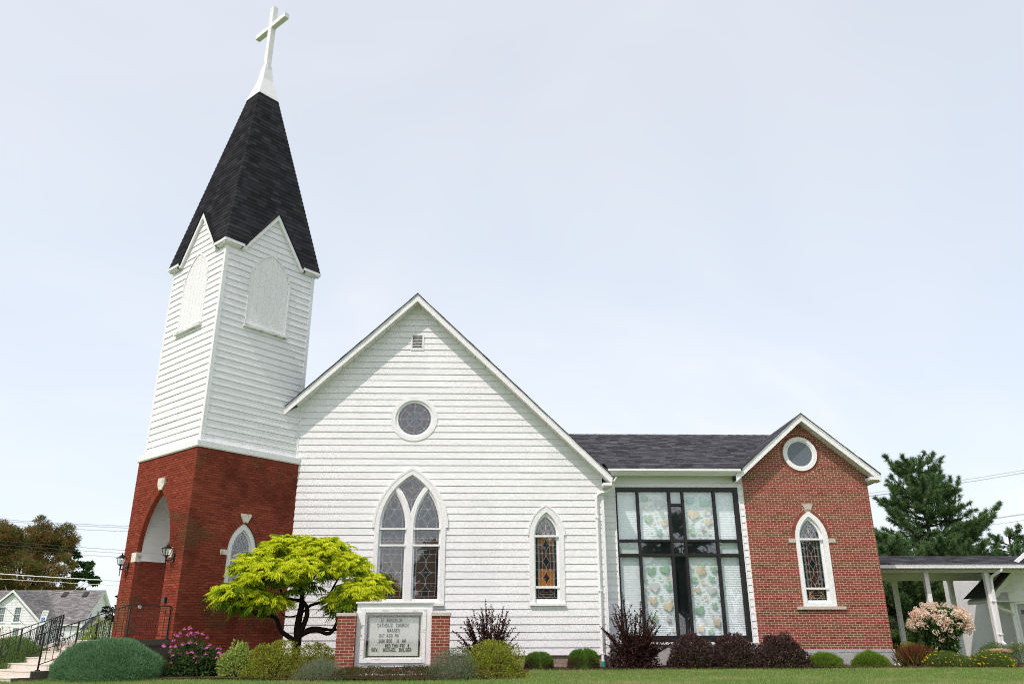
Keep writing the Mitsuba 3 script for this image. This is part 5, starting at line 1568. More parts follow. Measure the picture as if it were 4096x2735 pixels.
# ------------------------------------------------------------------ ground
def gz(x, y):
    """height of the lawn: a low rise that carries the church, falling to the street where the camera stands"""
    z = np.interp(y, [-60, -24, -12, -7, -5, -1.5, -0.5, 30, 60, 400], [-1.5, -1.25, -0.7, -0.45, -0.41, -0.36, -0.35, -0.5, -0.9, -1.2])
    return z + 0.02 * (meshkit.noise(np.stack([np.asarray(x) * 0.6, np.asarray(y) * 0.6, np.asarray(x) * 0], -1), 3) - 0.5)


def lawn_skin(c, p, n, uv):
    a = fbm(p.x * 0.9, p.y * 0.9, 0.0, 3)
    b = fbm(p.x * 7, p.y * 7, 0.0, 3)
    c = mix((0.11, 0.19, 0.05), (0.18, 0.26, 0.08), smoothstep(0.3, 0.7, a * 0.5 + b * 0.5))
    return mix(c, (0.22, 0.20, 0.10), 0.55 * smoothstep(0.58, 0.75, fbm(p.x * 1.7 + 5, p.y * 2.5, 0.0, 3)))


toned('m_street', (0.16, 0.16, 0.16), (0.2, 0.2, 0.195), 0.95, 0.1, 0.2, 30)
toned('m_lawn', (1, 1, 1), (1, 1, 1), 0.95, 0.1, 0, 10, extra=lawn_skin)
toned('m_grass', (0.13, 0.22, 0.055), (0.29, 0.38, 0.12), 0.6, 0.3, 0.0, 10, thin=0.8,
      extra=lambda c, p, n, uv: mix(c, (0.44, 0.39, 0.20), 0.6 * smoothstep(0.54, 0.74, fbm(p.x * 1.7 + 5, p.y * 2.5, 0.0, 3))))
toned('m_mulch', (0.050, 0.026, 0.020), (0.125, 0.075, 0.058), 0.95, 0.1, 0.4, 60)
gx = np.concatenate([np.linspace(-400, -30, 12)[:-1], np.linspace(-30, 30, 121), np.linspace(30, 400, 12)[1:]])
gy = np.concatenate([np.linspace(-300, -30, 8)[:-1], np.linspace(-30, 12, 127), np.linspace(12, 420, 16)[1:]])
X, Y = np.meshgrid(gx, gy)
V = np.stack([X.ravel(), Y.ravel(), gz(X.ravel(), Y.ravel())], 1)
nx = len(gx)
q = np.arange(len(gy) - 1)[:, None] * nx + np.arange(nx - 1)[None, :]
q = q.ravel()
MB().add(V, np.stack([q, q + 1, q + 1 + nx, q + nx], 1)).build('lawn', 'm_lawn', True)
for nm, y0, y1, dz, mat, lab in (('pavement', -16.2, -14.6, 0.03, 'm_step', 'unseen pale concrete pavement along the street, added for neutral bounce light'), ('street', -36, -17.5, -0.06, 'm_street', 'unseen grey asphalt street before the church, added for neutral bounce light')):  # unseen ground strips, added so neutral grey light bounces onto the walls
    yy = np.linspace(y0, y1, 12)
    A = np.array([(x_, y_, float(np.interp(y_, [-60, -24, -12], [-1.5, -1.25, -0.7])) + dz + (0.07 if nm == 'street' else 0.0)) for y_ in yy for x_ in (-200.0, 200.0)])
    MB().add(A, [[2 * i_, 2 * i_ + 1, 2 * i_ + 3, 2 * i_ + 2] for i_ in range(11)]).build(nm, mat)
    labels[nm] = {'label': lab, 'kind': 'structure'}
labels['lawn'] = {'label': 'mown green lawn with dry patches in front of the church', 'kind': 'structure'}
bed = unary_union([Polygon([(1.0, 0.5), (1.0, -0.95), (2.0, -1.1), (3.2, -1.0), (5.0, -0.95), (8.0, -0.98), (11.0, -0.95), (12.0, -1.05), (13.8, -1.15), (15.6, -1.1), (17.5, -0.6), (17.5, 2.0), (11.7, 2.2), (11.6, 0.5)]).buffer(0.1),
                   Polygon([(-9.7, -4.7), (-8.2, -5.2), (-6.5, -4.8), (-5, -5.5), (-3.5, -5.6), (-1, -5.7), (0.5, -5.4), (1.2, -4.2), (1.6, -1.4), (1.3, 0), (-5.5, 0), (-7.2, -2.5), (-8.5, -3.6)]).buffer(-0.45)])
m = MB()
for x in np.arange(-10.5, 18, 0.4):
    for y in np.arange(-6.2, 2.6, 0.4):
        for g_ in polys(bed.intersection(sbox(x, y, x + 0.4, y + 0.4))):
            v, f, _ = tri(g_)
            m.add(np.stack([v[:, 0], v[:, 1], gz(v[:, 0], v[:, 1]) + 0.035 + 0.03 * meshkit.noise(np.stack([v[:, 0] * 3, v[:, 1] * 3, v[:, 0] * 0], -1), 2)], 1), f)
m.build('mulch_bed', 'm_mulch')
labels['mulch_bed'] = {'label': 'dark wood mulch of the beds along the church walls', 'kind': 'structure'}


# ------------------------------------------------------------------ leaf builders
def unit(v):
    return v / (np.linalg.norm(v, axis=-1, keepdims=True) + 1e-12)


def leaves(mb, C, D, L, W, r, tone=None, fold=0.25, droop=0.2, roll=None):
    """folded leaf blades: foot C, direction D; L, W per leaf"""
    n = len(C)
    D = unit(D)
    R = r.normal(size=(n, 3)) * 0.6 + np.array([0, 0, 1.0]) if roll is None else roll
    S = unit(np.cross(D, R))
    N = np.cross(S, D)
    L, W = (np.broadcast_to(np.asarray(x, float), n)[:, None] for x in (L, W))
    a = C
    b = C + D * L * 0.45 + S * W * 0.5 + N * W * fold
    t = C + D * L - N * L * droop
    c = C + D * L * 0.45 - S * W * 0.5 + N * W * fold
    V = np.stack([a, b, t, c], 1).reshape(-1, 3)
    i = np.arange(n)[:, None] * 4
    F = np.vstack([i + np.array([[0, 1, 2]]), i + np.array([[0, 2, 3]])])
    tn = r.uniform(0, 1, n) if tone is None else tone
    return mb.add(V, F, np.repeat(tn, 4))


def blades(mb, C, D, L, W, r, tone=None):
    """single triangles: needles and grass"""
    n = len(C)
    D = unit(D)
    S = unit(np.cross(D, r.normal(size=(n, 3))))
    L, W = (np.broadcast_to(np.asarray(x, float), n)[:, None] for x in (L, W))
    V = np.stack([C + S * W * 0.5, C - S * W * 0.5, C + D * L], 1).reshape(-1, 3)
    F = np.arange(n * 3).reshape(-1, 3)
    tn = r.uniform(0, 1, n) if tone is None else tone
    return mb.add(V, F, np.repeat(tn, 3))


def dome_points(r, n, c, rx, ry, h, base=0.0, shell=0.35, lump=0.18, lf=2.2, seed=0):
    """points in the outer part of a lumpy dome standing at c; returns points and outward directions"""
    d = unit(r.normal(size=(n, 3)))
    d[:, 2] = np.abs(d[:, 2]) * (1 - base) - base * r.uniform(0, 1, n) * 0.5 if base else np.abs(d[:, 2])
    d = unit(d)
    k = 1 - lump + 2 * lump * meshkit.noise(d * lf + seed * 3.7 + 11, seed)
    rad = k * (1 - shell * r.uniform(0, 1, n) ** 1.6)
    P = c + d * rad[:, None] * np.array([rx, ry, h])
    return P, unit(d / np.array([rx, ry, h]))


GRP = {}


def bush(kind, label, cat, c, rx, ry, h, n, L, W, mat, seed, up=0.5, shell=0.4, lump=0.18, lf=2.2, droop=0.15, group=None, stems=6, stem_mat='m_bark', spread=0.8, part='foliage'):
    k = thing(kind, label, cat, group)
    r = np.random.default_rng(seed)
    c = np.array([c[0], c[1], float(gz(c[0], c[1]))]) if len(c) == 2 else np.array(c, float)
    P, N = dome_points(r, n, c, rx, ry, h, 0.0, shell, lump, lf, seed)
    P[:, 2] = np.maximum(P[:, 2], c[2] + 0.02)
    D = N + np.array([0, 0, up]) + r.normal(size=P.shape) * spread
    m = leaves(MB(), P, D, L * r.uniform(0.7, 1.25, n), W * r.uniform(0.7, 1.2, n), r, None, 0.25, droop)
    put(f'{k}__{part}', m, mat)
    if stems:
        m = MB()
        for q in range(stems):
            a = r.uniform(0, 2 * np.pi)
            e = c + np.array([0.6 * rx * math.cos(a), 0.6 * ry * math.sin(a), h * r.uniform(0.5, 0.8)])
            tube(m, curve([c + np.array([0.05 * math.cos(a), 0.05 * math.sin(a), -0.05]), (c + e) / 2 + np.array([0, 0, 0.1 * h]), e], 6), [0.014, 0.013, 0.012, 0.010, 0.008, 0.005], 5)
        put(f'{k}__stems', m, stem_mat)
    return k, c, r


toned('m_bark', (0.045, 0.032, 0.024), (0.075, 0.055, 0.042), 0.9, 0.15, 0.3, 60)
toned('m_dark_bark', (0.018, 0.012, 0.010), (0.032, 0.022, 0.018), 0.9, 0.15, 0.35, 50)
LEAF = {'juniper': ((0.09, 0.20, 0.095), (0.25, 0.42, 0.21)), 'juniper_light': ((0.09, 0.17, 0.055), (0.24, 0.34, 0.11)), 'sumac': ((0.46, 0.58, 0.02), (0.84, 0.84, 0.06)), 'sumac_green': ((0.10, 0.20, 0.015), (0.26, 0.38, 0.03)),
        'lime': ((0.20, 0.30, 0.06), (0.48, 0.55, 0.16)), 'spirea': ((0.14, 0.21, 0.03), (0.46, 0.48, 0.07)), 'bronze': ((0.13, 0.065, 0.025), (0.26, 0.15, 0.06)), 'salvia': ((0.11, 0.16, 0.095), (0.27, 0.33, 0.21)), 'salvia_dry': ((0.22, 0.20, 0.13), (0.36, 0.33, 0.22)),
        'cover': ((0.035, 0.065, 0.022), (0.12, 0.14, 0.045)), 'cover_red': ((0.10, 0.045, 0.03), (0.24, 0.12, 0.07)), 'ninebark': ((0.032, 0.014, 0.013), (0.13, 0.062, 0.048)), 'weigela': ((0.045, 0.026, 0.027), (0.19, 0.12, 0.105)), 'weigela_green': ((0.09, 0.095, 0.030), (0.20, 0.19, 0.075)),
        'box': ((0.06, 0.15, 0.022), (0.20, 0.34, 0.05)), 'box_brown': ((0.07, 0.040, 0.025), (0.17, 0.11, 0.075)), 'yew': ((0.10, 0.20, 0.022), (0.28, 0.40, 0.06)), 'echin': ((0.04, 0.085, 0.03), (0.12, 0.19, 0.065)),
        'redgrass': ((0.12, 0.03, 0.02), (0.26, 0.14, 0.05)), 'greengrass': ((0.07, 0.12, 0.03), (0.17, 0.21, 0.07)), 'coreop': ((0.07, 0.13, 0.028), (0.19, 0.27, 0.065)), 'hydr': ((0.04, 0.095, 0.022), (0.12, 0.20, 0.05)), 'mound': ((0.08, 0.16, 0.04), (0.21, 0.31, 0.10)),
        'pine': ((0.045, 0.105, 0.04), (0.17, 0.28, 0.12)), 'pine_light': ((0.10, 0.17, 0.05), (0.22, 0.31, 0.11)), 'rusty': ((0.14, 0.095, 0.030), (0.34, 0.235, 0.085)), 'olive': ((0.07, 0.095, 0.022), (0.20, 0.20, 0.055)), 'maple': ((0.035, 0.09, 0.03), (0.10, 0.18, 0.06)), 'purple': ((0.018, 0.014, 0.014), (0.05, 0.035, 0.035))}
for _k, (_a, _b) in LEAF.items():
    toned('m_leaf_' + _k, _a, _b, 0.55, 0.3, 0.0, 10, thin=0.7)
plain('m_petal_pink', (0.62, 0.16, 0.42), 0.6, 0.3)
plain('m_cone', (0.24, 0.07, 0.02), 0.8, 0.2)
plain('m_petal_yellow', (0.80, 0.52, 0.01), 0.6, 0.3)
plain('m_sepal', (0.84, 0.66, 0.54), 0.7, 0.3)
toned('m_panicle', (0.80, 0.56, 0.45), (0.90, 0.82, 0.68), 0.7, 0.3, 0.05, 80, thin=0.5)
toned('m_sedum', (0.52, 0.34, 0.22), (0.72, 0.52, 0.36), 0.8, 0.2, 0.1, 80)

# grass blades where the lawn shows
r = np.random.default_rng(201)
n = 330000
gx_ = r.uniform(-15.5, 19.5, n)
gy_ = -10.0 + 10.3 * r.uniform(0, 1, n) ** 0.8
from shapely import contains_xy
steps_area = Polygon([LF.p(s, 0, o)[:2] for s, o in ((-0.05, 0), (2.7, 0), (2.7, 3.5), (-0.05, 3.5))])
keep = ~contains_xy(bed.buffer(-0.03), gx_, gy_) & ~contains_xy(steps_area, gx_, gy_)
gx_, gy_ = gx_[keep], gy_[keep]
n = len(gx_)
C = np.stack([gx_, gy_, gz(gx_, gy_) - 0.004], 1)
D = np.stack([r.normal(0.15, 0.38, n), r.normal(0, 0.38, n), np.ones(n)], 1)
blades(MB(), C, D, r.uniform(0.035, 0.085, n), r.uniform(0.007, 0.012, n), r).build('grass', 'm_grass')
labels['grass'] = {'label': 'short green grass blades of the lawn before the flower beds', 'category': 'grass', 'kind': 'stuff'}
# chips of mulch
n = 9000
cx_ = r.uniform(0.9, 17.4, n)
cy_ = r.uniform(-1.6, 0.4, n)
keep = contains_xy(bed, cx_, cy_)
cx_, cy_ = cx_[keep], cy_[keep]
n = len(cx_)
C = np.stack([cx_, cy_, gz(cx_, cy_) + 0.05], 1)
leaves(MB(), C, np.stack([r.normal(size=n), r.normal(size=n), r.normal(0, 0.35, n)], 1), r.uniform(0.03, 0.10, n), r.uniform(0.01, 0.025, n), r, None, 0.1, 0.0).build('mulch', 'm_mulch')
labels['mulch'] = {'label': 'loose dark bark chips on the beds', 'category': 'mulch', 'kind': 'stuff'}

# ------------------------------------------------------------------ clipped and spreading evergreens
def feather(kind, label, c, rx, ry, h, n, L, mat, seed, comb=(0.35, 0, 0.35), group=None, W=0.012, lump=0.10, part='foliage', base=None, floor=0.02, cat='shrub', bm=None):
    k = thing(kind, label, cat, group)
    r = np.random.default_rng(seed)
    c = np.array([c[0], c[1], float(gz(*c))])
    P, N = dome_points(r, n, c, rx, ry, h, 0, 0.22, lump, 3.0, seed)
    T_ = unit(np.cross(N, np.array([0.2, 1, 0.1])))
    D = N * 0.75 + np.array(comb) + r.normal(size=P.shape) * 0.32
    if base is None:
        put(f'{k}__{part}', blades(MB(), P, D, L * r.uniform(0.6, 1.3, n), W, r), mat)
    else:
        # bare brown skirt below an uneven line, as on the sheared pair by the nave
        a = np.arctan2(N[:, 1], N[:, 0])
        P = c + np.sign(P - c) * np.abs((P - c) / np.array([rx, ry, h])) ** 0.68 * np.array([rx, ry, h]) * 0.93
        low = (P[:, 2] - c[2]) / h < base + 0.95 * (meshkit.fbm(np.stack([P[:, 0] * 5, P[:, 1] * 5, P[:, 2] * 5], -1), 3, seed) - 0.5) + 0.12 * r.normal(size=n)
        put(f'{k}__{part}', blades(MB(), P[~low], D[~low], L * r.uniform(0.6, 1.3, (~low).sum()), W, r), mat)
        put(f'{k}__bare_twigs', blades(MB(), P[low], D[low], L * r.uniform(0.5, 1.1, low.sum()), W * 0.9, r), bm)
    core = trimesh.creation.icosphere(3, 1.0)
    V = np.array(core.vertices)
    V = V * (1 - lump + 2 * lump * meshkit.noise(unit(V) * 3.0 + seed * 3.7 + 11, seed))[:, None]
    MB().add(V * np.array([rx, ry, h]) * 0.80 + c, np.array(core.faces), 0.2).build(nkey(f'{k}__inner_foliage'), mat, True)
    return k


feather('juniper', 'big low blue green juniper mound beside the entrance steps', (-8.42, -4.2), 1.18, 0.95, 0.84, 46000, 0.085, 'm_leaf_juniper', 301, (-0.25, -0.1, 0.45), W=0.011)
feather('juniper', 'spreading juniper behind the left stair railing, cut by the photo\'s left edge', (-12.2, -2.0), 1.5, 1.1, 0.85, 30000, 0.085, 'm_leaf_juniper_light', 302, (-0.1, 0, 0.5), W=0.012, lump=0.16)
feather('clipped_shrub', 'round clipped evergreen with a bare brown skirt, left of the pair by the nave', (1.43, -0.62), 0.40, 0.40, 0.46, 15000, 0.055, 'm_leaf_box', 303, (0, 0, 0.3), 'round evergreens by the nave', 0.008, 0.07, base=0.45, bm='m_leaf_box_brown')
feather('clipped_shrub', 'round clipped evergreen with a bare brown skirt, beside the white downspout', (2.63, -0.62), 0.44, 0.42, 0.54, 17000, 0.055, 'm_leaf_box', 304, (0, 0, 0.3), 'round evergreens by the nave', 0.008, 0.08, base=0.48, bm='m_leaf_box_brown')
feather('spreading_yew', 'low bright green spreading evergreen, left of the two below the brick wing', (9.29, -0.35), 0.47, 0.42, 0.36, 12000, 0.09, 'm_leaf_yew', 305, (-0.1, 0, 0.25), 'low evergreens below the brick wing', 0.011, 0.14)
feather('spreading_yew', 'low bright green spreading evergreen, right of the two below the brick wing', (10.60, -0.30), 0.48, 0.42, 0.38, 12000, 0.09, 'm_leaf_yew', 306, (-0.1, 0, 0.25), 'low evergreens below the brick wing', 0.011, 0.14)

# ------------------------------------------------------------------ dark purple shrubs
def ninebark(label, c, rx, ry, h, seed, nst):
    k = thing('ninebark', label, 'shrub', 'tall dark ninebark shrubs')
    r = np.random.default_rng(seed)
    c = np.array([c[0], c[1], float(gz(*c))])
    sm, fm = MB(), MB()
    for q in range(nst):
        a = r.uniform(0, 2 * np.pi)
        lean = r.uniform(0.05, 1.0) ** 0.6
        hh = h * (1.02 - 0.5 * lean ** 1.6) * r.uniform(0.5, 1.04)
        e = c + np.array([rx * lean * math.cos(a), ry * lean * math.sin(a), hh])
        b = c + np.array([0.10 * math.cos(a), 0.10 * math.sin(a), -0.03])
        mid = b * 0.45 + e * 0.55 + np.array([0, 0, 0.10 * hh])
        P = curve([b, mid, e], 14)
        tube(sm, P, np.linspace(0.011, 0.003, 14), 4, cap=False)
        S = [P]
        for side in range(5):
            i0 = r.integers(4, 11)
            d = unit(P[i0 + 2] - P[i0]) + r.normal(size=3) * 0.75 + np.array([0, 0, 0.25])
            S.append(P[i0] + np.linspace(0, 1, 8)[:, None] * unit(d) * hh * r.uniform(0.12, 0.28))
        for Q in S:
            L_ = np.linalg.norm(np.diff(Q, axis=0), axis=1).sum()
            n = max(3, int(L_ / 0.019))
            t = np.linspace(0.30 if Q is P else 0.05, 1, n)
            i = t * (len(Q) - 1)
            C = np.stack([np.interp(i, np.arange(len(Q)), Q[:, j]) for j in range(3)], 1)
            ax = unit(Q[-1] - Q[0])
            D = unit(r.normal(size=(n, 3))) * 0.9 + ax * 0.7
            ln = 0.075 * r.uniform(0.6, 1.2, n) * (1 - 0.35 * t)
            leaves(fm, C, D, ln, ln * 0.62, r, None, 0.25, 0.3)
    n = 2600
    P, N = dome_points(r, n, c, rx * 0.68, ry * 0.68, h * 0.46, 0, 0.7, 0.2, 2.0, seed)
    leaves(fm, P, N + r.normal(size=P.shape) * 0.7, 0.07 * r.uniform(0.6, 1.2, n), 0.045, r, None, 0.25, 0.25)
    put(f'{k}__foliage', fm, 'm_leaf_ninebark')
    put(f'{k}__stems', sm, 'm_dark_bark')


ninebark('tall dark purple ninebark with upright shoots against the white nave wall', (0.08, -1.35), 1.0, 0.7, 1.86, 311, 42)
ninebark('tall dark purple ninebark in front of the tall black framed window', (4.02, -0.62), 1.12, 0.62, 1.95, 312, 54)
for i, (x, w, hh, lab) in enumerate(((5.60, 0.66, 0.86, 'rounded dark bronze weigela below the tall window, left of three'), (6.77, 0.66, 0.85, 'rounded dark bronze weigela below the tall window, middle of three'), (8.03, 0.73, 0.88, 'rounded dark bronze weigela at the left corner of the brick wing'))):
    k, c, r = bush('weigela', lab, 'shrub', (x, -0.55), w, 0.5, hh, 4200, 0.085, 0.036, 'm_leaf_weigela', 320 + i, 0.9, 0.45, 0.15, 2.6, 0.2, 'row of dark weigela shrubs', 8, spread=0.6)
    P, N = dome_points(r, 1500, c, w * 0.93, 0.46, hh * 0.72, 0, 0.5, 0.12, 2.4, i)
    put(f'{k}__green_leaves', leaves(MB(), P, N + r.normal(size=P.shape) * 0.6, 0.075 * r.uniform(0.7, 1.2, 1500), 0.034, r), 'm_leaf_weigela_green')
    m = MB()
    for q in range(70):
        P1, N1 = dome_points(r, 1, c, w * 0.97, 0.48, hh * 0.97, 0, 0.05, 0.15, 2.6, 320 + i)
        d = unit(N1[0] * 0.5 + np.array([0, 0, 1.0]) + r.normal(size=3) * 0.25)
        t = np.linspace(0, r.uniform(0.05, 0.12), 7)
        C = P1[0] + t[:, None] * d
        leaves(m, C, d + unit(r.normal(size=(7, 3))) * 0.75, 0.07, 0.030, r)
    put(f'{k}__shoots', m, 'm_leaf_weigela')

# ------------------------------------------------------------------ golden sumac
SU = thing('golden_sumac', 'small spreading tree with drooping bright yellow green leaves over dark crooked stems', 'tree')
r = np.random.default_rng(331)
SY = -2.75
tm = MB()


def limb(P, r0, r1, n=16):
    Q = curve([(x, SY + dy, z) for x, dy, z in P], n)
    wob = np.stack([meshkit.noise(Q * 5 + 1, s_) - 0.5 for s_ in (1, 2, 3)], 1) * 0.05
    tube(tm, Q + wob * np.linspace(0, 1, n)[:, None], np.linspace(r0, r1, n), 8)


limb([(-4.60, 0, -0.45), (-4.60, 0, 0.1), (-4.58, 0, 0.5)], 0.12, 0.10)
limb([(-4.58, 0, 0.45), (-4.60, 0.02, 0.9), (-4.56, 0.03, 1.35), (-4.62, 0.0, 1.75), (-4.75, -0.05, 2.4)], 0.095, 0.03)
limb([(-4.56, 0, 0.50), (-4.43, -0.03, 0.85), (-4.42, -0.02, 1.15), (-4.58, 0.02, 1.32), (-4.85, 0.0, 1.36), (-5.1, -0.05, 1.6)], 0.075, 0.025)
limb([(-4.62, 0, 0.36), (-4.85, -0.05, 0.52), (-5.02, -0.08, 0.68), (-5.12, -0.1, 0.90), (-5.30, -0.12, 0.98), (-5.45, -0.15, 0.95), (-5.75, -0.2, 1.15), (-6.2, -0.35, 1.4)], 0.062, 0.02, 24)
limb([(-4.52, 0, 0.52), (-4.30, -0.03, 0.62), (-4.05, -0.05, 0.62), (-3.85, -0.02, 0.55), (-3.70, 0, 0.72), (-3.60, 0, 1.0), (-3.3, 0, 1.4)], 0.062, 0.02, 22)
limb([(-4.42, 0, 0.62), (-4.1, 0.1, 0.68), (-3.8, 0.15, 0.64), (-3.5, 0.2, 0.72), (-3.1, 0.15, 1.05)], 0.045, 0.02)
limb([(-4.46, 0, 1.08), (-4.32, 0.02, 1.22), (-4.05, 0.0, 1.30), (-3.85, 0, 1.55), (-3.5, 0, 2.0)], 0.04, 0.016)
limb([(-4.46, 0, 1.10), (-4.62, -0.1, 0.98), (-4.9, -0.15, 0.96), (-5.05, -0.2, 1.15)], 0.025, 0.012)
limb([(-4.70, 0, 2.2), (-4.95, 0, 2.6), (-5.2, 0, 2.85)], 0.03, 0.01)
limb([(-4.62, 0, 1.7), (-4.2, 0.05, 2.1), (-3.9, 0.05, 2.5)], 0.035, 0.01)
put(f'{SU}__trunk', tm, 'm_dark_bark', True)
pads = [(-4.95, 0.0, 2.48, 0.72, 0.62, 0.40, 120), (-4.15, 0.0, 2.42, 0.68, 0.62, 0.40, 110), (-3.50, -0.1, 2.0, 0.48, 0.5, 0.46, 80), (-5.62, -0.3, 2.0, 0.52, 0.55, 0.42, 90), (-5.95, -0.45, 1.42, 0.58, 0.5, 0.32, 85),
        (-5.15, -0.5, 1.78, 0.70, 0.55, 0.46, 120), (-4.45, -0.45, 1.95, 0.62, 0.5, 0.44, 100), (-3.15, -0.15, 1.45, 0.50, 0.48, 0.36, 85), (-3.60, 0.0, 1.25, 0.38, 0.4, 0.22, 40), (-5.40, -0.4, 1.26, 0.50, 0.4, 0.22, 55), (-2.85, -0.1, 1.62, 0.32, 0.35, 0.30, 36)]
fm, gm = MB(), MB()
for px, dy, pz, rx, ry, rz, nr in pads:
    for q in range(nr):
        d = unit(r.normal(size=3))
        d[2] = abs(d[2]) if r.uniform() < 0.82 else d[2]
        rad = r.uniform(0.55, 1.0) ** 0.6
        c = np.array([px, SY + dy, pz]) + d * rad * np.array([rx, ry, rz])
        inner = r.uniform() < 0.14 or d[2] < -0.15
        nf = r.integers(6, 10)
        for f_ in range(nf):
            a = r.uniform(0, 2 * np.pi)
            el = r.uniform(-0.1, 0.75)
            d0 = np.array([math.cos(a) * math.cos(el), math.sin(a) * math.cos(el), math.sin(el)]) + d * 0.25
            Lf = r.uniform(0.20, 0.34)
            t = np.linspace(0.15, 1, 7)
            Pm = c + t[:, None] * d0 * Lf + np.array([0, 0, -1.0]) * (t[:, None] ** 2) * Lf * r.uniform(0.45, 0.85)
            ax = unit(np.gradient(Pm, axis=0))
            sd = unit(np.cross(ax, np.array([0, 0, 1.0]) + r.normal(size=3) * 0.2))
            C = np.vstack([Pm, Pm])
            D = np.vstack([ax * 0.75 + sd * 0.8, ax * 0.75 - sd * 0.8]) + np.array([0, 0, -0.45])
            ll = np.tile(0.125 * np.sin(np.pi * (0.15 + 0.75 * t)), 2) * r.uniform(0.85, 1.15)
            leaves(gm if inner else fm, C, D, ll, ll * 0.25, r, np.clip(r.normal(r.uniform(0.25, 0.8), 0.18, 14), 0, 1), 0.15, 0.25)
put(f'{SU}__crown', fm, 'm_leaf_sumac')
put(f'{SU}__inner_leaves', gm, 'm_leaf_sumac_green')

# ------------------------------------------------------------------ coneflowers
CF_ = thing('coneflower_plant', 'clump of pink coneflowers on dark leafy stems before the tower', 'flowers')
r = np.random.default_rng(341)
cc = np.array([-6.72, -3.6, float(gz(-6.72, -3.6))])
P, N = dome_points(r, 2600, cc, 0.68, 0.5, 0.72, 0, 0.75, 0.2, 2.5, 9)
put(f'{CF_}__leaves', leaves(MB(), P, N * 0.8 + np.array([0, 0, 0.3]) + r.normal(size=P.shape) * 0.6, 0.13 * r.uniform(0.6, 1.2, 2600), 0.04, r, None, 0.2, 0.35), 'm_leaf_echin')
sm = MB()
heads = []
for q in range(66):
    if q < 14:
        x, y, z = r.uniform(-7.35, -6.75), -3.6 + r.uniform(-0.25, 0.2), r.uniform(0.50, 0.72)
    elif q < 20:
        x, y, z = r.uniform(-6.9, -6.45), -3.6 + r.uniform(-0.2, 0.2), r.uniform(0.45, 0.62)
    elif q < 50:
        x, y, z = r.uniform(-7.4, -6.5), -3.75 + r.uniform(-0.3, 0.25), r.uniform(-0.05, 0.45)
    else:
        x, y, z = r.uniform(-6.6, -6.05), -3.7 + r.uniform(-0.25, 0.2), r.uniform(0.02, 0.33)
    b = cc + np.array([(x - cc[0]) * 0.35, (y - cc[1]) * 0.4, 0])
    top = np.array([x, y, z])
    tube(sm, curve([b, (b + top) / 2 + np.array([0, 0, 0.08]), top], 6), 0.004, 4, cap=False)
    d = unit(np.array([r.normal(0, 0.25), r.normal(-0.15, 0.25), 1.0]))
    s1 = unit(np.cross(d, [0, 1, 0.1]))
    s2 = np.cross(d, s1)
    k = put(f'{CF_}__flower', (lambda a: leaves(MB(), top + 0.012 * (np.cos(a)[:, None] * s1 + np.sin(a)[:, None] * s2), (np.cos(a)[:, None] * s1 + np.sin(a)[:, None] * s2) - d * r.uniform(0.5, 1.1), 0.058, 0.018, r, None, 0.05, 0.15))(np.arange(13) * 2 * np.pi / 13), 'm_petal_pink')
    tube(mc := MB(), [top - d * 0.004, top + d * 0.010, top + d * 0.022, top + d * 0.028], [0.018, 0.020, 0.014, 0.004], 8)
    put(f'{k}__cone', mc, 'm_cone')
put(f'{CF_}__stems', sm, 'm_leaf_echin')

# ------------------------------------------------------------------ mixed shrubs of the middle bed
bush('variegated_shrub', 'pale lime green leafy shrub between the coneflowers and the bronze spirea', 'shrub', (-5.60, -4.0), 0.42, 0.4, 0.72, 2300, 0.075, 0.040, 'm_leaf_lime', 351, 0.5, 0.5, 0.22, 2.6)


def spirea(label, c, rx, ry, h, seed, n, nb):
    k, cc, r = bush('spirea', label, 'shrub', c, rx, ry, h, n, 0.055, 0.022, 'm_leaf_spirea', seed, 0.6, 0.45, 0.2, 3.0, 0.15, 'golden spirea shrubs', 8)
    m = MB()
    for q in range(nb):
        P, N = dome_points(r, 1, cc, rx * 0.98, ry * 0.98, h * 0.99, 0, 0.12, 0.2, 3.0, seed)
        n2 = 26
        Q = P[0] + np.stack([r.normal(0, 0.035, n2), r.normal(0, 0.035, n2), np.abs(r.normal(0, 0.012, n2))], 1)
        leaves(m, Q, r.normal(size=(n2, 3)) + np.array([0, 0, 0.8]), 0.020, 0.014, r)
    put(f'{k}__seed_heads', m, 'm_leaf_bronze')


spirea('bronze topped golden spirea left of the church sign, in front of the dark tree stem', (-4.68, -4.5), 0.66, 0.55, 0.80, 361, 5200, 110)
spirea('yellow green spirea tucked behind the left brick pier of the sign', (-3.95, -3.3), 0.62, 0.42, 0.76, 362, 3600, 60)
spirea('yellow green spirea with rusty seed heads right of the church sign', (0.20, -4.5), 0.74, 0.6, 0.80, 363, 5600, 90)


def salvia(label, c, rx, ry, h, seed, n):
    k, cc, r = bush('catmint', label, 'perennial', c, rx, ry, h, n, 0.045, 0.016, 'm_leaf_salvia', seed, 0.9, 0.6, 0.2, 3.0, 0.1, 'grey green catmint clumps', 0, spread=0.6)
    m = MB()
    for q in range(230):
        P, N = dome_points(r, 1, cc, rx * 0.95, ry * 0.95, h * 0.85, 0, 0.3, 0.2, 3.0, seed)
        d = unit(N[0] * 0.6 + np.array([0, 0, 0.8]) + r.normal(size=3) * 0.2)
        n2 = 12
        t = np.linspace(0, r.uniform(0.10, 0.20), n2)
        leaves(m, P[0] + t[:, None] * d, d + unit(r.normal(size=(n2, 3))) * 0.7, 0.018, 0.008, r)
    put(f'{k}__spent_spikes', m, 'm_leaf_salvia_dry')


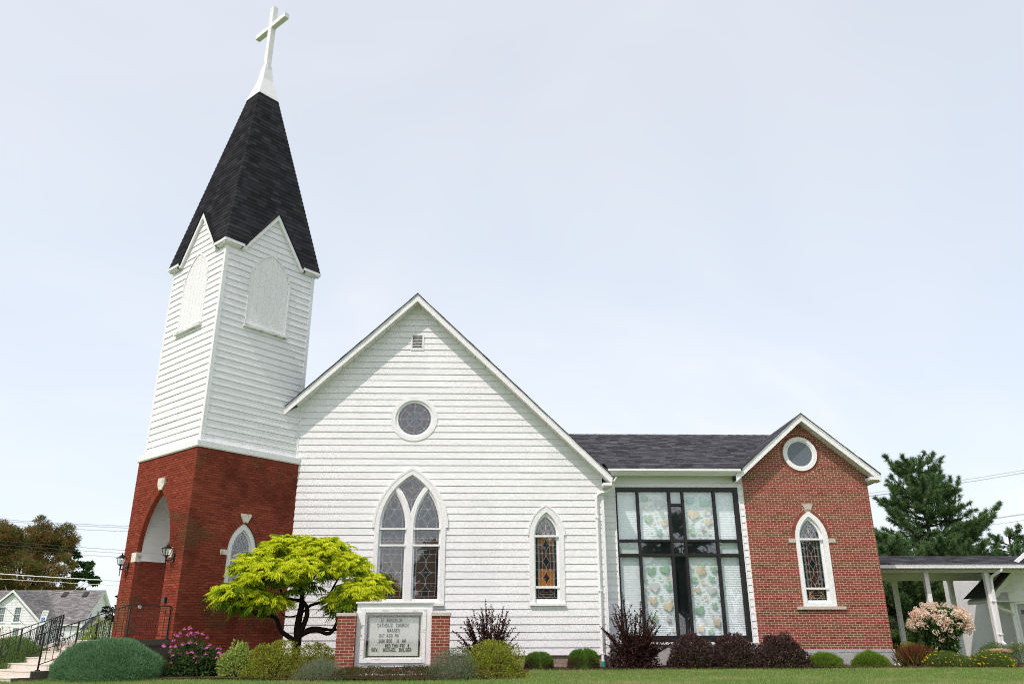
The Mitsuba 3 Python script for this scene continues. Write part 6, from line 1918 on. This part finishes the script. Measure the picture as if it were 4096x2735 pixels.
salvia('low grey green catmint before the left pier of the sign', (-3.55, -5.0), 0.54, 0.45, 0.42, 371, 2600)
salvia('larger grey green catmint with dry spikes before the right pier of the sign', (-0.72, -4.9), 0.58, 0.5, 0.62, 372, 4200)
GC = thing('ground_cover', 'low reddish green ground cover along the foot of the church sign', 'ground cover')
r = np.random.default_rng(381)
n = 9000
x = r.uniform(-3.25, -1.05, n)
y = r.uniform(-5.35, -3.85, n)
hmax = 0.20 + 0.08 * meshkit.noise(np.stack([x * 4, y * 4, x * 0], -1), 4) - 0.15 * np.clip((-4.95 - y) / 0.4, 0, 1)
C = np.stack([x, y, gz(x, y) + hmax * r.uniform(0.2, 1, n) ** 0.5], 1)
D = r.normal(size=(n, 3)) * 0.7 + np.array([0, 0, 0.5])
a = r.uniform(size=n) < 0.62
put(f'{GC}__leaves', leaves(MB(), C[a], D[a], 0.032, 0.020, r), 'm_leaf_cover')
put(f'{GC}__red_leaves', leaves(MB(), C[~a], D[~a], 0.030, 0.015, r), 'm_leaf_cover_red')
m = MB()
for x0, z0 in ((-1.95, -0.17), (-1.83, -0.17), (-1.62, -0.22), (-1.48, -0.24)):
    aa_ = np.arange(6) * np.pi / 3
    leaves(m, np.tile([[x0, -5.15, z0]], (6, 1)), np.stack([np.cos(aa_), np.full(6, -0.6), np.sin(aa_)], 1), 0.025, 0.02, r)
put(f'{GC}__pink_blooms', m, 'm_petal_pink')

# ------------------------------------------------------------------ right hand bed
k = thing('red_grass', 'tuft of red tipped ornamental grass at the wing corner', 'grass plant')
r = np.random.default_rng(391)
for part, mat, n, hh in (('red_blades', 'm_leaf_redgrass', 900, 0.62), ('green_blades', 'm_leaf_greengrass', 900, 0.45)):
    a = r.uniform(0, 2 * np.pi, n)
    C = np.stack([11.95 + 0.26 * r.normal(size=n) * 0.6, -0.15 + 0.2 * r.normal(size=n) * 0.6, np.full(n, -0.34)], 1)
    D = np.stack([r.normal(0, 0.30, n), r.normal(0, 0.25, n), np.ones(n)], 1)
    put(f'{k}__{part}', leaves(MB(), C, D, hh * r.uniform(0.6, 1.1, n), 0.013, r, None, 0.1, 0.12), mat)
spirea('dark green spirea with rusty heads behind the red grass', (12.35, 0.7), 0.50, 0.4, 0.60, 392, 2600, 36)


def coreopsis(label, c, rx, ry, h, seed):
    k, cc, r = bush('coreopsis', label, 'flowers', c, rx, ry, h, 6500, 0.055, 0.010, 'm_leaf_coreop', seed, 0.8, 0.35, 0.10, 2.5, 0.05, 'yellow flowered mounds', 0, spread=0.5)
    for q in range(85):
        P, N = dome_points(r, 1, cc, rx * 1.02, ry * 1.02, h * 1.05, 0, 0.03, 0.10, 2.5, seed)
        d = unit(N[0] * 0.5 + np.array([0, -0.25, 0.7]) + r.normal(size=3) * 0.2)
        s1 = unit(np.cross(d, [0.3, 1, 0.1]))
        s2 = np.cross(d, s1)
        a_ = np.arange(7) * 2 * np.pi / 7
        put(f'{k}__bloom', leaves(MB(), np.tile(P, (7, 1)), np.cos(a_)[:, None] * s1 + np.sin(a_)[:, None] * s2 + d * 0.2, 0.026, 0.018, r, None, 0.05, 0.05), 'm_petal_yellow')


coreopsis('mound of yellow coreopsis, left of two in front of the hydrangea', (12.55, -0.62), 0.70, 0.55, 0.40, 401)
coreopsis('mound of yellow coreopsis, right of two in front of the hydrangea', (13.78, -0.65), 0.62, 0.52, 0.41, 402)
HY = thing('hydrangea_tree', 'hydrangea grown as a small tree, topped with pale pink and cream panicles', 'tree')
r = np.random.default_rng(411)
hc = np.array([13.0, 0.25, -0.34])
tm = MB()
for a in np.arange(7) * 0.9:
    e = hc + np.array([0.55 * math.cos(a), 0.45 * math.sin(a), 1.35 + 0.15 * math.sin(3 * a)])
    tube(tm, curve([hc + np.array([0.07 * math.cos(a), 0.07 * math.sin(a), -0.1]), hc + np.array([0.13 * math.cos(a), 0.13 * math.sin(a), 0.6]), e], 10), np.linspace(0.035, 0.012, 10), 6)
put(f'{HY}__trunk', tm, 'm_bark')
lm = MB()
for c_, rx, ry, rz, n in ((hc + [0.05, 0, 1.18], 0.68, 0.55, 0.40, 1500), (hc + [0.0, -0.05, 0.62], 0.36, 0.34, 0.52, 800)):
    d = unit(r.normal(size=(n, 3)))
    P = c_ + d * (0.45 + 0.55 * r.uniform(size=(n, 1)) ** 0.5) * np.array([rx, ry, rz])
    leaves(lm, P, d + np.array([0, 0, -0.5]) + r.normal(size=P.shape) * 0.5, 0.12 * r.uniform(0.7, 1.2, n), 0.06, r, None, 0.2, 0.3)
put(f'{HY}__leaves', lm, 'm_leaf_hydr')
for q in range(150):
    d = unit(np.array([r.normal(0, 1), r.normal(-0.3, 0.8), r.uniform(-0.45, 1.0)]))
    c_ = hc + np.array([0.06, 0, 1.16]) + d * np.array([0.80, 0.64, 0.50]) * r.uniform(0.88, 1.06)
    c_[2] -= 0.12 * max(0, c_[0] - 13.2)
    ax = unit(d + np.array([0, 0, 0.45]) + r.normal(size=3) * 0.2)
    n = 64
    t = r.uniform(0, 1, n)
    rad = 0.078 * (1 - 0.7 * t) * r.uniform(0.7, 1.1, n)
    a_ = r.uniform(0, 2 * np.pi, n)
    s1 = unit(np.cross(ax, [0.1, 1, 0.2]))
    s2 = np.cross(ax, s1)
    o = np.cos(a_)[:, None] * s1 + np.sin(a_)[:, None] * s2
    C = c_ + ax * (t[:, None] * 0.17 - 0.05) + o * rad[:, None]
    put(f'{HY}__panicle', leaves(MB(), C, o + ax * 0.4 + r.normal(size=(n, 3)) * 0.5, 0.036, 0.034, r, np.clip(r.normal(r.uniform(0.2, 0.9), 0.2, n), 0, 1), 0.1, 0.1), 'm_panicle')
bush('mounded_perennial', 'fine leaved green mound between the hydrangea and the walkway post', 'perennial', (14.92, 1.0), 0.50, 0.42, 0.64, 6000, 0.05, 0.010, 'm_leaf_mound', 421, 0.8, 0.35, 0.10, 2.5, 0.05, None, 0, spread=0.5)
k, c_, r = bush('mounded_perennial', 'green mound dotted with yellow at the right edge by the walkway', 'perennial', (15.55, 0.75), 0.62, 0.42, 0.60, 5500, 0.05, 0.011, 'm_leaf_coreop', 422, 0.8, 0.35, 0.14, 2.5, 0.05, None, 0, spread=0.5)
for q in range(26):
    P, N = dome_points(r, 1, c_, 0.62, 0.42, 0.63, 0, 0.03, 0.1, 2.5, 1)
    a_ = np.arange(7) * 2 * np.pi / 7
    put(f'{k}__bloom', leaves(MB(), np.tile(P, (7, 1)), np.stack([np.cos(a_), np.full(7, -0.4), np.sin(a_)], 1), 0.026, 0.018, r), 'm_petal_yellow')
SD = thing('sedum', 'pinkish buff sedum flower heads above the coreopsis', 'flowers')
r = np.random.default_rng(431)
n = 900
C = np.stack([14.42 + r.uniform(-0.3, 0.3, n), -0.05 + r.uniform(-0.2, 0.2, n), np.zeros(n)], 1)
C[:, 2] = -0.34 + 0.44 - 0.5 * (C[:, 0] - 14.42) ** 2 + r.uniform(-0.05, 0.02, n)
put(f'{SD}__flower_heads', leaves(MB(), C, r.normal(size=(n, 3)) * 0.6 + np.array([0, 0, 0.6]), 0.03, 0.025, r), 'm_sedum')
n = 500
C = np.stack([14.42 + r.uniform(-0.28, 0.28, n), -0.05 + r.uniform(-0.2, 0.2, n), r.uniform(-0.34, 0.05, n)], 1)
put(f'{SD}__leaves', leaves(MB(), C, r.normal(size=(n, 3)) + np.array([0, 0, 0.3]), 0.06, 0.035, r), 'm_leaf_mound')
bush('dark_shrub', 'dark twiggy shrub cut off by the right edge of the photo', 'shrub', (16.15, 0.6), 0.42, 0.4, 0.98, 1400, 0.06, 0.035, 'm_leaf_hydr', 441, 0.6, 0.6, 0.2, 2.2)
bush('golden_shrub', 'yellow green shrub seen through the ramp railing by the left pier', 'shrub', (-10.9, 0.55, -0.35), 0.62, 0.5, 1.25, 1500, 0.10, 0.045, 'm_leaf_lime', 442, 0.6, 0.5, 0.2, 2.2)
bush('flowering_shrub', 'rusty pink flowering plant behind the left juniper', 'flowers', (-13.3, 0.3, -0.35), 0.75, 0.4, 1.05, 1300, 0.045, 0.04, 'm_sedum', 443, 0.6, 0.5, 0.25, 2.6, stems=0)
bush('purple_shrub', 'dark purple twiggy shrub seen through the stair railing', 'shrub', (-12.5, 1.2, -0.35), 0.55, 0.45, 1.25, 1000, 0.05, 0.03, 'm_leaf_purple', 444, 0.6, 0.7, 0.3, 2.6)


# ------------------------------------------------------------------ trees
def broad_tree(kind, label, base, trunk_h, blobs, n, L, W, mats, seed, tr=0.25, droop=0.2, group=None, fine=False, share=None):
    """trunk with limbs to the crown's clumps; each clump a cloud of leaves"""
    k = thing(kind, label, 'tree', group)
    r = np.random.default_rng(seed)
    base = np.array(base, float)
    tm = MB()
    top = base + np.array([0, 0, trunk_h])
    tube(tm, curve([base - [0, 0, 0.3], base + [0.05, 0, trunk_h * 0.5], top], 8), np.linspace(tr, tr * 0.6, 8), 8)
    ms = {mt: MB() for mt in mats}
    vol = np.array([b[3] * b[4] * b[5] for b in blobs]) ** (2 / 3)
    for b, nn in zip(blobs, (n * vol / vol.sum()).astype(int)):
        c = np.array(b[:3], float)
        tube(tm, curve([top - [0, 0, trunk_h * r.uniform(0, 0.3)], (top + c) / 2 + [0, 0, 0.05 * trunk_h], c], 6), np.linspace(tr * 0.4, tr * 0.08, 6), 5)
        sub = max(5, int(nn / 90))
        sc = unit(r.normal(size=(sub, 3))) * r.uniform(0.55, 1.0, (sub, 1)) * np.array(b[3:6]) + c
        for s_ in sc:
            n2 = nn // sub
            d = unit(r.normal(size=(n2, 3)))
            R = 0.34 * (b[3] * b[4] * b[5]) ** (1 / 3)
            P = s_ + d * R * r.uniform(0.2, 1.0, (n2, 1)) * np.array([1.15, 1.15, 0.75])
            mt = mats[int(r.choice(len(mats), p=share))]
            D = d + unit(s_ - c) * 0.5 + r.normal(size=P.shape) * 0.4 + (np.array([0, 0, 0.35]) if fine else 0)
            leaves(ms[mt], P, D, L * r.uniform(0.6, 1.3, n2), W * r.uniform(0.7, 1.2, n2), r, np.clip(r.normal(r.uniform(0.25, 0.75), 0.2, n2), 0, 1), 0.2, droop)
    put(f'{k}__trunk', tm, 'm_bark')
    for i_, (mt, mm) in enumerate(ms.items()):
        put(f'{k}__crown', mm, mt)
    return k


# big rusty tree and the maple behind the farmhouse
r = np.random.default_rng(451)
bl = []
for q in range(46):
    u_ = r.uniform(0, 1)
    zz_ = 2.5 + 15.5 * u_
    rad = 11.0 * math.sqrt(max(0.02, 1 - (max(0, zz_ - 5) / 15.2) ** 1.9)) * (0.9 if zz_ < 5 else 1)
    a = r.uniform(0, 2 * np.pi)
    rr_ = rad * r.uniform(0.45, 0.92)
    bl.append((-77.6 + rr_ * math.cos(a), 115 + rr_ * math.sin(a), zz_, 2.6, 2.6, 2.2))
for x, z in ((-73.8, 18.2), (-74.4, 16.6), (-72.0, 15.6), (-69.5, 15.4), (-68.6, 12.4), (-76.3, 16.6), (-67.3, 8.5), (-67.6, 5.4)):
    bl.append((x - 1.0, 113 + r.uniform(-3, 3), z, 1.6, 1.8, 2.1))
broad_tree('rusty_tree', 'large rounded tree with rusty brown tinged foliage behind the farmhouse', (-76, 115, -1.0), 6.0, bl, 120000, 0.42, 0.12, ['m_leaf_rusty', 'm_leaf_olive'], 452, 0.5, 0.1, fine=True, share=[0.6, 0.4])
broad_tree('maple_tree', 'green maple showing at the right side of the rusty tree', (-74.5, 124, -1.0), 6.0, [(-74.3, 124, 16.8, 1.6, 1.8, 1.5), (-73.6, 124, 14.6, 1.5, 1.8, 1.2), (-71.6, 124, 12.6, 1.6, 1.8, 1.2), (-70.0, 124, 12.2, 1.2, 1.6, 1.0), (-69.6, 124, 10.6, 1.7, 1.6, 0.7), (-68.6, 124, 10.2, 1.0, 1.2, 0.5), (-71.8, 124, 10.2, 1.8, 1.8, 1.0), (-70.8, 124, 8.8, 1.0, 1.2, 0.6), (-72.6, 124, 8.0, 1.4, 1.5, 0.8), (-73.4, 124, 6.6, 1.3, 1.5, 0.8)],
           4200, 0.55, 0.42, ['m_leaf_maple'], 453, 0.3)
broad_tree('purple_maple', 'small dark leaved tree peeping out left of the tower', (-11.2, 6.2, -0.4), 0.9, [(-12.75, 6.0, 1.30, 0.42, 0.5, 0.30), (-12.55, 6.2, 1.72, 0.42, 0.5, 0.28), (-12.0, 6.2, 1.5, 0.6, 0.6, 0.5), (-12.95, 6.0, 1.2, 0.22, 0.3, 0.14)], 900, 0.12, 0.09, ['m_leaf_purple'], 454, 0.10)


def pine(kind, label, base, H, prof, seed, whorls, per, mats, tuft=0.17, extra=(), lean=0.0, dens=1.0, group=None):
    """white pine: whorled limbs carrying tufts of fine needles"""
    k = thing(kind, label, 'tree', group)
    r = np.random.default_rng(seed)
    base = np.array(base, float)
    tm = MB()
    tube(tm, [base + [lean * t * H, 0, t * H] for t in np.linspace(-0.03, 1.0, 14)], np.linspace(0.22, 0.02, 14), 8)
    ms = [MB() for _ in mats]
    limbs = []
    for w in range(whorls):
        t = 0.07 + 0.91 * (w + r.uniform(0, 0.6)) / whorls
        for q in range(per):
            a = r.uniform(0, 2 * np.pi)
            Lb = np.interp(t, [p[0] for p in prof], [p[1] for p in prof]) * r.uniform(0.62, 1.12)
            b = base + [lean * t * H, 0, t * H]
            rise = Lb * (0.05 + 0.65 * t) * r.uniform(0.0, 1.6)
            e = b + np.array([math.cos(a) * Lb, math.sin(a) * Lb, rise])
            limbs.append(curve([b, (b + e) / 2 - np.array([0, 0, 0.12 * Lb]), e], 10))
    for P in extra:
        limbs.append(curve(P, 14))
    for Q in limbs:
        Lb = np.linalg.norm(np.diff(Q, axis=0), axis=1).sum()
        tube(tm, Q, np.linspace(0.015 + 0.018 * Lb, 0.006, len(Q)), 5, cap=False)
        nt = max(4, int(Lb * 17 * dens))
        for q in range(nt):
            t = r.uniform(0.25, 1.0) ** 0.8
            i = t * (len(Q) - 1)
            c = np.array([np.interp(i, np.arange(len(Q)), Q[:, j]) for j in range(3)])
            ax = unit(Q[-1] - Q[0])
            off = r.normal(size=3)
            off -= ax * (off @ ax)
            off = unit(off) * np.array([1, 1, 0.6]) * (1.03 - t) * min(1.0, 0.38 * Lb) * r.uniform(0.2, 1.0)
            tip = c + off + np.array([0, 0, 0.25 * np.linalg.norm(off)])
            d = unit(unit(off) * 0.7 + ax * 0.6 + np.array([0, 0, 0.35]) + r.normal(size=3) * 0.2)
            n = 20
            C = tip + d * r.uniform(-0.12, 0.05, (n, 1))
            blades(ms[int(r.uniform() < 0.3) % len(mats)], C, d * 0.9 + unit(r.normal(size=(n, 3))) * 0.75, tuft * r.uniform(0.75, 1.2, n), 0.022, r)
    put(f'{k}__trunk', tm, 'm_bark')
    for mm, mt in zip(ms, mats):
        put(f'{k}__crown', mm, mt)


pine('pine_tree', 'tall dark green pine behind the walkway, one long limb reaching to the right', (21.1, 14.5, -0.5), 9.25, [(0.0, 3.4), (0.25, 3.5), (0.5, 2.9), (0.7, 2.2), (0.85, 1.5), (1.0, 0.5)], 461, 26, 7, ['m_leaf_pine', 'm_leaf_pine_light'], 0.19,
     [[(21.2, 14.5, 3.4), (22.6, 14.3, 4.4), (24.0, 14.0, 5.9), (24.55, 14.0, 6.45)], [(21.1, 14.5, 4.4), (22.0, 14.3, 5.6), (22.7, 14.2, 7.2), (22.9, 14.2, 7.7)], [(21.1, 14.5, 3.6), (22.6, 14.3, 3.9), (24.2, 14.2, 4.1)], [(21.1, 14.5, 4.2), (20.0, 14.3, 5.6), (19.5, 14.2, 7.2)], [(21.1, 14.5, 3.0), (23.0, 14.3, 3.3), (24.2, 14.2, 4.9)]], 0.0, 1.5)
pine('pine_tree', 'lower pine at the right edge beyond the hall roof', (27.2, 18.0, -0.5), 6.2, [(0.0, 2.6), (0.4, 2.5), (0.75, 1.5), (1.0, 0.4)], 462, 14, 6, ['m_leaf_pine', 'm_leaf_pine_light'], 0.19, [], 0.0, 1.2)
pine('pine_tree', 'young pine standing in shade directly behind the walkway posts', (17.3, 11.2, -0.5), 5.0, [(0.0, 2.3), (0.4, 2.5), (0.75, 1.7), (1.0, 0.5)], 463, 20, 8, ['m_leaf_pine', 'm_leaf_pine_light'], 0.18, [], 0.0, 1.6)
pine('pine_tree', 'young pine standing in shade behind the hydrangea and the right hand posts', (20.4, 12.4, -0.5), 4.9, [(0.0, 2.1), (0.4, 2.3), (0.75, 1.5), (1.0, 0.5)], 464, 18, 8, ['m_leaf_pine', 'm_leaf_pine_light'], 0.18, [], 0.0, 1.5)
# trees across the street: only their reflections in the window glass are seen
for i, (x, y, h) in enumerate(((-3, -62, 13.0), (5, -66, 12.0), (13, -60, 10.5), (21, -63, 13.5), (30, -60, 12.5), (40, -64, 13.5))):
    rr_ = np.random.default_rng(470 + i)
    bl = [(x + rr_.normal(0, 2.4), y + rr_.normal(0, 1.8), -1 + h * rr_.uniform(0.32, 0.85), 2.4, 2.4, 2.0) for _ in range(12)] + [(x, y, h - 3.0, 2.2, 2.2, 2.2)]
    broad_tree('street_tree', ('first', 'second', 'third', 'fourth', 'fifth', 'sixth')[i] + ' leafy tree from the left across the street, mirrored in the church windows', (x, y, -1.5), 4.0, bl, 4200, 0.9, 0.6, ['m_leaf_maple'], 480 + i, 0.3, group='trees across the street')
